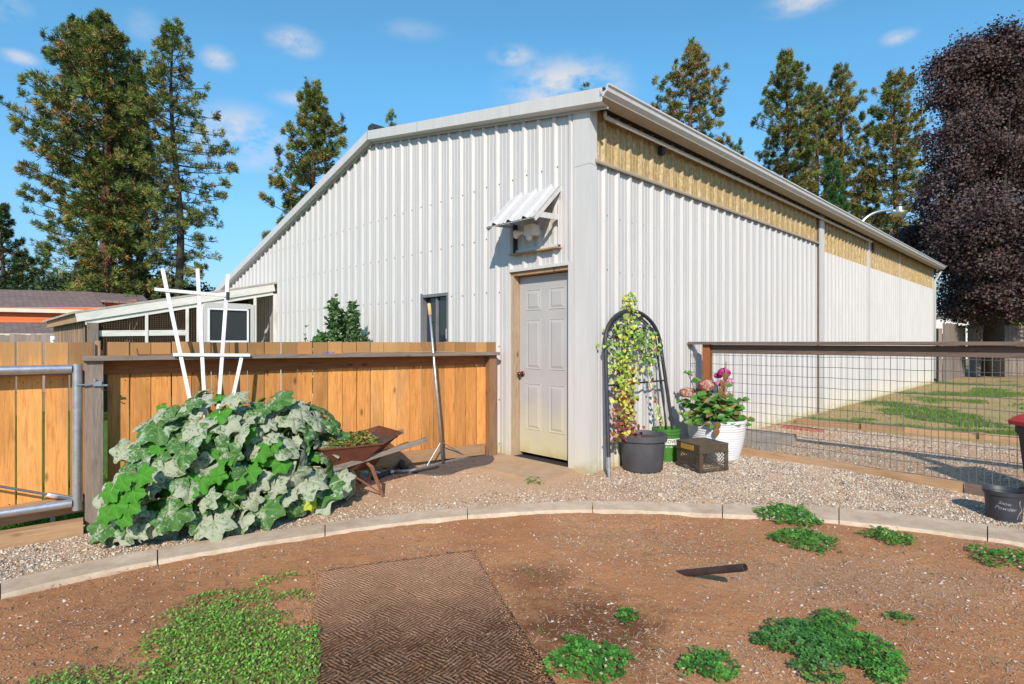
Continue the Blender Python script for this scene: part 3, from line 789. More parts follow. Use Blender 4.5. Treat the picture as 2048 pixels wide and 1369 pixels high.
tag(mb.build('roof_ribs', m_roof, barn), kind='stuff')
def fascia(t0, t1, name='rake_fascia'):
    mb = MB(); o0, o1 = .02, .13; n = 6; h = .135
    f = lambda t, o, dz: C0 + GD * t + GN * o + UP * (roof_z(t) + dz)
    L0 = [(o1 - .035, .012), (o1, .0), (o1, -h), (o1 - .05, -h - .015), (o0 + .012, -h - .022), (o0 + .012, -h - .045), (o0 + .03, -h - .045)]
    vs = [f(t0, o, dz) for o, dz in L0] + [f(t1, o, dz) for o, dz in L0]
    k = len(L0); mb.add(vs, [(i, i + 1, k + i + 1, k + i) for i in range(k - 1)])
    # slim return piece back to the roof
    mb.add([f(t0, -.1, .012), f(t1, -.1, .012), f(t1, o1 - .035, .012), f(t0, o1 - .035, .012)], [(0, 1, 2, 3)])
    mb.build(name, m_trim, barn)
for a_, b_ in ((-.262, 1.02), (1.024, 2.87), (2.874, 4.19), (4.2, 7.0), (7.004, 10.0), (10.004, 14.15)): fascia(a_, b_)
mb = MB(); mb.tube([gp(4.14, roof_z(4.2) + .03, .10), gp(4.2, roof_z(4.2) + .055, .05), C0 + GD * 4.2 + SD * 8 + UP * (roof_z(4.2) + .05)], [.05, .085, .085], 8)
mb.build('ridge_vent', m_ridge, barn)
# gutter: K profile running along the eave; soffit behind it
mb = MB()
gprof = [(.23, 3.735), (.23, 3.665), (.275, 3.665), (.292, 3.685), (.318, 3.705), (.325, 3.745), (.342, 3.752), (.342, 3.768), (.322, 3.768), (.312, 3.75), (.302, 3.715), (.245, 3.69), (.24, 3.72)]
vs = [sp(-.13, z, o) for o, z in gprof] + [sp(18.2, z - .005, o) for o, z in gprof]; k = len(gprof)
mb.add(vs, [(i, (i + 1) % k, k + (i + 1) % k, k + i) for i in range(k)] + [tuple(range(k)), tuple(range(2 * k - 1, k - 1, -1))])
mb.build('gutter', m_trim, barn, auto=30)
gbox('soffit', -.12, 18.2, 3.652, 3.663, .13, .285, m_soffit, pf=sp)
gbox('fascia_board', -.12, 18.2, 3.666, 3.76, .195, .228, m_trim, pf=sp)
gbox('eave_shade_strip', .0, 18.1, 3.69, 3.74, .0, .16, m_dark, pf=sp)  # dark strip standing in for the shade inside the open eave
# sliding door track under the eave of the first bays
mb = MB(); mb.tube([sp(.16, 3.600, .080), sp(10.3, 3.600, .080)], .022, 8); mb.tube([sp(.16, 3.60, .08), sp(.16, 3.66, .08)], .02, 6)
mb.build('door_track', m_trim, barn, smooth=True)
gbox('track_bracket', 1.3, 1.36, 3.50, 3.60, .0, .06, m_iron, pf=sp)
gbox('track_bracket', 10.55, 10.66, 3.38, 3.60, .03, .06, m_iron, pf=sp)
# downpipe at the far corner
mb = MB(); mb.tube([sp(18.15, 3.63, .2), sp(18.15, 3.5, .16), sp(18.2, 3.3, .04), sp(18.2, .1, .04)], .04, 8); mb.build('downpipe', m_trim, barn, smooth=True)
# back faces of the building
gbox('back_wall', .0, 18.1, -.05, 2.3, -14.0, -13.95, m_white, pf=lambda a, z, o: C0 + SD * a + SN * o + UP * z)
mb = MB()
q = [C0 + GD * 0 + SD * 18.12, C0 + GD * 14 + SD * 18.12]
mb.add([q[0] - UP * .05, q[1] - UP * .05, q[1] + UP * (roof_z(14) - .1), C0 + GD * 4.2 + SD * 18.12 + UP * (roof_z(4.2) - .1), q[0] + UP * 3.7], [(0, 1, 2, 3, 4)])
mb.build('end_wall', m_white, barn)
# screws
mb = MB()
def screw(P, N):
    a = N.cross(UP).normalized(); r = .0095
    vs = [P + N * .006 + (a * math.cos(k * math.pi / 3) + UP * math.sin(k * math.pi / 3)) * r for k in range(6)] + [P + N * .010]
    mb.add(vs, [(k, (k + 1) % 6, 6) for k in range(6)])
for z in (.10, .62, 1.25, 1.89, 2.54, 3.17):
    t = .05 + PITCH * .18 + .10
    while t < 13.5:
        inside = any(h[0] - .04 < t < h[1] + .04 and h[2] - .04 < z < h[3] + .04 for h in (DOOR, WIN))
        if z < roof_z(t) - .22 and not inside: screw(gp(t, z + .006 * math.sin(t * 9), .002), GN)
        t += PITCH
for z in (.10, .95, 1.38, 2.05, 2.62):
    u = .02 + PITCH * 1.2
    while u < 6.8:
        screw(sp(u, z + .008 * math.sin(u * 7), .002), SN); u += PITCH
for u in np.arange(.25, 6.8, PITCH * 1.0): screw(sp(u, 3.22, .0), SN)
for u in np.arange(7.2, 18, PITCH): screw(sp(u, 1.46, .0), SN)
tag(mb.build('screws', m_dark, barn), kind='stuff')
# base flashing, yellow with soil
gbox('base_flashing', .0, .26, -.09, -.045, .0, .05, m_white); gbox('base_flashing', 1.14, 14, -.09, -.045, .0, .05, m_white)
gbox('base_flashing', -.05, 18.1, -.09, -.045, .0, .055, m_white, pf=sp)

m_jamb = M_wood('bare_pine_jamb', (.42, .31, .21), (.24, .15, .09), (.45, .40, .34), .2, vary=.1)
# walk door with its frame
fr = grouping('door_frame', gp(.7, 0)); fr.parent = barn; fr.matrix_basis = WM[barn].inverted() @ WM[fr]; del fr['kind']
gbox('jamb', 1.095, 1.135, -.05, 2.06, -.15, .004, m_jamb, fr); gbox('jamb', .253, .275, -.05, 2.06, -.15, -.002, m_brownwood, fr)
gbox('header', .253, 1.135, 2.06, 2.10, -.15, .004, m_brownwood, fr)
gbox('casing', 1.137, 1.185, -.05, 2.135, -.004, .030, m_trim, fr); gbox('casing', .205, .250, -.05, 2.135, -.004, .030, m_trim, fr)
gbox('casing', .2505, 1.1365, 2.103, 2.135, -.004, .034, m_trim, fr)
gbox('threshold', .275, 1.095, -.06, -.012, -.2, .0, m_dark, fr)
door = gbox('door', .280, 1.092, .028, 2.05, -.135, -.10, m_door)
dw = 1.092 - .280
for (za, zb) in ((1.66, 1.90), (.99, 1.56), (.30, .83)):
    for (ta, tb) in ((.40, .63), (.755, .985)):
        mb = MB(); o = -.10; i1, i2 = .022, .048
        def ring(e, oo): return [gp(ta + e, za + e, oo), gp(tb - e, za + e, oo), gp(tb - e, zb - e, oo), gp(ta + e, zb - e, oo)]
        rings = [ring(0, o + .001), ring(.006, o + .006), ring(.014, o + .002), ring(i1, o + .0015), ring(i2, o + .009)]
        vs = [p for r_ in rings for p in r_]
        fs = [(4 * a + k, 4 * a + (k + 1) % 4, 4 * a + 4 + (k + 1) % 4, 4 * a + 4 + k) for a in range(4) for k in range(4)] + [(16, 17, 18, 19)]
        mb.add(vs, fs); mb.build('door_panel', m_door, door)
mb = MB(); mb.tube([gp(1.045, .93, -.10), gp(1.045, .93, -.09)], .032, 14); mb.tube([gp(1.045, .93, -.09), gp(1.045, .93, -.06)], .012, 8)
mb.sphere(gp(1.045, .93, -.045), .028, 12, 8); mb.build('door_knob', m_knob, door, smooth=True)

# small sliding window
wf = grouping('window', gp(2.6, 1.24)); wf.parent = barn; wf.matrix_basis = WM[barn].inverted() @ WM[wf]; del wf['kind']
m_winframe = M_simple('grey_window_frame', (.20, .20, .21), (.15, .15, .16), 6, .5)
a, b_, c, d = WIN
for (x0, x1, z0, z1) in ((a, a + .04, c, d), (b_ - .04, b_, c, d), (a + .0405, b_ - .0405, d - .04, d), (a + .0405, b_ - .0405, c, c + .04)):
    gbox('window_frame', x0, x1, z0, z1, -.08, .028, m_winframe, wf)
gbox('casing', b_ + .001, b_ + .02, c, d + .02, .0, .022, m_winframe, wf)
gbox('window_frame', (a + b_) / 2 - .018, (a + b_) / 2 + .018, c + .0405, d - .0405, -.06, -.01, m_winframe, wf)
gbox('pane', a + .0405, (a + b_) / 2 - .0185, c + .0405, d - .0405, -.04, -.035, m_glass, wf)
gbox('pane', (a + b_) / 2 + .0185, b_ - .0405, c + .0405, d - .0405, -.05, -.045, m_glass, wf)
gbox('sticker', 2.345, 2.425, 1.345, 1.475, -.0345, -.0335, m_label, wf)
gbox('sticker_print', 2.36, 2.41, 1.37, 1.45, -.0333, -.0326, M_simple('pale_blue_print', (.25, .42, .62), (.6, .55, .55), 60, .5), wf)

# awning over the door with a flood light under it
aw = grouping('awning', gp(.72, 2.3)); aw.parent = barn; aw.matrix_basis = WM[barn].inverted() @ WM[aw]; del aw['kind']
def apf(t, k, o):      # k 0 at the wall .. 1 at the lip
    n = V3(0, 0, 1) * .72 + GN * .69
    return gp(t, 2.975 - .41 * k, .005 + .42 * k) + n.normalized() * o
sheet_panel('awning_sheet', apf, rib_profile(.37, 1.10, .045), lambda x: 0.0, lambda x: 1.0, m_white, parent=aw)
sheet_panel('awning_sheet', apf, [(.37, -.006), (1.10, -.006)], lambda x: 0.0, lambda x: 1.0, m_trim, parent=aw)
for (t0, t1) in ((.37, .385), (1.085, 1.10)):
    mb = MB(); mb.hexa([apf(t0, 0, -.05), apf(t1, 0, -.05), apf(t1, 1, -.05), apf(t0, 1, -.05), apf(t0, 0, -.008), apf(t1, 0, -.008), apf(t1, 1, -.008), apf(t0, 1, -.008)])
    mb.build('side_trim', m_trim, aw)
mb = MB(); mb.hexa([apf(.37, .96, -.012), apf(1.10, .96, -.012), apf(1.10, 1.01, -.012), apf(.37, 1.01, -.012), apf(.37, .96, -.008), apf(1.1, .96, -.008), apf(1.1, 1.01, -.008), apf(.37, 1.01, -.008)])
mb.build('lip', m_trim, aw)
bar('bracket', gp(.378, 2.62, .0), gp(.378, 2.60, .40), .06, .012, UP, m_trim, aw); bar('bracket', gp(1.092, 2.62, .0), gp(1.092, 2.60, .40), .03, .012, UP, m_trim, aw)
gbox('box_shelf', .36, 1.09, 2.29, 2.305, .0, .085, m_brownwood, aw); gbox('box_shelf', .40, 1.03, 2.306, 2.345, .0, .03, m_trim, aw)
gbox('box_side', 1.03, 1.045, 2.306, 2.64, .0, .06, m_iron, aw)
bar('brace', gp(.372, 2.33, .03), gp(.372, 2.80, .03), .04, .012, GN, m_trim, aw)
fl = grouping('flood_light', gp(.8, 2.45, .1)); fl.parent = barn; fl.matrix_basis = WM[barn].inverted() @ WM[fl]; del fl['kind']
mb = MB(); mb.box(gp(.70, 2.515, .11), (.13, .11, .115), (GD, GN, UP)); mb.tube([gp(.70, 2.515, .0), gp(.70, 2.515, .07)], .055, 12); mb.build('lamp_body', m_lamp, fl, auto=40)
mb = MB(); mb.tube([gp(.775, 2.50, .13), gp(.83, 2.50, .15), gp(.86, 2.50, .16), gp(.885, 2.49, .165), gp(.89, 2.49, .165)], [.015, .018, .032, .05, .05], 12); mb.build('lamp_head', m_lamp, fl, smooth=True)
mb = MB(); mb.sphere(gp(.72, 2.44, .13), .038, 12, 8); mb.tube([gp(.72, 2.45, .13), gp(.72, 2.47, .12)], .02, 8); mb.build('sensor', m_lamp, fl, smooth=True)

# concrete pad at the door
pts = [G(985, 915, .02), G(1140, 938, .02), G(1062, 985, .02), G(925, 948, .02)]
pd = [gp(1.38, -.010, .01), gp(.16, -.010, .01), gp(.10, -.018, .60), gp(1.42, -.022, .66)]
mb = MB(); mb.hexa([p - UP * .08 for p in reversed(pd)] + [p for p in reversed(pd)])
mb.f = mb.f; tag(mb.build('concrete_pad', m_slab), kind='structure')
#MARK2

m_post2 = M_wood('brown_weathered_post', (.26, .15, .085), (.14, .075, .042), (.28, .22, .17), .2)
# ------------------------------------------------------------------ left fence and gate
fence = thing('wooden_fence', fp(1, -.08, 0), 'orange cedar plank fence with grey cap board beside the squash plant', 'fence')
s = -1.62; gaps = {}
while s < 2.80:
    w = .1385 + random.uniform(-.004, .003)
    if -.905 < s < -.80: s = -.800
    topz = 1.300 + random.uniform(-.004, .004)
    z0 = .0 if s > -.9 else .10
    mat = m_cedar
    lean = random.uniform(-.003, .003)
    bar('plank', fp(s + w / 2, z0, -.012 + random.uniform(-.003, .003)), fp(s + w / 2 + lean, topz, -.012), w, .018, FD, mat, fence)
    s += w + random.choice((.004, .006, .008, .009, .012)) + (.006 if s < -.8 else 0)
bar('post', fp(-.885, -.25, .085), fp(-.885, 1.158, .085), .112, .10, FD, m_grey, fence)
bar('post', fp(2.80, -.1, .075), fp(2.80, 1.145, .075), .10, .09, FD, m_post2, fence)
bar('rail', fp(-1.75, 1.075, .018), fp(-.96, 1.075, .018), .04, .036, UP, m_grey, fence)
bar('rail', fp(-.825, 1.102, .016), fp(2.745, 1.095, .016), .104, .032, UP, m_cedar2, fence)  # rail in a dark colour that carries the shade under the cap board
bar('cap_board', fp(-.955, 1.177, .085), fp(2.86, 1.165, .085), .036, .175, UP, m_grey, fence)
bar('bottom_rail', fp(1.42, .095, .022), fp(2.74, .055, .022), .125, .036, UP, m_brownwood, fence, cut=(.05, 0))
bar('bottom_rail', fp(-.83, .08, .020), fp(1.46, .09, .016), .13, .034, UP, m_cedar2, fence)
bar('bottom_rail', fp(-1.7, .055, .022), fp(-.95, .09, .022), .13, .036, UP, m_brownwood, fence)
tag(bar('landscape_timber', fp(-1.9, -.085, .13), fp(-.95, -.075, .13), .13, .12, UP, m_brownwood), 'tan timber lying on the soil beneath the metal gate', 'timber')
(bar('fence_batten', fp(-.86, .35, -.05), fp(-.86, 1.31, -.05), .035, .02, FD, m_brownwood, fence))
# thin white pole behind the first planks
mb = MB(); mb.tube([fp(-1.13, -.1, -.07), fp(-1.13, 1.345, -.07)], .014, 8); mb.tube([fp(-1.13, 1.31, -.057), fp(-1.13, 1.318, -.057)], .009, 6)
tag(mb.build('white_pole', m_whitebar, smooth=True), 'thin white pole showing between the planks behind the metal gate', 'pole')

mb = MB()
for pl_ in [o for o in fence.children if o.name.startswith('plank')]:
    q0 = WM[pl_].translation
    for z_ in (1.13, 1.07, .13, .20):
        for dx_ in (-.035, .04):
            P_ = Vector((q0.x, q0.y, 0)) + FD * (dx_ + random.uniform(-.008, .008)) + UP * (z_ - .06 + random.uniform(-.01, .01)) + FN * .0095
            mb.add([P_ + FN * .0015 + (FD * math.cos(k) + UP * math.sin(k)) * .0042 for k in (0, 1.26, 2.5, 3.8, 5.0)], [(0, 1, 2, 3, 4)])
tag(mb.build('nail_heads', m_dark, fence), kind='stuff')
gate = thing('metal_gate', fp(-1.3, -.1, .14), 'galvanised tube gate with a diagonal brace rod', 'gate')
def tubeobj(name, pts, r, mat, parent, n=14):
    mb = MB(); mb.tube(pts, r, n); return mb.build(name, mat, parent, auto=40)
GX = -.985
tubeobj('top_tube', [fp(-2.6, 1.105, .13), fp(GX - .03, 1.105, .13)], .031, m_galv, gate)
tubeobj('bottom_tube', [fp(-2.6, .105, .13), fp(GX - .03, .12, .13)], .031, m_galv, gate)
tubeobj('end_tube', [fp(GX, .065, .13), fp(GX, 1.138, .13)], .031, m_galv, gate)
tubeobj('brace_rod', [fp(-2.4, .69, .115), fp(GX - .16, .20, .115), fp(GX - .03, .145, .125)], .009, m_wire, gate, 8)
tubeobj('brace_clamp', [fp(GX - .17, .20, .105), fp(GX - .15, .20, .115), fp(GX - .03, .148, .10)], .017, m_galv, gate, 8)
latch = thing('gate_latch', fp(-.92, .98, .14), 'small steel gate latch bolted to the weathered grey post', 'latch')
tubeobj('latch_rod', [fp(GX - .005, .985, .165), fp(-.89, .985, .150)], .006, m_galv, latch, 8)
mb = MB(); mb.box(fp(-.865, .99, .145), (.05, .02, .035), (FD, FN, UP)); mb.box(fp(-.85, .975, .142), (.09, .014, .012), (FD, FN, UP)); mb.build('latch_plate', m_galv, latch)
mb = MB(); mb.tube([fp(-.885, 1.0, .155), fp(-.885, 1.03, .155)], .006, 6); mb.build('latch_pin', m_galv, latch)
mb = MB(); mb.tube([fp(-.845, .955, .145), fp(-.825, .94, .150), fp(-.80, .925, .13)], .004, 6); mb.build('latch_chain', m_iron, latch)

# odds and ends lying on the cap board
tag(bar('wood_offcut', fp(1.05, 1.20, .07), fp(2.3, 1.192, .065), .045, .012, FN, m_brownwood), 'thin tan lath lying on the fence cap board', 'lath')
mb = MB(); mb.tube([fp(.86 + .02 * i, 1.20 + .006 * (i % 2), .07 + .015 * math.sin(i * 2)) for i in range(6)], .004, 5); tag(mb.build('twine', m_blue), 'scrap of blue twine on the fence cap board', 'twine')
mb = MB(); mb.tube([fp(-.62, 1.25, .09), fp(-.61, 1.20, .09), fp(-.56, 1.199, .08), fp(-.28, 1.198, .07)], .007, 6); tag(mb.build('rusty_bracket', m_rust2), 'rusty bent bracket lying on the fence cap board', 'bracket')

# ------------------------------------------------------------------ white trellis leaning on the cap board
tr = thing('white_trellis', fp(.0, -.05, .4), 'white slatted fan trellis leaning on the fence above the squash plant', 'trellis')
def trp(px, py, extra=0.0):
    """point of the leaning trellis plane: offset falls with height"""
    o = .2
    for _ in range(8):
        t, z = z_at(px, py, o + extra, F0, FD, FN); o = .185 + (1.19 - z) * .16
    return fp(t, z, o + extra)
for (a, b_) in (((325, 538), (379, 796)), ((395, 538), (409, 800)), ((456, 549), (438, 800)), ((483, 716), (463, 808))):
    d = trp(*b_) + (trp(*b_) - trp(*a)).normalized() * .25
    bar('slat', trp(*a), d, 0.028, .011, FD, m_whitebar, tr)
bar('cross_slat', trp(309, 579, .013), trp(457, 592, .013), 0.027, .011, UP, m_whitebar, tr)
bar('cross_slat', trp(346, 710, .013), trp(500, 711, .013), 0.026, .011, UP, m_whitebar, tr)
mb = MB(); mb.tube([trp(456, 585, .03), trp(455.5, 600, .03)], .014, 8); mb.build('tape', m_iron, tr)

# ------------------------------------------------------------------ right fence with welded wire
rf = thing('wire_fence', rp(2.2, -.08, 0), 'welded wire fence with weathered dark wooden cap rail in front of the barn wall', 'fence')
SE = 5.2
bar('cap_board', rp(.02, 1.286, .02), rp(SE, 1.286, .02), .036, .14, UP, m_darkcap, rf)
bar('top_rail', rp(.29, 1.2135, -.005), rp(SE, 1.2085, -.005), .104, .038, UP, m_darkcap, rf)
bar('post', rp(.235, -.1, .0), rp(.235, 1.267, .0), .092, .09, RD, m_cedar2, rf)
bar('post', rp(3.36, -.2, -.02), rp(3.36, 1.267, -.02), .09, .09, RD, m_darkcap, rf)
for k in range(int((SE - .02) / .0545)):
    s = .03 + k * .0545 + random.uniform(-.002, .002)
    if .18 < s < .29: continue
    mb = MB(); z1 = 1.17 if s > .29 else 1.265
    zb = gz(0, rp(s, 0).y) - .0 + .10
    d = random.uniform(-.004, .004)
    mb.tube([rp(s, zb, .028), rp(s + d, .6, .028 + random.uniform(-.003, .003)), rp(s + random.uniform(-.002, .002), z1, .028)], .0027, 4)
    mb.build('wire', m_wire, rf)
for j in range(12):
    z = 1.14 - j * .109
    if z < .02: continue
    mb = MB(); n = 40
    for (a, b_) in ((.03, .19), (.28, SE)):
        mb.tube([rp(a + (b_ - a) * i / n, z - .035 * j / 12 * (a + (b_ - a) * i / n) / 2 * .5 + .003 * math.sin(i * 1.7 + j), .031 + .002 * math.sin(i * .9)) for i in range(n + 1)], .0027, 4)
    mb.build('wire', m_wire, rf)
def gzr(s, o): p = rp(s, 0, o); return gz(p.x, p.y)
for (a, b_, m, o) in ((.32, 2.72, m_brownwood, .03), (2.73, 3.9, m_darkcap, .045), (3.9, 5.2, m_darkcap, .04)):
    bar('bottom_board', rp(a, gzr(a, o) + .045, o), rp(b_, gzr(b_, o) + .045, o), .105, .045, UP, m, rf)

# ------------------------------------------------------------------ things behind the right fence
slabp = [(2.16, .03), (3.38, .03), (3.38, .82), (2.16, .84)]
mb = MB(); vs = [sp(u, -.1, o) for u, o in slabp] + [sp(u, .075, o) for u, o in slabp]; mb.hexa([vs[i] for i in (3, 2, 1, 0)] + [vs[i] for i in (7, 6, 5, 4)])
tag(mb.build('concrete_step', m_slab2), 'worn grey concrete slab against the barn wall behind the wire fence', 'slab')
for i in range(5):
    a = G(1580 + i * 13, 858 + i * 1.6); 
    mb = MB(); mb.box(a + UP * .02, (.20, .10, .06), (TD, TN, UP)); tag(mb.build('brick', m_conc_brick), ('red brick nearest the barn wall in the row below the timber edging', 'second red brick from the barn wall below the timber edging', 'middle red brick of the row below the timber edging', 'fourth red brick from the barn wall below the timber edging', 'red brick farthest from the barn wall in its row')[i], 'brick', 'red bricks in a row below the lawn edging')
edg = grouping('lawn_edging', TA, None); edg['label'] = 'long tan timber edging between gravel and dry lawn'; edg['category'] = 'edging'
TL = (TB - TA).length
bar('edging_board', TA + UP * .035, TA + TD * (TL * .55) + UP * .03, .11, .05, UP, m_brownwood, edg)
bar('edging_board', TA + TD * (TL * .551) + UP * .03, TA + TD * (TL * 1.6) + UP * .02, .11, .05, UP, m_brownwood, edg)
bar('stake', TA + TD * .93 - TN * .05 + UP * -.05, TA + TD * .93 - TN * .05 + UP * .10, .05, .04, TD, m_brownwood, edg)
bar('stake', TA + TD * 2.3 - TN * .05 + UP * -.05, TA + TD * 2.3 - TN * .05 + UP * .10, .05, .04, TD, m_brownwood, edg)

def tapered_bin(root, c, w, d, h, z0):
    pass
# wheelie bin at the right edge
BC = V3(4.63, 4.55, -.12)
bn = thing('wheelie_bin', BC, 'dark grey rubbish bin with red lid at the right edge by the wire fence', 'bin')
mb = MB(); z0, z1 = -.10, .60
def rect(c, w, d, z): return [V3(c.x - w / 2, c.y - d / 2, z), V3(c.x + w / 2, c.y - d / 2, z), V3(c.x + w / 2, c.y + d / 2, z), V3(c.x - w / 2, c.y + d / 2, z)]
ls = [rect(BC, .40, .42, z0), rect(BC, .46, .47, .25), rect(BC, .50, .50, .50), rect(BC, .53, .53, .52), rect(BC, .53, .53, z1)]
vs = [p for l in ls for p in l]
mb.add(vs, [(4 * a + k, 4 * a + (k + 1) % 4, 4 * a + 4 + (k + 1) % 4, 4 * a + 4 + k) for a in range(4) for k in range(4)] + [(3, 2, 1, 0), (16, 17, 18, 19)])
m_bin = M_simple('bin_plastic', (.055, .042, .038), (.04, .032, .03), 6, .5, 0, .1, 60)
mb.build('body', m_bin, bn)
mb = MB(); ls = [rect(BC, .60, .58, .585), rect(BC, .61, .59, .62), rect(BC, .54, .52, .66), rect(BC, .40, .40, .70)]; vs = [p for l in ls for p in l]
mb.add(vs, [(4 * a + k, 4 * a + (k + 1) % 4, 4 * a + 4 + (k + 1) % 4, 4 * a + 4 + k) for a in range(3) for k in range(4)] + [(3, 2, 1, 0), (12, 13, 14, 15)])
mb.build('lid', m_redlid, bn)
mb = MB(); mb.tube([BC + V3(-.20, -.27, .62), BC + V3(.2, -.27, .62)], .016, 8); mb.build('handle', m_black, bn)
for sx in (-.08, .10):
    mb = MB(); mb.box(BC + V3(sx, -.235, .30), (.045, .02, .42)); mb.build('rib', m_bin, bn)
for sx in (-.22, .22):
    mb = MB(); mb.tube([BC + V3(sx - .02, .2, .09), BC + V3(sx + .02, .2, .09)], .09, 16); mb.build('wheel', m_black, bn)

# black nursery pot with handwriting in white paint
BK = G(2008, 1049); BK.x += .12 * BK.x / BK.y; BK.y += .12; bz = gz(0, BK.y)
bk = thing('black_bucket', (BK.x, BK.y, bz), 'black bucket with white handwriting standing on gravel by the bin', 'bucket')
mb = MB(); c = V3(BK.x, BK.y, bz)
mb.lathe(c, [(0, .0), (.108, 0), (.124, .205), (.135, .206), (.137, .235), (.131, .237), (.127, .232), (.105, .02), (0, .02)], 40); mb.build('body', m_black, bk, auto=35)
def text_mesh(txt, size, mat, name, mapf, parent, shear=0.0, weight=0.0, extr=.0006):
    cu = bpy.data.curves.new('t', 'FONT'); cu.body = txt; cu.size = size; cu.align_x = 'CENTER'; cu.align_y = 'CENTER'; cu.shear = shear; cu.offset = weight; cu.resolution_u = 3
    o = bpy.data.objects.new('t', cu); COL.objects.link(o)
    bpy.context.view_layer.update()
    me = bpy.data.meshes.new_from_object(o.evaluated_get(bpy.context.evaluated_depsgraph_get())); bpy.data.objects.remove(o)
    n = len(me.vertices); co = np.empty(n * 3, dtype=np.float32); me.vertices.foreach_get('co', co); co = co.reshape(-1, 3)
    org = WM[parent].translation
    out = np.array([tuple(mapf(float(x), float(y)) - org) for x, y, _ in co], dtype=np.float32)
    me.vertices.foreach_set('co', out.ravel()); me.materials.clear(); me.materials.append(mat); me.update()
    return link(name, me, Matrix.Translation(org), parent)
def cyl(c, r0, r1, h, a0, eps=.0012):
    """wrap x,y round a tapered pot: a0 facing angle"""
    def f(x, y, zc):
        z = zc + y; r = r0 + (r1 - r0) * z / h + eps; a = a0 + x / r
        return c + V3(r * math.cos(a), r * math.sin(a), z)
    return f
f = cyl(c, .108, .124, .205, R(-106))
m_chalk = M_simple('faded_white_paint', (.42, .42, .44), (.16, .16, .18), 60, .7)
text_mesh('Snow', .036, m_chalk, 'handwriting', lambda x, y: f(x - .05, y - .12 * x, .148), bk, .35)
text_mesh('Powder', .042, m_chalk, 'handwriting', lambda x, y: f(x - .045, y - .1 * x, .108), bk, .35)
mb = MB(); sq = [(.055, .175), (.048, .16), (.052, .14), (.058, .13), (.078, .10), (.06, .085), (.045, .06), (.035, .03)]
mb.tube([f(x, 0, z) for x, z in sq], .0022, 5); mb.tube([f(x, 0, z) for x, z in ((.078, .105), (.075, .085), (.055, .075), (.06, .05), (.068, .035))], .0016, 5); mb.build('paint_squiggle', m_chalk, bk)

# ------------------------------------------------------------------ round rubber mat, rake, pipe bits by the left fence
outl = [(826, 943), (850, 947), (872, 949), (900, 946.5), (918, 940), (940, 934), (962, 931), (980, 926), (988, 918), (984, 911), (970, 907), (950, 906), (925, 910), (890, 918), (855, 929), (832, 938)]
pl = smooth([G(x, y, .022) for x, y in outl] + [G(*outl[0], .022)], 4)[:-1]
mb = MB(); k = len(pl); cc = sum(pl, V3(0, 0, 0)) / k
inner = [p + (cc - p) * .06 for p in pl]
vs = [p - UP * .03 for p in pl] + pl + [p - UP * .004 for p in inner] + [cc - UP * .004]
mb.add(vs, [(i, (i + 1) % k, k + (i + 1) % k, k + i) for i in range(k)] + [(k + i, k + (i + 1) % k, 2 * k + (i + 1) % k, 2 * k + i) for i in range(k)] + [(2 * k + i, 2 * k + (i + 1) % k, 3 * k) for i in range(k)])
mb.f = [tuple(reversed(f)) for f in mb.f]
rm = mb.build('door_mat', m_rubber); tag(rm, 'brown rounded rubber mat with embossed scrolls on the soil beside the concrete pad', 'mat')
mb = MB(); axm = (pl[0] - pl[32 % k]); 
for i in range(16):
    q0 = cc + (pl[(i * 4) % k] - cc) * random.uniform(.2, .55); a = random.uniform(0, 6.28); r_ = random.uniform(.03, .06)
    mb.tube([q0 + V3(math.cos(a + t * .8) * r_ * (1 - t / 7), math.sin(a + t * .8) * r_ * (1 - t / 7), .0) for t in range(6)], .006, 5)
mb.build('embossed_scrolls', m_rubber, rm); tag(rm.children[0], kind='stuff')

rk = thing('landscape_rake', G(886, 928), 'wide metal landscape rake with yellow grip leaning on the fence', 'rake')
hA = G(886, 926, .03); hB = on_f(858, 607, .155 + .0)
for _ in range(3): pass
mid = hA + (hB - hA) * .9
mb = MB(); mb.tube([hA, hA + (hB - hA) * .35, hA + (hB - hA) * .93], [.017, .016, .013], 10); mb.build('handle', m_galv, rk, smooth=True)
mb = MB(); mb.tube([hA + (hB - hA) * .925, hA + (hB - hA) * .93, hA + (hB - hA) * .995, hB], [.014, .020, .019, .013], 10); mb.build('grip', m_grip, rk, smooth=True)
ra, rb2 = G(811, 944, .022), G(955, 910, .022)
bar('head_bar', ra, rb2, .028, .02, UP, m_brownwood if False else m_galv, rk)
mb = MB()
for i in range(46):
    q0 = ra + (rb2 - ra) * (i + .5) / 46; mb.tube([q0, q0 + FN * .028 - UP * .02], .0025, 4)
tag(mb.build('teeth', m_iron, rk), kind='stuff')
for q0 in (ra + (rb2 - ra) * .27, ra + (rb2 - ra) * .83):
    mb = MB(); mb.tube([q0 + UP * .01, hA + (hB - hA) * .135], .006, 6); mb.build('brace', m_galv, rk)

hs = [G(745, 957, .02), G(758, 953, .025), G(768, 950, .02), G(780, 944, .025), G(790, 940, .02)]
mb = MB(); path = smooth(hs, 8); rad = [.018 if i % 2 else .026 for i in range(len(path))]
mb.tube(path, rad, 10); tag(mb.build('corrugated_hose', m_black, smooth=True), 'short black corrugated hose on the soil below the wheelbarrow', 'hose')
mb = MB(); mb.tube([G(788, 944, .025), G(834, 941, .025)], .016, 10); mb.tube([G(788, 944, .02), G(780, 945, .03)], .024, 10); tag(mb.build('metal_pipe', m_galv, smooth=True), 'short bright metal pipe end beside the rake head', 'pipe')
mb = MB(); q0 = G(800, 935, .04); mb.tube([q0, q0 + V3(.03, .03, .06)], .03, 10); mb.tube([q0, q0 + V3(.08, .03, -.01)], .024, 10); tag(mb.build('pipe_fitting', m_black, smooth=True), 'black pipe fitting between the short pipe and the fence', 'fitting')
random.seed(11)
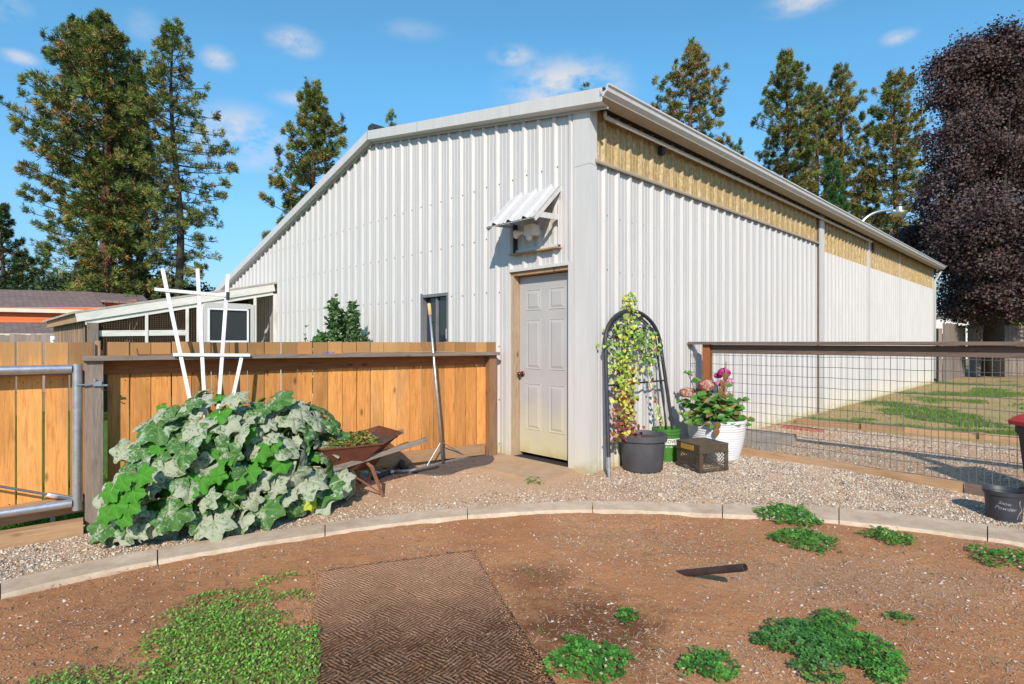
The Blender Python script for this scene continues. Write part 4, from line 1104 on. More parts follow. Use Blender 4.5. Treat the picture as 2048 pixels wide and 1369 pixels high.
for i in range(9):
    q0 = G(728 + i * 9 + random.uniform(-3, 3), 944 + random.uniform(-6, 5) - i * 1.0, .02); a = random.uniform(0, 3.1); d = V3(math.cos(a), math.sin(a), random.uniform(-.1, .3)) * random.uniform(.03, .06)
    mb = MB(); mb.tube([q0 - d, q0, q0 + d], [.014, .02, .014], 8); tag(mb.build('pipe_scrap', m_black if i % 3 else m_label, smooth=True), ('white plumbing scrap in the shade under the wheelbarrow handles' if not i % 3 else 'black plumbing scrap in the shade under the wheelbarrow handles'), 'scrap', 'white plumbing scraps' if not i % 3 else 'black plumbing scraps')

# ------------------------------------------------------------------ rusty wheelbarrow
wb = thing('wheelbarrow', fp(1.0, -.08, .45), 'rusty wheelbarrow full of low green weeds beside the squash plant', 'wheelbarrow')
def wp(s, o, z): return fp(s, z, .47 + o)
top = [wp(.60, -.27, .41), wp(.60, .27, .41), wp(1.12, .33, .41), wp(1.34, .24, .475), wp(1.34, -.24, .475), wp(1.12, -.33, .41)]
bot = [wp(.74, -.18, .20), wp(.74, .18, .20), wp(.92, .20, .19), wp(1.02, .17, .20), wp(1.02, -.17, .20), wp(.92, -.20, .19)]
mb = MB(); k = 6; tin = [p + (sum(top, V3(0, 0, 0)) / 6 - p) * .03 for p in top]; bin_ = [p + UP * .01 + (sum(bot, V3(0, 0, 0)) / 6 - p) * .03 for p in bot]
mb.add(bot + top + tin + bin_, [(i, (i + 1) % k, k + (i + 1) % k, k + i) for i in range(k)] + [(k + i, k + (i + 1) % k, 2 * k + (i + 1) % k, 2 * k + i) for i in range(k)] + [(2 * k + i, 2 * k + (i + 1) % k, 3 * k + (i + 1) % k, 3 * k + i) for i in range(k)] + [tuple(range(k - 1, -1, -1)), tuple(3 * k + i for i in range(k))])
mb.build('tray', m_rust, wb)
mb = MB(); mb.tube(top + [top[0]], .009, 6); mb.build('rim', m_rust, wb)
mb = MB(); sl = [p + (sum(top, V3(0, 0, 0)) / 6 - p) * .06 - UP * .03 for p in top]; mb.add(sl, [tuple(range(6))]); soil = mb.build('soil', m_soil, wb)
bar('handle', wp(.35, .20, .16), wp(1.60, .245, .385), .045, .035, UP, m_grey, wb); bar('handle', wp(.35, -.20, .16), wp(1.60, -.245, .40), .045, .035, UP, m_grey, wb)
for sg in (-1, 1):
    mb = MB(); mb.tube([wp(1.02, .21 * sg, .24), wp(1.06, .225 * sg, .20), wp(1.16, .235 * sg, -.075)], [.012, .02, .014], 6); mb.build('leg', m_rust2, wb)
    mb = MB(); mb.tube([wp(.80, .20 * sg, .22), wp(1.15, .235 * sg, -.05)], .008, 6); mb.build('leg_brace', m_rust2, wb)
mb = MB(); wc = wp(.28, 0, .10)
for i in range(24):
    a = 2 * math.pi * i / 24
ringp = [wc + (FD * math.cos(2 * math.pi * i / 24) + UP * math.sin(2 * math.pi * i / 24)) * .15 for i in range(25)]
mb.tube(ringp, .035, 8, caps=False); wh = mb.build('wheel', m_black, wb, smooth=True)
mb = MB(); mb.tube([wc - FN * .03, wc + FN * .03], .10, 12); mb.build('hub', m_rust, wh)

# ------------------------------------------------------------------ woven mat and short pipe in the dirt yard
ML, MR = V3(-1.185, 3.42, 0), V3(-.267, 3.75, 0); md = V3(.27, -.963, 0).normalized(); mx = (MR - ML).normalized(); mw = (MR - ML).length; mL = 1.95
mb = MB(); nx, ny = 34, 64
def mpz(p): return gd(p.x, p.y) * .6 + gz(p.x, p.y) * .4 + .013 + .003 * mnoise.noise(p * 9)
og = ML + md * mL; og.z = -.12
vs = []
for j in range(ny + 1):
    for i in range(nx + 1):
        p = ML + mx * (mw * (1.0 + .05 * (j / ny)) * i / nx - .004 * math.sin(j * .8) * (1 if i in (0, nx) else 0)) + md * (mL * j / ny); p = p + md * (.012 * math.sin(i * 1.3) if j in (0, ny) else 0); p.z = mpz(p); vs.append(p)
n1 = len(vs); vs += [p - UP * .014 for p in vs]
w1 = nx + 1
fs = [(j * w1 + i, (j + 1) * w1 + i, (j + 1) * w1 + i + 1, j * w1 + i + 1) for j in range(ny) for i in range(nx)]
fs += [(j * w1, n1 + j * w1, n1 + (j + 1) * w1, (j + 1) * w1) for j in range(ny)] + [(j * w1 + nx, (j + 1) * w1 + nx, n1 + (j + 1) * w1 + nx, n1 + j * w1 + nx) for j in range(ny)]
fs += [(i, i + 1, n1 + i + 1, n1 + i) for i in range(nx)]
mb.add(vs, fs)
V = mb.build('woven_mat', m_weave, origin=og)
# turn its local frame so that object y runs along the mat
yx = -md; xx = V3(yx.y, -yx.x, 0); Mn = frame(og, xx, yx, UP)
V.data.transform(Mn.inverted() @ WM[V]); V.matrix_basis = Mn; WM[V] = Mn
V.data.polygons.foreach_set('use_smooth', [True] * len(V.data.polygons))
tag(V, 'large dirty brown woven mat lying in the dirt yard', 'mat')

P = scatter(1500, -1.3, .3, 1.9, 3.75, lambda x, y: True, lambda x, y: .12 + .8 * max(0, mnoise.noise(Vector((x * 2.5, y * 2.5, 8)))))
P = np.array([(x, y, gd(x, y) + .020) for x, y in P])
straws('mat_litter', P, rng.uniform(.006, .030, len(P)), rng.uniform(.0007, .0016, len(P)), np.array([(.62, .46, .32), (.42, .28, .18), (.25, .14, .08)])[rng.integers(0, 3, len(P))])
edge_pts = [ML + mx * (mw * t_) for t_ in np.linspace(0, 1, 500)] + [MR + md * t_ for t_ in np.linspace(0, 1.9, 900)] + [ML + md * t_ for t_ in np.linspace(0, 1.9, 900)]
P = np.array([(p_.x + random.gauss(0, .022), p_.y + random.gauss(0, .022), 0) for p_ in edge_pts]); P[:, 2] = [gd(a_, b_) + .014 for a_, b_ in P[:, :2]]
stones('mat_edge_soil', P, rng.uniform(.002, .006, len(P)), np.array([(.42, .22, .12), (.50, .28, .16), (.34, .17, .09)])[rng.integers(0, 3, len(P))], m_stone, flat=.5)
pa = G(1366, 1147, .0); pb = V3(1.26, 3.0, .082)
mb = MB(); d = (pb - pa).normalized(); a = d.cross(UP).normalized(); b2 = a.cross(d); n = 14; vs = []
for (c_, r_) in ((pa - d * .1, .021), (pb, .021), (pb, .016), (pb - d * .15, .016)):
    vs += [c_ + (a * math.cos(2 * math.pi * k / n) + b2 * math.sin(2 * math.pi * k / n)) * r_ for k in range(n)]
mb.add(vs, [(i * n + k, (i) * n + (k + 1) % n, (i + 1) * n + (k + 1) % n, (i + 1) * n + k) for i in range(3) for k in range(n)])
tag(mb.build('dark_pipe', m_dirtpipe, auto=40), 'short dark pipe sticking out of the dirt at a low angle', 'pipe')

# ------------------------------------------------------------------ pots and crate by the corner
P1 = V3(1.364, 5.80, 0); P1.z = gz(0, 5.8)
pot = thing('black_planter', P1, 'large black plastic planter below the arched trellis', 'planter')
mb = MB(); mb.lathe(P1, [(0, 0), (.19, 0), (.205, .02), (.228, .315), (.250, .318), (.252, .375), (.243, .378), (.236, .37), (.225, .30), (0, .30)], 48); mb.build('pot', m_blackpot, pot, auto=35)
mb = MB(); mb.lathe(P1, [(.228, .33), (.12, .335), (0, .345)], 24); mb.build('soil', m_soil, pot)
for k in range(5):
    a = R(-130 + k * 22); q0 = P1 + V3(math.cos(a) * .195, math.sin(a) * .195, .02); mb = MB(); mb.box(q0, (.022, .012, .03), (V3(-math.sin(a), math.cos(a), 0), V3(math.cos(a), math.sin(a), 0), UP)); mb.build('drain_slot', m_dark, pot)
P2 = V3(1.745, 6.26, gz(0, 6.2))
gbk = thing('green_bucket', P2, 'green plastic nursery bucket with white print band behind the black planter', 'bucket')
mb = MB(); mb.lathe(P2, [(0, 0), (.130, 0), (.142, .30), (.150, .302), (.150, .318), (.143, .32), (.144, .335), (.150, .337), (.151, .36), (.144, .362), (.128, .02), (0, .02)], 40); mb.build('pail', m_green_b, gbk, auto=30)
mb = MB(); mb.lathe(P2, [(.1390, .195), (.1410, .260)], 40); mb.build('label_band', m_label, gbk, auto=30)
f2 = cyl(P2, .130, .142, .30, R(-90), .0022)
text_mesh('PROVEN', .056, m_dark, 'lettering', lambda x, y: f2(x * .9 + .012, y, .228), gbk, 0, .0006)
text_mesh('# 1 white and', .024, m_label, 'lettering', lambda x, y: f2(x + .02, y, .172), gbk, 0, .0004)
P3 = V3(2.33, 6.33, gz(0, 6.3))
wpot = thing('white_planter', P3, 'big round white ribbed planter beside the wire fence post', 'planter')
prof = [(0, 0), (.215, 0), (.235, .015)]
for i in range(15):
    z = .03 + i * .026; r_ = .235 + .075 * math.sin(min(1, z / .42) * math.pi / 2)
    prof += [(r_, z), (r_ + .003, z + .010), (r_ + .0035, z + .018), (r_ + .0005, z + .0255)]
prof += [(.312, .425), (.322, .428), (.324, .458), (.312, .462), (.30, .44), (.28, .36), (0, .36)]
m_wpot = M_simple('white_pot_plastic', (.74, .71, .71), (.68, .65, .65), 5, .5, 0, .1, 60)
mb = MB(); mb.lathe(P3, prof, 56); mb.build('pot', m_wpot, wpot, auto=60)
mb = MB(); mb.lathe(P3, [(.295, .40), (.15, .41), (0, .42)], 24); mb.build('soil', m_soil, wpot)

CR = V3(1.900, 5.62, 0); CR.z = gz(0, 5.7) ; ca_ = R(21); cx_ = V3(math.cos(ca_), math.sin(ca_), 0); cy_ = V3(-math.sin(ca_), math.cos(ca_), 0); cw, ch = .365, .285
cr = thing('milk_crate', CR + cx_ * .18 + cy_ * .18, 'upturned brown plastic milk crate in front of the white planter', 'crate')
def cp(x, y, z): return CR + cx_ * x + cy_ * y + UP * z
for (x, y) in ((0, 0), (cw, 0), (cw, cw), (0, cw)):
    sx = 1 if x == 0 else -1; sy = 1 if y == 0 else -1
    mb = MB(); mb.box(cp(x + sx * .022, y + sy * .005, ch / 2), (.044, .012, ch - .004), (cx_, cy_, UP)); mb.box(cp(x + sx * .005, y + sy * .030, ch / 2), (.010, .038, ch - .004), (cx_, cy_, UP)); mb.build('corner_post', m_crate, cr)
def side(o, dx, dn, name_l):
    """one lattice side from corner o along dx, outward dn"""
    mb = MB()
    def P(x, z, e=0): return o + dx * x + UP * z + dn * e
    for z in (.006, .022, .038): mb.box(P(cw / 2, z, .002), (cw, .010, .007), (dx, dn, UP))
    mb.box(P(cw / 2, .062, -.001), (cw - .02, .006, .008), (dx, dn, UP)); 
    x0, x1, za, zb = .045, cw - .045, .05, .20
    stp = .036
    for dsg in (1, -1):
        k = -10
        while k < 20:
            xs = x0 + k * stp
            A = (xs, za); B = (xs + dsg * (zb - za), zb)
            (ax, az), (bx, bz2) = A, B
            # clip to the opening
            def lerp(t): return (ax + (bx - ax) * t, az + (bz2 - az) * t)
            ts = []
            tx0 = (x0 - ax) / (bx - ax); tx1 = (x1 - ax) / (bx - ax); lo, hi = max(0, min(tx0, tx1)), min(1, max(tx0, tx1))
            if hi - lo > .08:
                p, q = lerp(lo), lerp(hi); mb.tube([P(*p), P(*q)], .0027, 4)
            k += 1
    tag(mb.build('lattice_side', m_crate, cr), kind='stuff')
    mb = MB(); mb.box(P(cw / 2, .245, -.003), (cw - .09, .006, .078), (dx, dn, UP)); mb.build('side_panel', m_crate, cr)
    mb = MB(); mb.box(P(cw / 2, .203, .003), (cw, .010, .007), (dx, dn, UP)); mb.build('side_rib', m_crate, cr)
side(cp(0, 0, 0), cx_, -cy_, ''); side(cp(cw, 0, 0), cy_, cx_, ''); side(cp(0, cw, 0), cx_, cy_, ''); side(cp(0, 0, 0), cy_, -cx_, '')
mb = MB(); mb.box(cp(-.0035, cw * .52, .245), (.003, .20, .055), (cx_, cy_, UP)); mb.build('label', m_yellowlab, cr)
mb = MB(); e = .010
for (x0, y0, x1, y1) in ((0, 0, cw, 0), (cw, 0, cw, cw), (cw, cw, 0, cw), (0, cw, 0, 0)): mb.tube([cp(x0, y0, ch), cp(x1, y1, ch)], .006, 6)
mb.build('top_rim', m_crate, cr)
mb = MB(); mb.box(cp(cw / 2, cw / 2, ch - .010), (cw - .01, cw - .01, .008), (cx_, cy_, UP)); mb.build('base_plate', m_crate, cr)
mb = MB()
for k in range(-11, 12):
    for dsg in (1, -1):
        x0 = cw / 2 + k * .030 - dsg * 0; 
        ax, ay, bx, by = x0 - cw / 2 * 1, 0, x0 + cw / 2 * 1, cw
        if dsg < 0: ay, by = cw, 0
        lo = max(0, (0 - ax) / (bx - ax)); hi = min(1, (cw - ax) / (bx - ax))
        if hi - lo > .05:
            mb.tube([cp(ax + (bx - ax) * lo, ay + (by - ay) * lo, ch - .003), cp(ax + (bx - ax) * hi, ay + (by - ay) * hi, ch - .003)], .0028, 4)
tag(mb.build('top_lattice', m_crate, cr), kind='stuff')

# ------------------------------------------------------------------ arched metal trellis
at = thing('arched_trellis', sp(.7, -.03, .12), 'black arched metal trellis with scrolls leaning on the barn side wall', 'trellis')
def ao(z): return .06 + .17 * (1 - min(1, max(0, z / 1.65)))
def ap(u, z, e=0): return sp(u, z, ao(z) + e)
UL, UR, UM = .14, 1.19, .665
arch = [ap(UM - (UM - UL) * math.cos(a), 1.27 + .385 * math.sin(a)) for a in np.linspace(0, math.pi, 25)]
def arcp(rx, rz, e, a0=0, a1=math.pi, n=20): return [ap(UM - rx * math.cos(a), 1.27 + rz * math.sin(a), e) for a in np.linspace(a0, a1, n)]
tubeobj('arch_tube', arcp(UM - UL, .37, 0), .021, m_iron, at, 10)
tubeobj('inner_arch', arcp(UM - UL - .045, .325, -.02), .009, m_iron, at, 8)
tubeobj('leg_tube', [ap(.04, .16), ap(UL, 1.27)], .020, m_iron, at, 10); tubeobj('leg_tube', [ap(1.33, -.03), ap(UR, 1.27)], .020, m_iron, at, 10)
tubeobj('leg_tube', [ap(1.235, -.03, -.03), ap(1.15, 1.25, -.03)], .010, m_iron, at, 8)
tubeobj('leg_foot', [ap(.026, -.05), ap(.04, .165)], .017, m_galv, at, 10)
for u_ in (UL, UR):
    tubeobj('collar', [ap(u_, 1.235), ap(u_, 1.27)], .028, m_iron, at, 12); tubeobj('collar', [ap(u_, 1.195), ap(u_, 1.21)], .026, m_iron, at, 12)
tubeobj('cross_bar', [ap(.10, .86), ap(1.235, .86)], .010, m_iron, at, 8)
def scroll(u0, z0, sx, sc, turns=1.35):
    pts = []
    for i in range(26):
        a = i / 25 * turns * 2 * math.pi; r_ = sc * (1 - i / 25 * .78)
        pts.append(ap(u0 + sx * (r_ * math.cos(a) - sc), z0 + r_ * math.sin(a) * 1.15, -.012))
    tubeobj('scroll', pts, .0062, m_iron, at, 6)
scroll(.62, 1.42, 1, .125); scroll(.71, 1.42, -1, .125); scroll(.36, 1.40, 1, .10); scroll(.97, 1.40, -1, .10)
tubeobj('scroll', [ap(.18 + .17 * (1 - math.cos(a)), 1.22 - .10 * math.sin(a) , -.01) for a in np.linspace(0, math.pi, 14)], .006, m_iron, at, 6)
tubeobj('scroll', [ap(.81 + .17 * (1 - math.cos(a)), 1.22 - .10 * math.sin(a) , -.01) for a in np.linspace(0, math.pi, 14)], .006, m_iron, at, 6)
for (u_, z_) in ((.40, 1.47), (.90, 1.47)):
    mb = MB(); mb.sphere(ap(u_, z_, -.01), .022, 8, 6, (1, .6, 1.3)); mb.build('scroll_leaf', m_iron, at, smooth=True)
#MARK3

# ------------------------------------------------------------------ squash plant
def squash_mesh(seed, mat):
    rd = random.Random(seed); na = 37; rings = (.0, .30, .58, .82, 1.0)
    V = []; T = []; F = []
    lob = rd.uniform(.09, .15); ph = rd.uniform(0, 6)
    cup = rd.uniform(-.30, -.05); fold = rd.uniform(.05, .22); tw = rd.uniform(-.25, .25)
    for ri, fr_ in enumerate(rings):
        for k in range(na):
            th = -math.pi * .94 + 2 * math.pi * .94 * k / (na - 1)          # 0 = tip
            r0 = .80 + lob * math.cos(th * 180 / 55 * math.pi / 180 * 2 * math.pi / 2 * 2) if False else .80 + lob * math.cos(th * 360 / 62)
            r0 += .035 * math.sin(th * 19 + ph) + .02 * math.sin(th * 31 + ph * 2)
            r0 *= (1 - .18 * max(0, abs(th) - 2.2))
            r_ = r0 * fr_ if ri < 4 else r0
            x, y = r_ * math.sin(th), r_ * math.cos(th)
            vein = max(0, math.cos(th * 360 / 62)) ** 6 if abs(th) < 2.6 else 0
            z = cup * r_ ** 2 + fold * (abs(x)) * (1 - .5 * r_) + .09 * (1 - vein) * math.sin(fr_ * math.pi) + .03 * math.sin(th * 13 + fr_ * 9 + ph) + .07 * math.sin(th * 5 + ph) * fr_ ** 2 + tw * x * y * .6 - .12 * max(0, y) ** 2
            V.append((x, y, z)); T.append((vein * (1 - fr_ * .5) if ri else 1, 0, 0))
    for ri in range(len(rings) - 1):
        for k in range(na - 1):
            F.append((ri * na + k, ri * na + k + 1, (ri + 1) * na + k + 1, (ri + 1) * na + k))
    V = np.array(V); F = np.array(F)[:, ::-1]
    return bulk_mesh('leaf', V, F, mat, np.array(T), smooth=True, k=4)
SQ = {k: [squash_mesh(i * 7 + j, m) for j in range(5)] for i, (k, m) in enumerate((('pale', m_sq_pale), ('mid', m_sq_mid), ('green', m_sq_green), ('yellow', m_sq_yellow)))}
C_S = V3(-2.22, 4.44, -.14)
sqp = thing('squash_plant', C_S, 'sprawling squash plant with broad mildewed grey green leaves by the left fence', 'squash plant')
random.seed(5)
A_S, B_S, H_S = .85, .47, 1.00
def ell(az, el, k=1.0):
    """point on the mound, az from the fence direction towards the viewer, el up"""
    ce = math.cos(el) ** .62
    bulge = 1 + .07 * math.sin(3 * az + 1)
    return C_S + FD * (A_S * k * bulge * ce * math.cos(az)) + FN * (B_S * k * bulge * ce * math.sin(az)) + UP * (H_S * k * math.sin(el) ** .92)
def place_leaf(kind, P, N, size, roll=0.0, droop=.8):
    N = N.normalized(); tip = (V3(0, 0, -droop) + (P - C_S - UP * .3) * .5 + V3(random.uniform(-.4, .4), random.uniform(-.4, .4), 0))
    tip = (tip - N * tip.dot(N)); tip.normalize()
    q = Matrix.Rotation(roll, 3, N) @ tip; x = q.cross(N).normalized()
    o = link('leaf', random.choice(SQ[kind]), frame(P, x, q, N, (size, size, size)), sqp)
    return o
lv = 0; ga = math.pi * (3 - math.sqrt(5))
NL = 225
for i in range(NL):
    el = math.asin(min(.985, .03 + .96 * (i + .5) / NL)); az = i * ga
    az = (az + math.pi) % (2 * math.pi) - math.pi
    if az < -.5 and random.random() < .55: continue          # fewer leaves on the fence side
    k = random.uniform(.90, 1.06); P = ell(az, el, k)
    if P.z < -.02: P.z = random.uniform(-.0, .08)
    n_e = (P - C_S - UP * .1); n_e = V3(n_e.x / A_S, n_e.y / B_S, n_e.z / H_S).normalized() if n_e.length else UP
    out = (FD * ((P - C_S).dot(FD) / A_S ** 2) + FN * ((P - C_S).dot(FN) / B_S ** 2) + UP * ((P.z - C_S.z) / H_S ** 2)).normalized()
    N = out * .75 + UP * .45 + V3(0, -.45, .1) + V3(random.gauss(0, .48), random.gauss(0, .45), random.gauss(0, .35))
    u = random.random(); kind = 'pale' if u < .52 else 'mid'
    if u > .93: kind = 'yellow' if P.z < .2 and u > .97 else 'green'
    place_leaf(kind, P, N, random.choice((.08, .10, .12, .135, .15, .175)) * random.uniform(.9, 1.1), random.uniform(-.7, .7))
for i in range(60):      # inner leaves that close the gaps
    el = random.uniform(.05, 1.35); az = random.uniform(-.3, 3.4); P = ell(az, el, random.uniform(.6, .82))
    place_leaf(random.choice(('green', 'mid', 'mid')), P, V3(random.gauss(0, .4), -.5 + random.gauss(0, .4), .6), random.uniform(.10, .17), random.uniform(-1, 1))
# fresh green shoots in the middle and at the lower left, as seen in the photo
def on_mound(px, py, k=1.02):
    d = V3((px - CX) / FPX, 1, (CY - py) / FPX); o = V3(0, 0, CAMZ); best = None
    for i in range(400):
        p = o + d * (3.2 + i * .006); q = p - C_S
        v = (q.dot(FD) / A_S) ** 2 + (q.dot(FN) / B_S) ** 2 + (q.z / H_S) ** 2
        if v < k * k: return p
    return o + d * 4.4
for (px, py, s_) in ((460, 905, .12), (492, 868, .10), (440, 882, .09), (520, 905, .10), (545, 890, .085), (400, 960, .12), (375, 985, .11), (430, 935, .11), (500, 945, .10), (470, 960, .10), (420, 905, .09), (355, 970, .09)):
    P = on_mound(px, py, 1.04); place_leaf('green', P, V3(random.gauss(0, .2), -.9, .55 + random.gauss(0, .15)), s_, random.uniform(-1, 1))
for (px, py, s_) in ((270, 985, .085), (262, 1010, .09), (285, 950, .08), (232, 1010, .085), (222, 985, .08), (245, 965, .075), (212, 1028, .075), (250, 1035, .08)):
    p = W(px, py, 3.66); s_ *= 1.15; place_leaf('green', p, V3(-.2, -.9, .4), s_, random.uniform(-1, 1))
for (px, py, s_, kd) in ((258, 1060, .07, 'yellow'), (300, 838, .06, 'mid'), (322, 805, .05, 'green'), (440, 790, .075, 'green'), (560, 800, .12, 'pale'), (655, 975, .19, 'mid'), (640, 1000, .17, 'pale'), (680, 960, .14, 'pale'), (330, 1050, .17, 'pale'), (590, 1045, .14, 'pale'), (520, 1060, .15, 'pale'), (430, 1055, .15, 'pale')):
    p = W(px, py, 4.25 + (px - 450) * .0017)
    if py < 850:
        p = W(px, py + 8, 4.45 + (px - 450) * .0010); mb = MB(); mb.tube([p, p.lerp(C_S + UP * .75, .35) - UP * .03, p.lerp(C_S + UP * .45, .8)], [.006, .007, .009], 6, caps=False); mb.build('petiole', m_petiole, sqp, smooth=True)
    place_leaf(kd, p, V3(-.1, -.7, .75), s_, random.uniform(-.5, .5))
mbp = []
for i in range(26):
    az = random.uniform(-.2, 3.3); el = random.uniform(.15, 1.3); P = ell(az, el, .93); q0 = C_S + FD * random.uniform(-.5, .5) + FN * random.uniform(-.1, .15)
    q0.z = -.05; m_ = (q0 + P) / 2 + UP * .14 + V3(random.uniform(-.08, .08), 0, 0)
    mb = MB(); mb.tube([q0, q0 * .6 + m_ * .4 + UP * .05, m_, (m_ + P) / 2 + UP * .03, P], [.011, .010, .009, .008, .006], 6, caps=False); mb.build('petiole', m_petiole, sqp, smooth=True)

# ------------------------------------------------------------------ generic small leaves
def oval_leaf(name, mat, w=.42, fold=.12, droop=.18, n=5):
    V = []; F = []
    for i in range(n + 1):
        t = i / n; ww = w * math.sin(math.pi * min(1, t ** .8)) ** .9; z = -droop * t * t
        if i in (0, n): ww = .01
        V += [(-ww, t, z + fold * ww / w), (0, t, z), (ww, t, z + fold * ww / w)]
    for i in range(n):
        for k in (0, 1): F.append((3 * i + k, 3 * i + k + 1, 3 * i + 3 + k + 1, 3 * i + 3 + k))
    return bulk_mesh(name, np.array(V), np.array(F), mat, smooth=True, k=4)
def put_leaf(me, P, d, N, size, parent, wx=1.0, name='leaf'):
    d = d.normalized(); N = (N - d * N.dot(d)); N.normalize(); x = d.cross(N)
    return link(name, me, frame(P, x, d, N, (size * wx, size, size)), parent)
m_hy1 = M_leaf('hydrangea_leaf', (.10, .27, .035), (.05, .15, .02)); m_hy2 = M_leaf('olive_leaf', (.22, .24, .05), (.28, .16, .05)); m_hy3 = M_leaf('russet_leaf', (.30, .16, .06), (.18, .07, .03))
HL = [oval_leaf('leaf', m, w, .14, dr) for m, w, dr in ((m_hy1, .36, .2), (m_hy1, .32, .35), (m_hy2, .36, .25), (m_hy3, .30, .3))]

hyd = thing('hydrangea', P3 + UP * .42, 'bushy hydrangea with pink and dried flower heads growing in the white planter', 'hydrangea')
random.seed(21)
HB = P3 + UP * .42
def hpx(px, py, dy=0.0): return W(px, py, P3.y + dy)
tips = [(1375, 745, .0), (1395, 790, -.18), (1365, 830, -.1), (1402, 820, -.25), (1430, 800, -.25), (1450, 770, -.05), (1478, 812, -.1), (1495, 840, .05), (1488, 850, -.1), (1425, 850, -.32), (1455, 845, -.3), (1400, 845, -.28), (1440, 815, -.3), (1465, 790, .1), (1412, 775, .1), (1384, 810, .1), (1470, 830, -.28), (1485, 800, .1), (1440, 790, -.15), (1360, 800, 0), (1420, 825, -.33), (1450, 820, -.34), (1385, 848, -.2), (1475, 852, -.25), (1410, 800, -.1), (1455, 800, -.2), (1435, 835, -.36)]
for (px, py, dy) in tips:
    T = hpx(px, py, dy); b0 = HB + V3((T.x - HB.x) * .35, (T.y - HB.y) * .35, -.02)
    m1 = (b0 + T) / 2 + UP * .04
    pts = [b0, m1, T]
    mb = MB(); mb.tube(pts, [.006, .005, .003], 5); mb.build('stem', m_stem, hyd)
    for lev, tt in enumerate((.35, .6, .8, .97)):
        c_ = b0.lerp(T, tt) + UP * .03 * math.sin(tt * 3.14)
        for sgn in range(2 if tt < .9 else 4):
            a = random.uniform(0, 6.28); d = V3(math.cos(a), math.sin(a) - .25, random.uniform(-.15, .45))
            put_leaf(HL[random.choices(range(4), (6, 5, 2.4, 1.0))[0]], c_, d, UP * .7 + V3(random.gauss(0, .3), -.9, 0), random.uniform(.08, .135) * (.8 if tt > .9 else 1), hyd)
def flower_head(P, r_, cols, parent, n=150, flat=.75):
    V = []; F = []; T = []; rd = np.random.default_rng(int(P.x * 1000) % 9999)
    for i in range(n):
        z = 1 - 1.75 * (i + .5) / n; a = i * ga; q = math.sqrt(max(0, 1 - z * z)); nn = Vector((q * math.cos(a), q * math.sin(a), z))
        c_ = Vector((nn.x * r_, nn.y * r_, nn.z * r_ * flat)) * rd.uniform(.86, 1.05)
        x, y, _ = axes(nn, Vector((rd.normal(), rd.normal(), rd.normal()))); s_ = r_ * rd.uniform(.17, .26); col = np.array(cols[rd.integers(0, len(cols))]) * rd.uniform(.75, 1.2)
        for k in range(4):
            a1 = k * math.pi / 2; dx = x * math.cos(a1) + y * math.sin(a1); dy = -x * math.sin(a1) + y * math.cos(a1); b0 = len(V)
            V += [c_, c_ + dx * s_ * .6 + dy * s_ * .45 + nn * s_ * .15, c_ + dx * s_ + nn * s_ * .05, c_ + dx * s_ * .6 - dy * s_ * .45 + nn * s_ * .15]
            F.append((b0, b0 + 1, b0 + 2, b0 + 3)); T += [col * .6, col, col * 1.1, col]
    me = bulk_mesh('flower_head', np.array(V), np.array(F), m_leafc, np.array(T), k=4)
    o = link('flower_head', me, Matrix.Translation(P), parent); return o
dry = [(.50, .16, .12), (.62, .33, .27), (.40, .10, .08), (.66, .48, .38)]; pk = [(.62, .03, .26), (.75, .12, .42), (.45, .02, .16)]; pk2 = [(.72, .35, .50), (.66, .12, .36), (.8, .55, .6)]
for (px, py, r_, cols, dy, lb) in ((1373, 786, .078, dry, -.05, 'dried brick red flower head'), (1412, 772, .088, dry, -.1, 'dried peach and rust flower head'), (1448, 746, .070, pk, .0, 'magenta flower head'), (1440, 768, .055, pk2, -.03, 'pale pink flower head'), (1458, 764, .055, pk2, .05, 'pink flower head'), (1436, 752, .045, pk, .08, 'magenta flower head')):
    P = hpx(px, py, dy); tag(flower_head(P, r_, cols, hyd), lb); mb = MB(); mb.tube([P - UP * .02, P.lerp(HB, .5) + UP * .03, HB], [.004, .005, .006], 5); mb.build('stem', m_stem, hyd)
# brown stake with dry leaves
mb = MB(); mb.tube([hpx(1448, 850, -.1), hpx(1452, 724, -.1)], [.010, .007], 6); mb.build('stake', m_canes, hyd)
for (px, py) in ((1438, 775), (1447, 790), (1443, 760), (1434, 842), (1432, 855), (1450, 745)):
    put_leaf(HL[3], hpx(px, py, -.34 if py > 800 else -.12), V3(random.uniform(-.3, .3), -.2, -1), V3(0, -1, .3), .11, hyd)

# ------------------------------------------------------------------ vine on the arch
vine = thing('climbing_vine', P1 + UP * .34, 'yellowing vine with red brown lower leaves climbing the arched trellis', 'vine')
m_v = [M_leaf('yellow_vine_leaf', (.50, .50, .05), (.60, .60, .12)), M_leaf('lime_vine_leaf', (.24, .38, .05), (.36, .46, .07)), M_leaf('green_vine_leaf', (.08, .20, .03), (.13, .27, .05)), M_leaf('russet_vine_leaf', (.26, .06, .03), (.16, .04, .025))]
def heart(mat):
    pts = [(0, 0), (.30, -.16), (.50, .12), (.42, .48), (.16, .80), (0, 1.0), (-.16, .80), (-.42, .48), (-.50, .12), (-.30, -.16)]
    V = [(0, .35, -.05)] + [(x, y, .10 * abs(x) - .15 * y * y + .02) for x, y in pts]; n = len(pts)
    return bulk_mesh('leaf', np.array(V), np.array([(0, 1 + i, 1 + (i + 1) % n) for i in range(n)]), mat, smooth=True)
VL = [heart(m) for m in m_v]
random.seed(33)
def vcenter(z):   # path of the main mass up the arch: (u, half width)
    return np.interp(z, [.30, .5, .7, .9, 1.1, 1.35, 1.6, 1.8], [.36, .36, .38, .42, .44, .52, .60, .62]), np.interp(z, [.30, .5, .7, .9, 1.1, 1.3, 1.5, 1.62, 1.8], [.17, .14, .12, .16, .24, .34, .20, .14, .06])
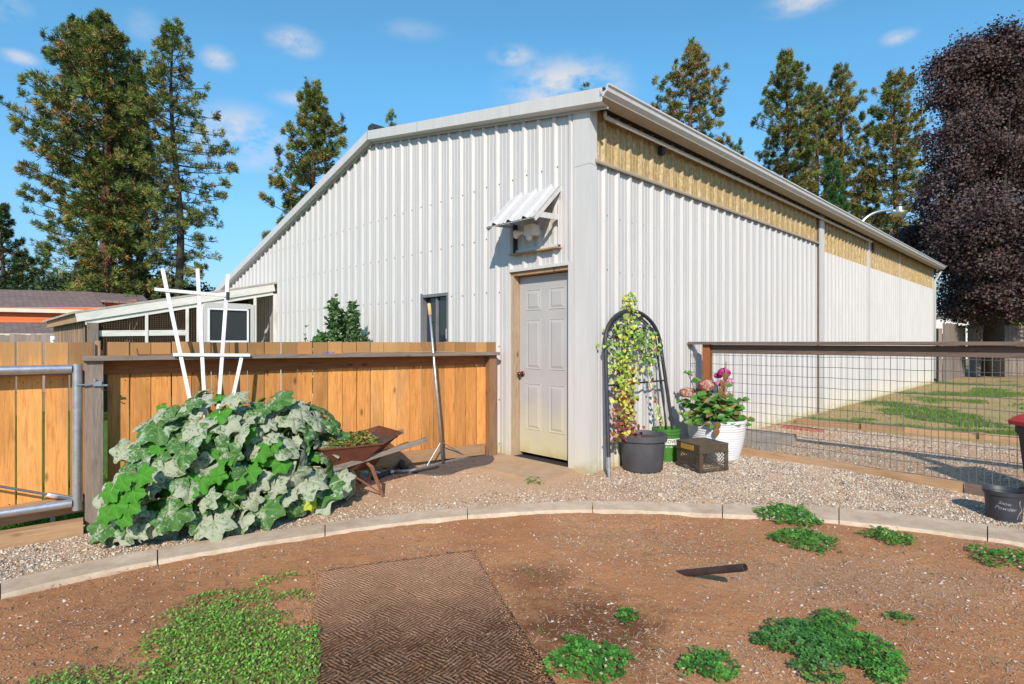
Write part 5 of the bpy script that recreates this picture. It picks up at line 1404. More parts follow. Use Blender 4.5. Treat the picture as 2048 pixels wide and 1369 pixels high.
nv = 0; XV, XF, XT = [], [], []; vcol = [[(.50, .50, .05), (.60, .58, .12)], [(.24, .38, .05), (.34, .44, .07)], [(.08, .20, .03), (.13, .27, .05)], [(.26, .06, .03), (.17, .04, .025), (.34, .12, .04)]]
hp = [(0, 0), (.30, -.16), (.50, .12), (.42, .48), (.16, .80), (0, 1.0), (-.16, .80), (-.42, .48), (-.50, .12), (-.30, -.16)]
while nv < 1000:
    z = random.choices((random.uniform(.30, .62), random.uniform(.6, 1.0), random.uniform(1.0, 1.48), random.uniform(1.48, 1.84)), (.24, .24, .43, .09))[0]
    uc, hw = vcenter(z)
    u_ = random.gauss(uc, hw * .58)
    if z > 1.05 and z < 1.45 and random.random() < .3: u_ = random.uniform(.75, 1.10)
    o_ = ao(z) + random.uniform(-.05, .08)
    P = sp(u_, z, max(.03, o_))
    rel = z + random.gauss(0, .12); left = u_ < .62
    if rel < .66: kind = random.choices((0, 1, 2, 3), (1.0, .5, .3, 6.5))[0]
    elif rel < 1.08: kind = random.choices((0, 1, 2, 3), (4, 2.5, 1, 1.0))[0]
    elif rel < 1.5: kind = random.choices((0, 1, 2, 3), (1.2, 4, 4.2, .3) if left else (.4, 2.0, 6, .6))[0]
    else: kind = random.choices((0, 1, 2), (4, 4, 1))[0]
    d = V3(random.gauss(0, .5), -.3 + random.gauss(0, .3), -.75 + random.gauss(0, .4)).normalized(); N = V3(random.gauss(0, .55), -1, .5 + random.gauss(0, .3)); s_ = random.uniform(.022, .046)
    nv += 1
    if nv <= 270: put_leaf(VL[kind], P, d, N, s_, vine)
    else:
        N = (N - d * N.dot(d)).normalized(); x = d.cross(N); b0 = len(XV); col = np.array(random.choice(vcol[kind])) * random.uniform(.6, 1.25)
        XV.append(P + d * s_ * .35); XV += [P + x * (hx * s_) + d * (hy * s_) + N * s_ * (.1 * abs(hx) - .15 * hy * hy) for hx, hy in hp]; XT += [col] * 11
        XF += [(b0, b0 + 1 + i, b0 + 1 + (i + 1) % 10) for i in range(10)]
vo_ = WM[vine].translation
tag(link('small_leaves', bulk_mesh('small_leaves', np.array(XV) - np.array(vo_), np.array(XF), m_leafc, np.array(XT)), Matrix.Translation(vo_), vine), kind='stuff')
leaves = [o for o in vine.children]
for (pts_) in ([(.46, .36), (.44, .6), (.40, .85), (.46, 1.1), (.55, 1.4), (.62, 1.75)], [(.52, .36), (.50, .6), (.38, .8), (.34, 1.0)], [(.55, .38), (.52, .62), (.5, .86), (.7, 1.1), (.8, 1.35)], [(1.02, .33), (.98, .6), (.86, .85), (.80, 1.1), (.74, 1.3)], [(1.08, .33), (1.05, .55), (.93, .78), (.9, .95)]):
    mb = MB(); mb.tube([ap(a + random.uniform(-.02, .02), z, .015) for a, z in pts_], .0035, 5); mb.build('stem', m_canes, vine)
for i in range(34):
    t = random.random(); z = .36 + .65 * t; u_ = 1.06 - .22 * t + random.uniform(-.06, .06)
    put_leaf(VL[random.choices((0, 1, 2, 3), (2, 1, 1.5, 1) if z < .6 else (.3, .5, 2, .7))[0]], ap(u_, z, .02), V3(random.gauss(0, .6), -.2, -.6), V3(random.gauss(0, .4), -1, .4), random.uniform(.022, .038), vine)

# ------------------------------------------------------------------ young bush behind the left fence
def bush(name, base, h, w, n, mat_cols, lab, cat, seed, leaf=.045, group=None):
    rd = np.random.default_rng(seed); t = thing(name, base, lab, cat, group); V = []; F = []; T = []
    mb = MB(); ns = max(3, int(w * 10))
    for i in range(ns):
        a = rd.uniform(0, 6.28); top_ = base + V3(math.cos(a) * w * rd.uniform(.2, .8), math.sin(a) * w * rd.uniform(.2, .8), h * rd.uniform(.6, 1.0)); 
        if i == 0: top_ = base + UP * h
        mb.tube([base, (base + top_) / 2 + V3(rd.uniform(-.04, .04), 0, .03), top_], [.012, .008, .003], 5)
        nl = n // ns
        for k in range(nl):
            tt = rd.uniform(.25, 1.02); c_ = base.lerp(top_, tt); rr = w * .38 * (1.15 - tt)
            c_ = c_ + V3(rd.normal() * rr * .6, rd.normal() * rr * .6, rd.normal() * .05)
            d = Vector((rd.normal(), rd.normal(), rd.normal() * .6 + .3)).normalized(); s_ = leaf * rd.uniform(.7, 1.3); x = d.cross(Vector((rd.normal(), rd.normal(), rd.normal()))).normalized() * s_ * .3
            b0 = len(V); V += [c_, c_ + d * s_ * .5 + x, c_ + d * s_, c_ + d * s_ * .5 - x]; F.append((b0, b0 + 1, b0 + 2, b0 + 3)); col = np.array(mat_cols[rd.integers(0, len(mat_cols))]) * rd.uniform(.7, 1.3); T += [col] * 4
    s_ = mb.build('stems', m_stem, t); tag(s_, kind='stuff')
    V = np.array(V) - np.array(base); tag(link('foliage', bulk_mesh('foliage', V, np.array(F), m_leafc, np.array(T), k=4), Matrix.Translation(base), t), kind='stuff'); return t
gcols = [(.05, .12, .03), (.08, .17, .04), (.035, .09, .025), (.12, .2, .06)]
b1 = W(668, 760, 8.0); b1.z = 0
bush('young_bush', b1, 1.86, .60, 4600, gcols, 'upright dark green bush rising above the fence against the white gable', 'bush', 3, .075)
b2 = W(712, 760, 8.0); b2.z = 0; bush('young_bush', b2, 1.66, .34, 1500, gcols, 'smaller side bush just right of the upright dark green bush', 'bush', 4, .07)
b3 = W(612, 760, 8.2); b3.z = 0; bush('young_bush', b3, 1.45, .16, 220, gcols, 'lowest bush tip peeking over the fence left of the upright bush', 'bush', 5, .05)

# ------------------------------------------------------------------ weeds in the wheelbarrow
def mat_leaves(n, pick, size, cols, lift=.02, k=5):
    """little leaf rosettes: returns V,F,T"""
    V = []; F = []; T = []
    for i in range(n):
        c_ = pick(); s_ = size * random.uniform(.6, 1.3); col = np.array(random.choice(cols)) * random.uniform(.7, 1.3)
        nx_, ny_ = random.gauss(0, .35), random.gauss(0, .35); N = Vector((nx_, ny_, 1)).normalized(); x, y, _ = axes(N, Vector((random.gauss(0, 1), random.gauss(0, 1), .1)))
        b0 = len(V); V.append(c_ + N * 0); T.append(col * .75)
        for j in range(k):
            a = 2 * math.pi * j / k; V.append(c_ + (x * math.cos(a) + y * math.sin(a)) * s_ + N * s_ * .25); T.append(col)
        F += [(b0, b0 + 1 + j, b0 + 1 + (j + 1) % k) for j in range(k)]
    return V, F, T
def pick_wb():
    s_ = random.uniform(.63, 1.14); o_ = random.uniform(-.27, .27)
    return wp(s_, o_, .40 + .055 * (1 - abs(o_) / .3) + .03 * mnoise.noise(Vector((s_ * 8, o_ * 8, 0))) + random.uniform(0, .02))
V, F, T = mat_leaves(2600, pick_wb, .011, [(.13, .28, .03), (.20, .34, .05), (.09, .2, .03), (.42, .24, .09), (.30, .26, .07), (.45, .16, .08)])
wd = link('weeds', bulk_mesh('weeds', np.array(V) - np.array(fp(1.0, -.08, .45)), np.array(F), m_leafc, np.array(T)), Matrix.Translation(fp(1.0, -.08, .45)))
tag(wd, 'low green and rust coloured weeds growing in the wheelbarrow tray', 'weeds', kind='stuff')

# ------------------------------------------------------------------ clover and grass on the dirt
def clover(px, py, rx, ry, lab, n=None, cols=None, flowers=0, leaf=.0115, shape=None, dens=4200):
    c_ = G(px, py); ax_ = G(px + rx, py).x - c_.x; ay_ = abs(G(px, py - ry).y - G(px, py + ry).y) / 2
    seed = px * .013; V = []; F = []; T = []; cols = cols or [(.06, .21, .028), (.09, .28, .04), (.13, .35, .05), (.04, .14, .022)]
    n = n or int(math.pi * ax_ * ay_ * dens); cnt = 0; tries = 0
    while cnt < n and tries < n * 12:
        tries += 1; x = random.uniform(-1.35, 1.35); y = random.uniform(-1.35, 1.35)
        r_ = math.hypot(x, y) + .55 * mnoise.noise(Vector((x * 1.6 + seed, y * 1.6, seed))) + .25 * mnoise.noise(Vector((x * 5 + seed, y * 5, seed)))
        if r_ > 1 - random.random() ** 3 * .35: continue
        X, Y_ = c_.x + x * ax_, c_.y + y * ay_; h = .012 + .028 * max(0, 1 - r_ * r_) * (min(ax_, .25) / .25) + random.uniform(0, .022)
        N = Vector((random.gauss(0, .35), random.gauss(-.15, .35), 1)).normalized(); xx_, yy_, _ = axes(N, Vector((random.gauss(0, 1), random.gauss(0, 1), .1)))
        C_ = Vector((X, Y_, gd(X, Y_) + h)); s_ = leaf * random.uniform(.65, 1.25); col = np.array(random.choice(cols)) * random.uniform(.75, 1.25)
        for j in range(3):
            a = 2.094 * j; d = xx_ * math.cos(a) + yy_ * math.sin(a); e = -xx_ * math.sin(a) + yy_ * math.cos(a); b0 = len(V)
            V += [C_, C_ + d * s_ * .6 + e * s_ * .55 + N * s_ * .12, C_ + d * s_ * 1.1 + e * s_ * .3, C_ + d * s_ * 1.1 - e * s_ * .3, C_ + d * s_ * .6 - e * s_ * .55 + N * s_ * .12]
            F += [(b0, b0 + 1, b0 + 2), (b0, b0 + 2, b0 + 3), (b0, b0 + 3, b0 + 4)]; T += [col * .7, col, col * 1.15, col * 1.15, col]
        cnt += 1
    for i in range(flowers):
        a = random.uniform(0, 6.28); r_ = math.sqrt(random.random()) * .9; X, Y_ = c_.x + math.cos(a) * r_ * ax_, c_.y + math.sin(a) * r_ * ay_
        C_ = Vector((X, Y_, gd(X, Y_) + random.uniform(.045, .065))); fc = random.choice([(.62, .52, .38), (.55, .42, .25), (.7, .64, .52)])
        for j in range(14):
            d = Vector((random.gauss(0, 1), random.gauss(0, 1), random.gauss(.3, 1))).normalized() * .009; e = d.cross(Vector((random.gauss(0, 1), 1, 0))).normalized() * .0035; b0 = len(V); V += [C_ - e, C_ + e, C_ + d]; F.append((b0, b0 + 1, b0 + 2)); T += [np.array(fc)] * 3
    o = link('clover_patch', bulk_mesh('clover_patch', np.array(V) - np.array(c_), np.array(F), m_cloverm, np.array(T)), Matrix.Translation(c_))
    return tag(o, lab, 'clover')
random.seed(8)
clover(1575, 1036, 66, 24, 'flowering clover patch spilling against the kerb on the right', flowers=60)
clover(1608, 1086, 58, 22, 'dense clover patch just below the flowering patch at the kerb', flowers=6)
clover(1780, 1079, 42, 17, 'small clover patch alone right of the kerb patches', flowers=14)
clover(2022, 1127, 60, 26, 'straggly clover patch at the right edge below the kerb end', flowers=8, dens=3000)
clover(1612, 1300, 88, 58, 'lower left lobe of the big clover patch near the front', dens=4600, leaf=.012, cols=[(.06, .2, .035), (.09, .26, .05), (.12, .24, .08), (.04, .14, .025)])
clover(1690, 1288, 86, 56, 'upper right lobe of the big clover patch near the front', dens=4600, leaf=.012)
clover(1755, 1345, 48, 34, 'tail of the big clover patch towards the lower right corner', dens=4200, leaf=.012)
clover(1166, 1332, 84, 46, 'bright green clover patch beside the woven mat at the bottom', flowers=8, leaf=.013, cols=[(.07, .24, .03), (.10, .32, .05), (.05, .17, .02)])
clover(1420, 1340, 66, 32, 'loose clover patch at the bottom between the mat and the big patch', dens=3200, leaf=.013)
clover(1252, 1241, 26, 14, 'tiny clover tuft above the loose bottom patch', dens=4200)
clover(1800, 1243, 26, 11, 'tiny clover tuft right of the big clover patch', dens=3600)
clover(1655, 1368, 45, 8, 'sliver of clover at the bottom edge under the big patch', dens=3600)
clover(1072, 966, 20, 6, 'small green tuft in front of the concrete pad', dens=5200, leaf=.008, cols=[(.06, .22, .02), (.09, .3, .03)])
for (px, py) in ((1262, 966), (1075, 1152), (1100, 1105), (1330, 1230), (1290, 1110), (1515, 1130), (60, 1290), (1010, 1215), (1085, 1260), (1060, 1140), (1640, 1168), (1870, 1150), (1960, 1195), (905, 1128), (1545, 1130), (1255, 1275)):
    tl_ = {1262: 'in the gravel left of the black planter base', 1075: 'just right of the woven mat far corner', 1100: 'above the mat corner towards the kerb', 1330: 'right of the tiny clover tuft', 1290: 'left of the dark pipe', 1515: 'right of the raised end of the dark pipe', 60: 'near the lower left corner of the yard', 1010: 'against the right edge of the woven mat', 1085: 'in the dark damp soil right of the mat', 1060: 'closest to the far right corner of the mat', 1640: 'below the dense clover patch at the kerb', 1870: 'right of the small lone clover patch', 1960: 'below the straggly clover at the right edge', 905: 'beyond the far edge of the woven mat', 1545: 'between the dark pipe and the dense clover', 1255: 'below the tiny clover tuft'}[px]
    V, F, T = [], [], []
    c_ = G(px, py)
    for i in range(26):
        a = random.uniform(0, 6.28); d = Vector((math.cos(a), math.sin(a), random.uniform(.3, 1.1))).normalized() * random.uniform(.012, .03); e = d.cross(UP).normalized() * .0016; b0 = len(V)
        q0 = c_ + V3(random.gauss(0, .022), random.gauss(0, .022), 0); V += [q0 - e, q0 + e, q0 + d]; F.append((b0, b0 + 1, b0 + 2)); T += [np.array(random.choice([(.10, .2, .03), (.16, .24, .05), (.07, .16, .02)]))] * 3
    tag(link('grass_tuft', bulk_mesh('grass_tuft', np.array(V) - np.array(c_), np.array(F), m_leafc, np.array(T)), Matrix.Translation(c_)), 'tiny grass tuft on the bare dirt ' + tl_, 'grass tuft', 'tiny grass tufts on the dirt')
# sprawling weed left of the mat
V, F, T = [], [], []
def weed_d(x, y):
    c_ = (x + 1.55) / .62; 
    q = V3(x, y, 0) - ML; side_ = q.dot(mx)          # stay left of the mat
    if side_ > -.015: return 0
    r_ = math.hypot((side_ + .34) / .48, (y - 2.35) / .88) if side_ > -.95 else 9
    r2 = math.hypot((side_ + .78) / .58, (y - 2.0) / .45)
    r_ = min(r_, r2) + .45 * mnoise.noise(Vector((x * 2.2, y * 2.2, 4))) + .3 * mnoise.noise(Vector((x * 7, y * 7, 4)))
    return max(0, min(1, (1.05 - r_) * 2.2))
cnt = 0
while cnt < 27000:
    x = random.uniform(-2.6, -.7); y = random.uniform(1.7, 3.45)
    if random.random() > weed_d(x, y): continue
    a = random.uniform(0, 6.28); L_ = random.uniform(.010, .022); d = Vector((math.cos(a), math.sin(a), random.uniform(.1, .8))).normalized() * L_; e = d.cross(Vector((random.gauss(0, .4), random.gauss(0, .4), 1))).normalized() * L_ * .24; b0 = len(V)
    q0 = Vector((x, y, gd(x, y) + .008 + random.uniform(0, .022) * weed_d(x, y))); col = np.array(random.choice([(.14, .36, .04), (.20, .46, .05), (.08, .23, .025), (.27, .42, .09), (.24, .19, .08)])) * random.uniform(.75, 1.25)
    V += [q0, q0 + d * .5 + e, q0 + d, q0 + d * .5 - e]; F.append((b0, b0 + 1, b0 + 2, b0 + 3)); T += [col] * 4; cnt += 1
tag(link('ground_weeds', bulk_mesh('ground_weeds', np.array(V), np.array(F), m_leafc, np.array(T), k=4)), 'sprawling bright green weeds on the dirt left of the woven mat', 'weeds', kind='stuff')
P = scatter(1500, -2.7, -.7, 1.9, 3.7, lambda x, y: (V3(x, y, 0) - ML).dot(mx) < -.01, lambda x, y: .12 + weed_d(x, y))
P = np.array([(x, y, gd(x, y) + .012) for x, y in P]); rc = np.array([(.16, .10, .06), (.28, .18, .10), (.10, .14, .05)])
straws('runner_stems', P, rng.uniform(.03, .10, len(P)), rng.uniform(.001, .0022, len(P)), rc[rng.integers(0, 3, len(P))])

# lawn blades
def blades(name, n, region, h, cols, lab, w=.004):
    V = np.empty((n, 3, 3)); T = np.empty((n, 3, 3))
    for i in range(n):
        x, y = region(); a = random.uniform(0, 6.28); hh = h * random.uniform(.5, 1.3); c_ = np.array((x, y, gz(x, y) + .0)); e = np.array((math.cos(a), math.sin(a), 0)) * w; t_ = np.array((random.gauss(0, .4) * hh, random.gauss(0, .4) * hh, hh))
        V[i, 0] = c_ - e; V[i, 1] = c_ + e; V[i, 2] = c_ + t_; T[i] = np.array(random.choice(cols)) * random.uniform(.75, 1.25)
    o = link(name, bulk_mesh(name, V.reshape(-1, 3), np.arange(n * 3).reshape(-1, 3), m_leafc, T.reshape(-1, 3)))
    return tag(o, lab, 'grass', kind='stuff')
def lawn_region():
    while True:
        y = 7.2 + 11.5 * random.random() ** 1.5; x = random.uniform(.45, .98) * y
        q = V3(x, y, 0)
        if (q - TA).dot(TN) < .06 or (q - C0).dot(SN) < .12: continue
        g = mnoise.noise(Vector((x * .6 + 2, y * .75, 7))) * 1.2 + .6 * mnoise.noise(Vector((x * 1.9, y * 2.2, 7))); e = (q - TA).dot(TN)
        g += .55 * math.exp(-((e - .45) / .45) ** 2) - .25 * math.exp(-((e - 2.2) / .8) ** 2) + .35 * math.exp(-((e - 4.6) / .9) ** 2) - .35 * math.exp(-(q - C0).dot(SN) * 1.2)
        if random.random() < max(0, min(1, g * 2.0)) + .012: return x, y
gr = [(.07, .17, .02), (.10, .24, .03), (.14, .28, .04), (.05, .12, .015)]
blades('lawn_grass', 52000, lawn_region, .045, gr + [(.30, .26, .10)], 'patchy green grass on the dry lawn behind the wire fence', .006)
blades('dry_grass', 22000, lambda: (lambda y: (random.uniform(.45, .98) * y, y))(7.4 + 11 * random.random() ** 1.4) , .02, [(.52, .40, .18), (.45, .33, .14), (.6, .48, .25)], 'dry straw coloured grass on the lawn behind the wire fence', .006) if False else None
def lawn_left():
    while True:
        s_ = random.uniform(-2.2, 2.5); o_ = -random.uniform(.1, 1.6); p = fp(s_, 0, o_)
        if (p - C0).dot(GN) > .1: return p.x, p.y
blades('fence_grass', 14000, lawn_left, .10, [(.06, .18, .015), (.09, .26, .02), (.13, .32, .03)], 'tall green grass seen through the gaps behind the plank fence', .005)
#MARK4

# ------------------------------------------------------------------ lean-to aviary on the gable
T0 = 8.06
coop = thing('lean_to_coop', gp(T0, 0, 1.6), 'peeling white lean to coop with wire mesh sides against the gable', 'coop')
C1 = C0 + GD * T0
def cs(o, z, e=0.0): return C1 + GN * o + UP * z - GD * e      # side facing the yard; e sets proud of it
def o_at(px):
    r_ = (px - CX) / FPX; return (r_ * C1.y - C1.x) / (GN.x - r_ * GN.y)
def zc(px, py): o = o_at(px); return o, CAMZ + (CY - py) / FPX * (C1 + GN * o).y
OE = o_at(170)
def rz(o): return 2.50 + (1.80 - 2.50) * (o / OE)
mb = MB()
def coop_roof(o0, o1, t0, t1, dz0, dz1):
    f = lambda o, t, dz: C0 + GD * t + GN * o + UP * (rz(o) + dz)
    return [f(o0, t0, dz0), f(o1, t0, dz0), f(o1, t1, dz0), f(o0, t1, dz0), f(o0, t0, dz1), f(o1, t0, dz1), f(o1, t1, dz1), f(o0, t1, dz1)]
m_tar = M_simple('mossy_roofing', (.34, .29, .23), (.50, .47, .42), 4, .9, 0, .3, 20)
mb.hexa(coop_roof(.03, OE + .18, T0 - .06, 13.4, .0, .035)); mb.build('roof', m_tar, coop)
def cbar(name, o0, z0, o1, z1, w, mat, e=.0, t=.04): return bar(name, cs(o0, z0, e), cs(o1, z1, e), w, t, UP if abs(z1 - z0) < abs(o1 - o0) else GN, mat, coop)
cbar('fascia', .08, rz(.08) - .075, OE + .12, rz(OE + .12) - .075, .14, m_whitewood, .035)
cbar('top_plate', .10, rz(.1) - .185, OE, rz(OE) - .185, .07, m_whitewood, .005)
for (x0, x1, m) in ((173, 196, m_grey), (290, 296, m_whitewood), (371, 377, m_whitewood), (393, 406, m_whitewood), (507, 512, m_whitewood), (546, 553, m_whitewood), (554, 561, m_brownwood)):
    o = (o_at(x0) + o_at(x1)) / 2; w = abs(o_at(x0) - o_at(x1))
    cbar('post', o, -.05, o, rz(o) - .20, w, m, .012 if m is m_whitewood else .05)
z = CAMZ + (CY - 668) / FPX * 9.6
cbar('mid_rail', o_at(198), z, o_at(372), z + .03, .10, m_whitewood, .0, .035)
# screen door
oa, ob = o_at(407), o_at(507); dz = rz(ob) - .42
dm = (oa + ob) / 2
cdoor = bar('door', cs(ob + .03, .0, .03), cs(ob + .03, 2.04, .03), .075, .035, GN, m_white, coop)
for (a, b_) in ((oa - .04, 0),): bar('door_stile', cs(a, .0, .03), cs(a, 2.04, .03), .085, .035, GN, m_white, cdoor)
bar('door_rail', cs(ob + .068, 2.0, .03), cs(oa - .083, 2.0, .03), .10, .034, UP, m_white, cdoor); bar('door_rail', cs(ob + .068, .55, .03), cs(oa - .083, .55, .03), 1.08, .034, UP, m_white, cdoor)
o1_, o2_ = o_at(494), o_at(416)
mb = MB(); mb.hexa([cs(ob + .068, 1.1, .02), cs(oa - .083, 1.1, .02), cs(oa - .083, 1.1, .01), cs(ob + .068, 1.1, .01), cs(ob + .068, 1.95, .02), cs(oa - .083, 1.95, .02), cs(oa - .083, 1.95, .01), cs(ob + .068, 1.95, .01)]); mb.build('pane', m_glass, cdoor)
for (p, q, sd) in (((o1_, 1.30), (o1_, 1.93), GN), ((o2_, 1.30), (o2_, 1.93), GN), ((o1_, 1.93), (o2_, 1.93), UP), ((o1_, 1.31), (o2_, 1.31), UP)):
    bar('door_trim', cs(p[0], p[1], .052), cs(q[0], q[1], .052), .035, .012, sd, m_whitebar, cdoor)
# hardware cloth
mb = MB(); r_ = .0028
for (x0, x1) in ((197, 290), (297, 371), (378, 393), (512, 546)):
    a, b_ = o_at(x1), o_at(x0); n = int((b_ - a) / .035)
    for i in range(n + 1):
        o = a + (b_ - a) * i / max(1, n); mb.tube([cs(o, .9, .0), cs(o, rz(o) - .2, .0)], r_, 3, caps=False)
    zz = .95
    while zz < rz(a) - .2:
        oe = min(b_, (zz + .2 - 2.5) / ((1.80 - 2.5) / OE)); 
        if oe > a: mb.tube([cs(a, zz), cs(oe, zz)], r_, 3, caps=False)
        zz += .035
tag(mb.build('wire_mesh', M_simple('rusty_mesh', (.16, .10, .07), (.10, .07, .05), 9, .8), coop), kind='stuff')
# boarded outer side and inner walls
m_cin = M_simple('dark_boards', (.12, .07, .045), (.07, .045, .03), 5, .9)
mb = MB(); f = lambda o, t, z: C0 + GD * t + GN * o + UP * z
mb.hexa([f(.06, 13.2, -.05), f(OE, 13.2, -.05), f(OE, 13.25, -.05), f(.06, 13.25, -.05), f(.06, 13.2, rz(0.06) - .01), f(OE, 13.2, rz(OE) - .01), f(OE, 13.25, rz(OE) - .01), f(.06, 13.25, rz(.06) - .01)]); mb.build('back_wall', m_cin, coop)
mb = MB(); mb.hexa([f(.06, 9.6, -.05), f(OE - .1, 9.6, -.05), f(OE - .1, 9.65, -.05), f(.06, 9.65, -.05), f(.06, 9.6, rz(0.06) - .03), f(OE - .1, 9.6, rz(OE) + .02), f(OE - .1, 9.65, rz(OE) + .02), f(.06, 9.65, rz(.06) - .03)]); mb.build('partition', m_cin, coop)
bar('rafter_board', f(OE + .10, T0 - .03, rz(OE) - .10), f(OE + .10, 13.3, rz(OE) - .10), .15, .04, UP, m_brownwood, coop)
for i in range(17):
    t = T0 + .12 + i * .30; bar('plank', f(OE, t, -.05), f(OE, t, rz(OE) - .12), .15, .02, GD, (m_brownwood, m_grey)[i % 2], coop)
mb = MB()
random.seed(4)
for (x0, y0, h) in ((260, 662, 40), (268, 660, 36), (252, 660, 20), (380, 680, 10)):
    q0 = cs(o_at(x0), 1.3, -.06); pts_ = [q0]
    for k in range(6): pts_.append(pts_[-1] + UP * (h / 6 * .0095) + GN * random.uniform(-.03, .03) * 1.2)
    mb.tube(pts_, .006, 4)
tag(mb.build('dry_vines', m_canes, coop), kind='stuff')

# ------------------------------------------------------------------ neighbouring orange house on the left
m_orange = M_simple('orange_siding_paint', (.72, .16, .045), (.64, .135, .04), 2, .7)
m_shing = bpy.data.materials.new('brown_shingles'); nt, p, o = ng(m_shing)
tc = nt.nodes.new('ShaderNodeTexCoord'); bk_ = nt.nodes.new('ShaderNodeTexBrick'); nt.links.new(tc.outputs['Object'], bk_.inputs['Vector']); bk_.inputs['Scale'].default_value = 1.0
bk_.inputs['Brick Width'].default_value = .30; bk_.inputs['Row Height'].default_value = .16; bk_.inputs['Mortar Size'].default_value = .012
bk_.inputs['Color1'].default_value = (.17, .115, .105, 1); bk_.inputs['Color2'].default_value = (.235, .165, .15, 1); bk_.inputs['Mortar'].default_value = (.07, .05, .045, 1)
nt.links.new(bk_.outputs[0], p.inputs['Base Color']); p.inputs['Roughness'].default_value = .95; bump(nt, p, bk_.outputs['Fac'], -.4, .02)
house = thing('orange_house', W(60, 700, 26), 'low orange house with brown shingle roof beyond the coop at the left edge', 'house')
def Z(py, Y): return CAMZ + (CY - py) / FPX * Y
def X(px, Y): return (px - CX) / FPX * Y
YE, YR = 24.0, 28.0
def quad_slab(name, pts, mat, th=.10):
    mb = MB(); mb.hexa([p_ - UP * th for p_ in pts] + pts); return mb.build(name, mat, house)
xl = X(-420, YE)
quad_slab('roof', [V3(xl, YE, Z(608, YE)), V3(X(218, YE), YE, Z(622, YE)), V3(X(184, YR), YR, Z(584, YR)), V3(xl, YR, Z(574, YR))], m_shing)
quad_slab('roof', [V3(X(202, YE + .5), YE + .5, Z(600, YE + .5)), V3(X(300, YE + .5), YE + .5, Z(606, YE + .5)), V3(X(286, YR + .5), YR + .5, Z(591, YR + .5)), V3(X(184, YR + .5), YR + .5, Z(584.5, YR + .5))], m_shing)
def hbox(name, x0, x1, y0, y1, z0, z1, mat, parent=house):
    mb = MB(); mb.box(((x0 + x1) / 2, (y0 + y1) / 2, (z0 + z1) / 2), (abs(x1 - x0), abs(y1 - y0), abs(z1 - z0))); return mb.build(name, mat, parent)
m_cream = M_simple('cream_trim', (.66, .56, .40), (.58, .50, .36), 3, .6)
bar('gutter', V3(xl, YE - .06, Z(611, YE)), V3(X(218, YE), YE - .06, Z(625, YE)), .17, .1, UP, m_cream, house)
hbox('wall', xl, X(300, YE + .9), YE + .25, YE + 6.5, -.1, Z(618, YE + .3), m_orange)
for i in range(9):
    z_ = Z(645, YE) + i * .135
    if z_ < Z(620, YE) + .05: hbox('siding_board', xl, X(250, YE + .5), YE + .205, YE + .248, z_, z_ + .128, m_orange)
hbox('upper_wall', X(205, YE + 1), X(270, YE + 1), YE + 1.1, YE + 1.4, Z(612, YE + .6), Z(600, YE + 1), m_orange)
YP = 21.5
quad_slab('porch_roof', [V3(xl, YP, Z(667, YP)), V3(X(150, YP), YP, Z(670, YP)), V3(X(168, YE + .5), YE + .5, Z(643, YE + .5)), V3(xl, YE + .5, Z(640, YE + .5))], m_shing, .08)
bar('porch_flashing', V3(xl, YE + .50, Z(640, YE)), V3(X(150, YE), YE + .50, Z(642, YE)), .10, .06, UP, m_cream, house)
bar('porch_gutter', V3(xl, YP - .06, Z(667, YP) - .02), V3(X(150, YP), YP - .06, Z(670, YP) - .02), .11, .1, UP, m_cream, house)
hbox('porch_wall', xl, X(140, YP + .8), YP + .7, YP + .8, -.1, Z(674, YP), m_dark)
# grey plank fence in front of the house
gf = thing('grey_plank_fence', V3(X(50, 15), 15, 0), 'weathered grey plank fence between the orange cedar fence and the orange house', 'fence')
for i in range(40):
    x0 = X(-60, 15) + i * .152 * 1.0
    if x0 > X(175, 15): break
    bar('plank', V3(x0, 15 - i * .01, -.05), V3(x0, 15 - i * .01, 1.50 + random.uniform(-.02, .02)), .143, .02, V3(1, 0, 0), m_grey, gf)

# ------------------------------------------------------------------ right background: plank fence, white house, lamp
bf = thing('back_fence', V3(X(1960, 21), 21, 0), 'tall weathered plank fence in the shade of the dark purple maple', 'fence')
A_, B_ = W(1886, 700, 18.6), W(1932, 700, 22.2)
def plank_run(A_, B_, z1, mat, w=.15):
    d = B_ - A_; d.z = 0; L_ = d.length; d.normalize(); n_ = int(L_ / (w + .012))
    for i in range(n_):
        q0 = A_ + d * (i + .5) * (w + .012); zt = z1 + random.uniform(-.04, .04); zt -= .0
        bar('plank', V3(q0.x, q0.y, -.05), V3(q0.x, q0.y, zt), w, .02, d, mat, bf)
A_.z = B_.z = 0
plank_run(A_, B_, 1.95, m_grey); plank_run(B_ + V3(.1, 0, 0), V3(X(2300, 22.2), 22.4, 0), 1.95, m_grey)
bar('post', V3(X(1878, 18.4), 18.4, -.05), V3(X(1878, 18.4), 18.4, 1.75), .12, .12, V3(1, 0, 0), m_grey, bf)
bar('rail', B_ + V3(.1, .04, 1.4), V3(X(2300, 22.2), 22.44, 1.4), .09, .04, UP, m_grey, bf)
def white_house():
    h = thing('white_house', V3(X(1890, 45), 45, 0), 'bit of a pale house showing between the barn end and the maple', 'house')
    hbox('wall', X(1840, 45), X(1935, 45), 45, 50, -.1, 3.6, m_lamp, h); hbox('window', X(1866, 44.96), X(1890, 44.96), 44.94, 45.0, Z(684, 45), Z(668, 45), m_glass, h)
    mb = MB(); mb.hexa([V3(X(1830, 44), 44.4, 3.5), V3(X(1945, 44), 44.4, 3.5), V3(X(1945, 44), 50.5, 3.5), V3(X(1830, 44), 50.5, 3.5), V3(X(1830, 44), 47.3, 4.9), V3(X(1945, 44), 47.3, 4.9), V3(X(1945, 44), 47.5, 4.9), V3(X(1830, 44), 47.5, 4.9)]); mb.build('roof', m_roof, h)
white_house()
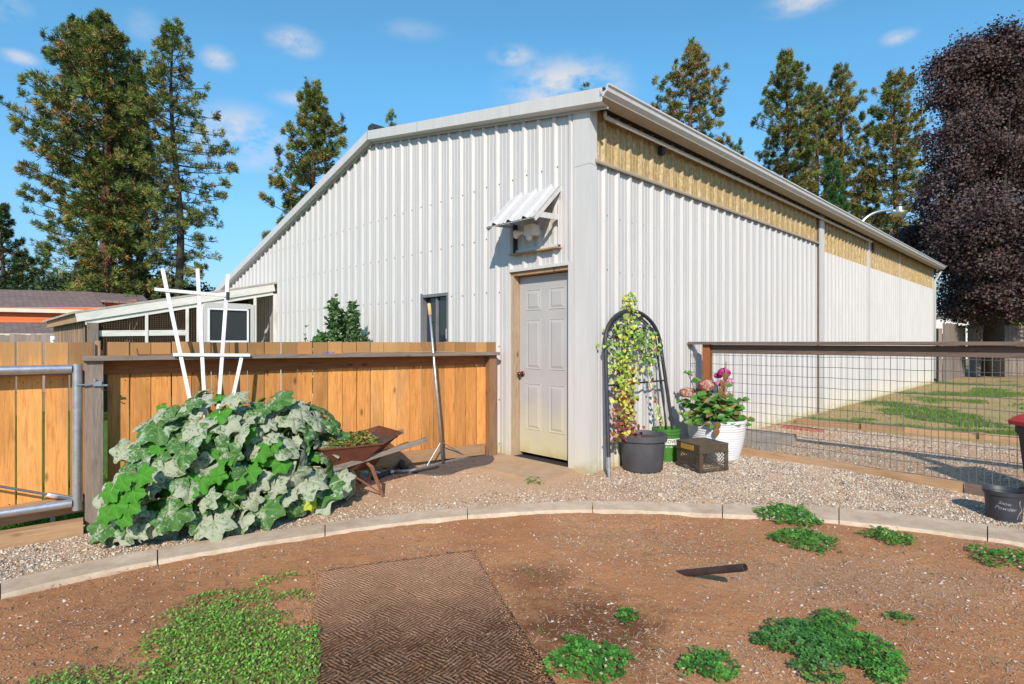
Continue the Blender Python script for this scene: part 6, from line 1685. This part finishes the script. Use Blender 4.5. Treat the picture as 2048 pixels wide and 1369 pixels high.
lamp = thing('street_lamp', V3(X(1716, 20.4), 20.4, 0), 'street lamp with curved arm rising behind the barn roof', 'street lamp')
YL = 20.4; tubeobj('pole', [V3(X(1716, YL), YL, -.1), V3(X(1716, YL), YL, Z(452, YL))], .09, m_galv, lamp)
tubeobj('arm', smooth([W(1716, 456, YL), W(1730, 438, YL), W(1750, 426, YL), W(1774, 421, YL), W(1790, 422, YL)], 5), .048, m_galv, lamp, 8)
mb = MB(); hc = W(1799, 424, YL); mb.lathe(hc, [(.27, -.05), (.25, .0), (.13, .04), (.11, .17), (.08, .19), (0, .20)], 20); mb.build('lamp_head', m_galv, lamp, auto=40)
mb = MB(); mb.lathe(hc, [(0, -.19), (.15, -.16), (.25, -.06), (.265, -.05)], 20); mb.build('lens', m_lampglass, lamp, smooth=True)

# ------------------------------------------------------------------ trees
def tri_tufts(C, D, n_need, L, w, rd):
    """needles radiating from tuft centres C (n,3) with preferred direction D"""
    n = len(C); K = n_need
    r_ = rd.normal(size=(n, K, 3)); r_ /= np.linalg.norm(r_, axis=2, keepdims=True)
    d = r_ + D[:, None, :] * .9 + np.array((0, 0, .25)); d /= np.linalg.norm(d, axis=2, keepdims=True)
    s_ = np.cross(d, rd.normal(size=(n, K, 3))); s_ /= np.linalg.norm(s_, axis=2, keepdims=True)
    LL = L * rd.uniform(.7, 1.2, (n, K, 1)); Cc = C[:, None, :]
    V = np.stack([Cc - s_ * w * .35, Cc + d * LL * .55 + s_ * w, Cc + d * LL, Cc + d * LL * .55 - s_ * w], 2)      # n,K,4,3
    return V.reshape(-1, 3)
def pine(px, Y, top_py, R_, z0, seed, lab, n_br=130, tpb=30, shape='pine', cols=None, brown=.12, trunk_r=.28, tuft=.30, bark=None, droop=.0, taper=.75, trunkpx=None, group=None, gapf=0.0, needles=8):
    rd = np.random.default_rng(seed); H = CAMZ + (CY - top_py) / FPX * Y; x0 = X(trunkpx if trunkpx is not None else px, Y); x1 = X(px, Y)
    base = V3(x0, Y, 0); root = thing('pine_tree', base, lab, 'tree', group)
    tp = lambda z: np.array((x0 + (x1 - x0) * (z / H) ** 1.2 + .12 * math.sin(z * .5 + seed), Y + .1 * math.cos(z * .4 + seed), z))
    mb = MB(); zs = np.linspace(-.2, H * .985, 14); mb.tube([tp(z) for z in zs], [max(.02, trunk_r * (1 - z / H) ** .7) for z in np.maximum(zs, 0)], 9); mb.build('trunk', bark or m_bark, root, smooth=True)
    cols = np.array(cols if cols is not None else [(.10, .155, .035), (.16, .215, .045), (.055, .10, .03), (.24, .27, .065), (.11, .13, .04)])
    br = np.array([(.46, .27, .09), (.55, .26, .09), (.40, .30, .10)])
    C = []; D = []; tb = MB(); TC = []
    for i in range(n_br):
        u = (i + rd.uniform(0, .8)) / n_br; z = z0 + (H - z0) * u * .985; u1 = 1 - u      # u1 = 0 at the tip
        if shape == 'pine': L = R_ * (min(1, (u1 / taper)) ** .85) * (1 if u1 < taper else 1 - .45 * ((u1 - taper) / (1 - taper)))
        else: L = R_ * min(1, (u1 * 1.9)) ** .6
        L = max(.25, L * (rd.uniform(.5, 1.05) + (.3 if rd.random() < .18 else 0))); a = i * 2.39996 + rd.uniform(-.5, .5)
        if gapf and rd.random() < gapf and u1 > .2: continue
        p0 = tp(z); dx, dy = math.cos(a), math.sin(a)
        rise = .45 * u - .12 + rd.uniform(-.12, .15) - droop * u1
        pts = []
        for k in range(5):
            t = k / 4; pts.append(p0 + np.array((dx * L * t, dy * L * t, rise * L * t + (.22 - droop * .3) * L * t * t)))
        if L > .5: tb.tube(pts, [max(.012, .035 * L / 3 * (1 - t)) + .006 for t in (0, .25, .5, .75, 1)], 4, caps=False)
        n = int(1.55 * tpb * (.35 + L / R_) * rd.uniform(.5, 1.25) * (.40 + .60 * min(1, u * 3.2)))
        nc_ = max(2, int(L * 4.2)); tc_ = 1 - rd.random(nc_) ** 1.1 * .80; tc_[0] = 1.0; sc_b = rd.uniform(-1, 1, nc_); sc_b[0] = 0; ch_ = rd.integers(0, nc_, n); t = np.clip(tc_[ch_] + rd.normal(size=n) * .055 / max(L, .5), 0, 1.05); pa_ = np.array(pts)
        clt = rd.uniform(.7, 1.3, nc_)
        idx = np.clip(t, 0, 1) * 4; i0 = np.minimum(idx.astype(int), 3); fr_ = (idx - i0)[:, None]; P_ = pa_[i0] * (1 - fr_) + pa_[i0 + 1] * fr_
        side_ = np.array((-dy, dx, 0)); sw = (sc_b[ch_] * (.12 + .34 * L * (1.08 - tc_[ch_])) + rd.normal(size=n) * .10)[:, None]
        P_ = P_ + side_ * sw + np.array((0, 0, 1)) * (rd.normal(size=n) * .085 + abs(sw[:, 0]) * .12 + .06)[:, None]
        C.append(P_); dd = np.array((dx, dy, .3))[None] + side_ * np.sign(sw) * .5; D.append(dd / np.linalg.norm(dd, axis=1, keepdims=True))
        bcol = rd.uniform(.75, 1.25); cc_ = cols[rd.integers(0, len(cols), nc_)[ch_]] * bcol * (clt[ch_] * rd.uniform(.75, 1.25, n))[:, None]; m_ = rd.random(n) < brown * (1.6 if t.mean() < .6 else 1); cc_[m_] = br[rd.integers(0, 3, m_.sum())]
        TC.append(cc_)
    tag(tb.build('branches', m_barkdark, root), kind='stuff')
    C = np.concatenate(C); D = np.concatenate(D); TC = np.concatenate(TC)
    V = tri_tufts(C, D, needles, tuft * .80, tuft * .055, rd) - np.array(base)
    F = np.arange(len(V)).reshape(-1, 4)
    tag(link('crown', bulk_mesh('crown', V, F, m_needle, np.repeat(TC, needles * 4, axis=0), k=4), Matrix.Translation(base), root), kind='stuff')
    return root
yel = [(.14, .165, .04), (.19, .21, .05), (.10, .13, .035), (.25, .23, .065)]
pine(205, 30, 28, 3.9, 3.0, 1, 'tallest full pine of the left group with twin tip', 190, 44, brown=.11, trunkpx=222, taper=.42, trunk_r=.36, tuft=.36, needles=10, gapf=.14)
pine(160, 32, 45, 4.1, 3.0, 2, 'full pine at the left side of the left group with long low branches', 165, 42, brown=.10, trunkpx=200, taper=.45, trunk_r=.3, bark=m_barkdark, tuft=.36, needles=10, gapf=.14)
pine(268, 34, 104, 3.3, 2.0, 3, 'dark pine between the two tallest pines of the left group', 120, 42, brown=.05, trunkpx=282, trunk_r=.26, bark=m_barkdark, tuft=.33, cols=[(.035, .07, .022), (.05, .09, .027), (.028, .05, .02)])
pine(345, 29, 42, 2.9, 2.4, 4, 'open airy pine at the right side of the left group with sky showing through', 150, 34, brown=.11, trunkpx=360, taper=.38, trunk_r=.24, bark=m_barkdark, droop=.28, tuft=.30, gapf=.12)
pine(252, 31, 150, 2.4, 4.5, 5, 'slender red barked pine inside the left group', 70, 22, brown=.12, trunkpx=250, trunk_r=.30, tuft=.32)
pine(8, 40, 412, 2.6, .5, 6, 'dark small pine cut by the left edge of the photo', 90, 40, brown=.04, trunk_r=.2, tuft=.36, cols=[(.05, .09, .025), (.035, .065, .02)])
pine(92, 48, 487, 1.9, .5, 7, 'distant thin pine between the left edge pine and the left group', 70, 30, brown=.05, trunk_r=.2, tuft=.36)
pine(40, 46, 500, 2.2, .5, 17, 'distant low pine behind the left edge pine', 60, 30, brown=.05, trunk_r=.2, tuft=.38)
pine(625, 30, 170, 2.45, 2.0, 8, 'cone shaped pine rising behind the sloping left roof edge', 150, 52, brown=.14, trunkpx=618, trunk_r=.26, tuft=.30, taper=.40, needles=9)
pine(787, 40, 222, 1.4, 6, 9, 'pine tip just showing over the ridge of the barn roof', 50, 22, brown=.04, tuft=.34)
pine(1168, 42, 170, 1.3, 8, 10, 'pine tip just showing over the roof left of the gutter corner', 50, 22, brown=.04, tuft=.34)
pine(1382, 34, 85, 2.15, 7.5, 11, 'rusty orange flecked pine standing alone above the middle of the eave', 110, 46, brown=.30, tuft=.30, taper=.34, needles=9)
pine(1470, 40, 282, 1.6, 8, 12, 'small green pine tip between the lone pine and the right group', 40, 22, brown=.02, tuft=.34)
pine(1572, 34, 106, 2.2, 5, 13, 'pointed pine at the left of the right hand group', 140, 48, brown=.16, tuft=.30, taper=.36, needles=9)
pine(1632, 36, 172, 1.9, 4, 14, 'shorter pine between the pointed pine and its tall neighbour', 110, 44, brown=.16, tuft=.30, cols=yel, taper=.34)
pine(1683, 37, 130, 2.1, 4, 15, 'second pointed pine of the right hand group', 130, 46, brown=.14, tuft=.31, cols=yel, taper=.34)
pine(1790, 36, 143, 2.75, 3, 16, 'round topped yellowish pine beside the purple maple', 150, 50, shape='round', brown=.14, tuft=.32, cols=yel)
pine(1668, 31, 325, 1.2, 3, 18, 'young bright green pine in front of the right hand group', 60, 34, brown=.0, tuft=.28, cols=[(.05, .15, .04), (.035, .11, .03)])
pine(1735, 40, 330, 2.6, 1, 19, 'low pine filling the gap behind the street lamp', 80, 46, brown=.16, tuft=.36, cols=yel)

def broadleaf(name, base, lobes, n, leaf, cols, lab, seed, trunk, mat, bark, twig=40, edge=None, cat='tree'):
    rd = np.random.default_rng(seed); root = thing(name, base, lab, cat); mb = MB()
    H = max(c[2] + r_[2] for c, r_ in lobes)
    if trunk:
        mb.tube([base, base + V3(.1, 0, H * .25), base + V3(-.05, 0, H * .5)], [trunk, trunk * .8, trunk * .45], 9); mb.build('trunk', bark, root, smooth=True)
        mb = MB()
        for c, r_ in lobes[:twig]: mb.tube([base + UP * H * rd.uniform(.15, .35), Vector((base.x * .4 + c[0] * .6, base.y * .4 + c[1] * .6, (H * .3 + c[2]) / 2)), Vector(c)], [trunk * .4, trunk * .25, .03], 5)
        tag(mb.build('branches', bark, root), kind='stuff')
    vol = np.array([r_[0] * r_[2] for _, r_ in lobes]); vol /= vol.sum(); k = rd.choice(len(lobes), n // 9, p=vol)
    Cc = np.array([c for c, _ in lobes])[k]; Rr = np.array([r_ for _, r_ in lobes])[k]; m = len(k)
    d = rd.normal(size=(m, 3)); d /= np.linalg.norm(d, axis=1, keepdims=True); rad = rd.random(m) ** .33
    P_ = Cc + d * Rr * (rad * 1.0)[:, None]
    tone = np.array([.5 + .5 * mnoise.noise(Vector(p * .9)) for p in P_]); keep = np.array([mnoise.noise(Vector(p * .75 + 20)) > -.27 for p in P_])
    P_, d, tone = P_[keep], d[keep], tone[keep]; m = len(P_)
    Q = (P_[:, None, :] + rd.normal(size=(m, 9, 3)) * leaf * 1.7).reshape(-1, 3); dq = np.repeat(d, 9, axis=0)
    nn = dq * .6 + rd.normal(size=Q.shape) * .7 + np.array((0, -.2, .45)); nn /= np.linalg.norm(nn, axis=1, keepdims=True)
    a = np.cross(nn, rd.normal(size=Q.shape)); a /= np.linalg.norm(a, axis=1, keepdims=True); b_ = np.cross(nn, a); s_ = (leaf * rd.uniform(.6, 1.25, len(Q)))[:, None]
    V = np.stack([Q - a * s_ * .5, Q + b_ * s_ * .45, Q + a * s_ * .6, Q - b_ * s_ * .45], 1).reshape(-1, 3)
    V[2::4] += (nn * -s_ * .25)
    cols = np.array(cols); T = cols[np.clip((np.repeat(tone, 9) * len(cols) + rd.normal(size=len(Q)) * .8).astype(int), 0, len(cols) - 1)] * rd.uniform(.7, 1.3, (len(Q), 1))
    tag(link('crown', bulk_mesh('crown', V - np.array(base), np.arange(len(V)).reshape(-1, 4), mat, np.repeat(T, 4, axis=0), k=4), Matrix.Translation(base), root), kind='stuff')
    return root
YM = 21.0
def mp_(px, py, rx, rz_, dy=0, ry=None): Yq = YM + dy; return ((X(px, Yq), Yq, Z(py, Yq)), (rx / FPX * Yq, (ry or rx) / FPX * Yq, rz_ / FPX * Yq))
lob = [mp_(1990, 125, 74, 64), mp_(1930, 105, 38, 40, -.5), mp_(1905, 190, 42, 62, -.5), mp_(1975, 200, 90, 80), mp_(1925, 300, 70, 70, -1), mp_(2010, 320, 120, 80), mp_(1880, 400, 58, 58, -.5), mp_(1960, 430, 95, 75, -1.5),
       mp_(1850, 475, 38, 28, 1.5), mp_(1900, 520, 55, 50, 0), mp_(1980, 560, 90, 66, -1), mp_(1925, 600, 62, 42, 0), mp_(2060, 220, 130, 170, 1), mp_(2100, 450, 150, 150, 1), mp_(2070, 115, 95, 55, 0), mp_(1885, 130, 24, 26, -.3), mp_(1828, 480, 18, 14, 1.5), mp_(2040, 620, 90, 30, 0), mp_(1870, 300, 26, 50, .0), mp_(1990, 500, 80, 60, -2.0), mp_(2030, 600, 70, 40, -1.5), mp_(1950, 470, 60, 60, -2.0), mp_(2170, 350, 150, 200, 2)]
rl = random.Random(3); sub = []
for (c_, q_) in lob:
    for k in range(int(3 + q_[0] * q_[2] * 1.6)):
        a = rl.uniform(0, 6.28); b2_ = rl.uniform(-1.1, 1.4); f_ = rl.uniform(.55, 1.02); rr = rl.uniform(.35, .75)
        zz_ = min(c_[2] + q_[2] * f_ * math.sin(b2_), Z(84, YM) - (0 if c_[0] > X(1930, YM) else 1.2)); xx_ = c_[0] + q_[0] * f_ * math.cos(a) * math.cos(b2_)
        if c_[1] > YM + 1: f_ *= .5
        sub.append(((xx_, c_[1] + q_[1] * f_ * -abs(math.sin(a)) * math.cos(b2_), zz_), (rr * 1.1, rr * 1.1, rr * .55)))
lob = [(c_, tuple(v * .80 for v in q_)) for c_, q_ in lob[:22]] + sub
broadleaf('purple_maple', V3(X(1985, YM), YM, 0), lob, 290000, .088, [(.030, .020, .024), (.050, .031, .034), (.075, .045, .043), (.105, .062, .050), (.095, .072, .078), (.13, .10, .105)], 'large dark purple leaved maple filling the right edge', 5, .35, m_maple, m_barkdark)
g_ = [(.06, .12, .025), (.10, .19, .03), (.17, .26, .05), (.04, .08, .02)]
def mq(px, py, rx, rz_, Yq): return ((X(px, Yq), Yq, Z(py, Yq)), (rx / FPX * Yq,) * 2 + (rz_ / FPX * Yq,))
broadleaf('green_shrub', V3(X(2015, 23), 23, 0), [mq(1998, 660, 24, 26, 23), mq(2040, 645, 30, 34, 23.4)], 9000, .10, g_ + [(.35, .12, .05)], 'green shrub with orange tips behind the back fence under the maple', 6, 0, m_leafc, m_barkdark, cat='shrub')
# dark understorey below the left pines
ug = [(.03, .055, .018), (.05, .085, .024), (.022, .04, .015)]
broadleaf('understorey_shrub', V3(X(150, 36), 36, 0), [mq(120, 600, 50, 44, 36), mq(170, 585, 44, 40, 36)], 16000, .16, ug, 'dark scrub at the foot of the left pines above the orange house roof', 7, 0, m_leafc, m_barkdark, cat='shrub')
broadleaf('understorey_shrub', V3(X(300, 37), 37, 0), [mq(270, 585, 40, 40, 37), mq(330, 590, 40, 34, 37), mq(390, 600, 36, 26, 37)], 16000, .16, ug, 'dark scrub at the foot of the airy pine behind the coop', 8, 0, m_leafc, m_barkdark, cat='shrub')
# distant tree belt on the horizon
def belt(x0, x1, Y, h, seed, lab, name='far_woods'):
    rd = np.random.default_rng(seed); n = int((x1 - x0) * 26); x = rd.uniform(x0, x1, n); top_ = h * (.75 + .3 * np.array([mnoise.noise(Vector((v * .09, seed, 0))) for v in x])); z = rd.random(n) ** .8 * top_
    P_ = np.stack([x, Y + rd.uniform(-3, 3, n), z], -1); a = rd.normal(size=(n, 3)); a /= np.linalg.norm(a, axis=1, keepdims=True); b_ = np.cross(a, rd.normal(size=(n, 3))); b_ /= np.linalg.norm(b_, axis=1, keepdims=True); s_ = .55
    V = np.stack([P_ - a * s_, P_ + b_ * s_, P_ + a * s_, P_ - b_ * s_], 1).reshape(-1, 3); T = np.array(ug)[rd.integers(0, 3, n)] * rd.uniform(.8, 1.6, (n, 1))
    tag(link(name, bulk_mesh(name, V, np.arange(len(V)).reshape(-1, 4), m_leafc, np.repeat(T, 4, axis=0), k=4)), lab, 'trees', kind='stuff')
belt(-75, -18, 62, 5.5, 2, 'far dark wood behind the left pines'); belt(30, 95, 60, 6.5, 3, 'far dark wood behind the purple maple')
#MARK5
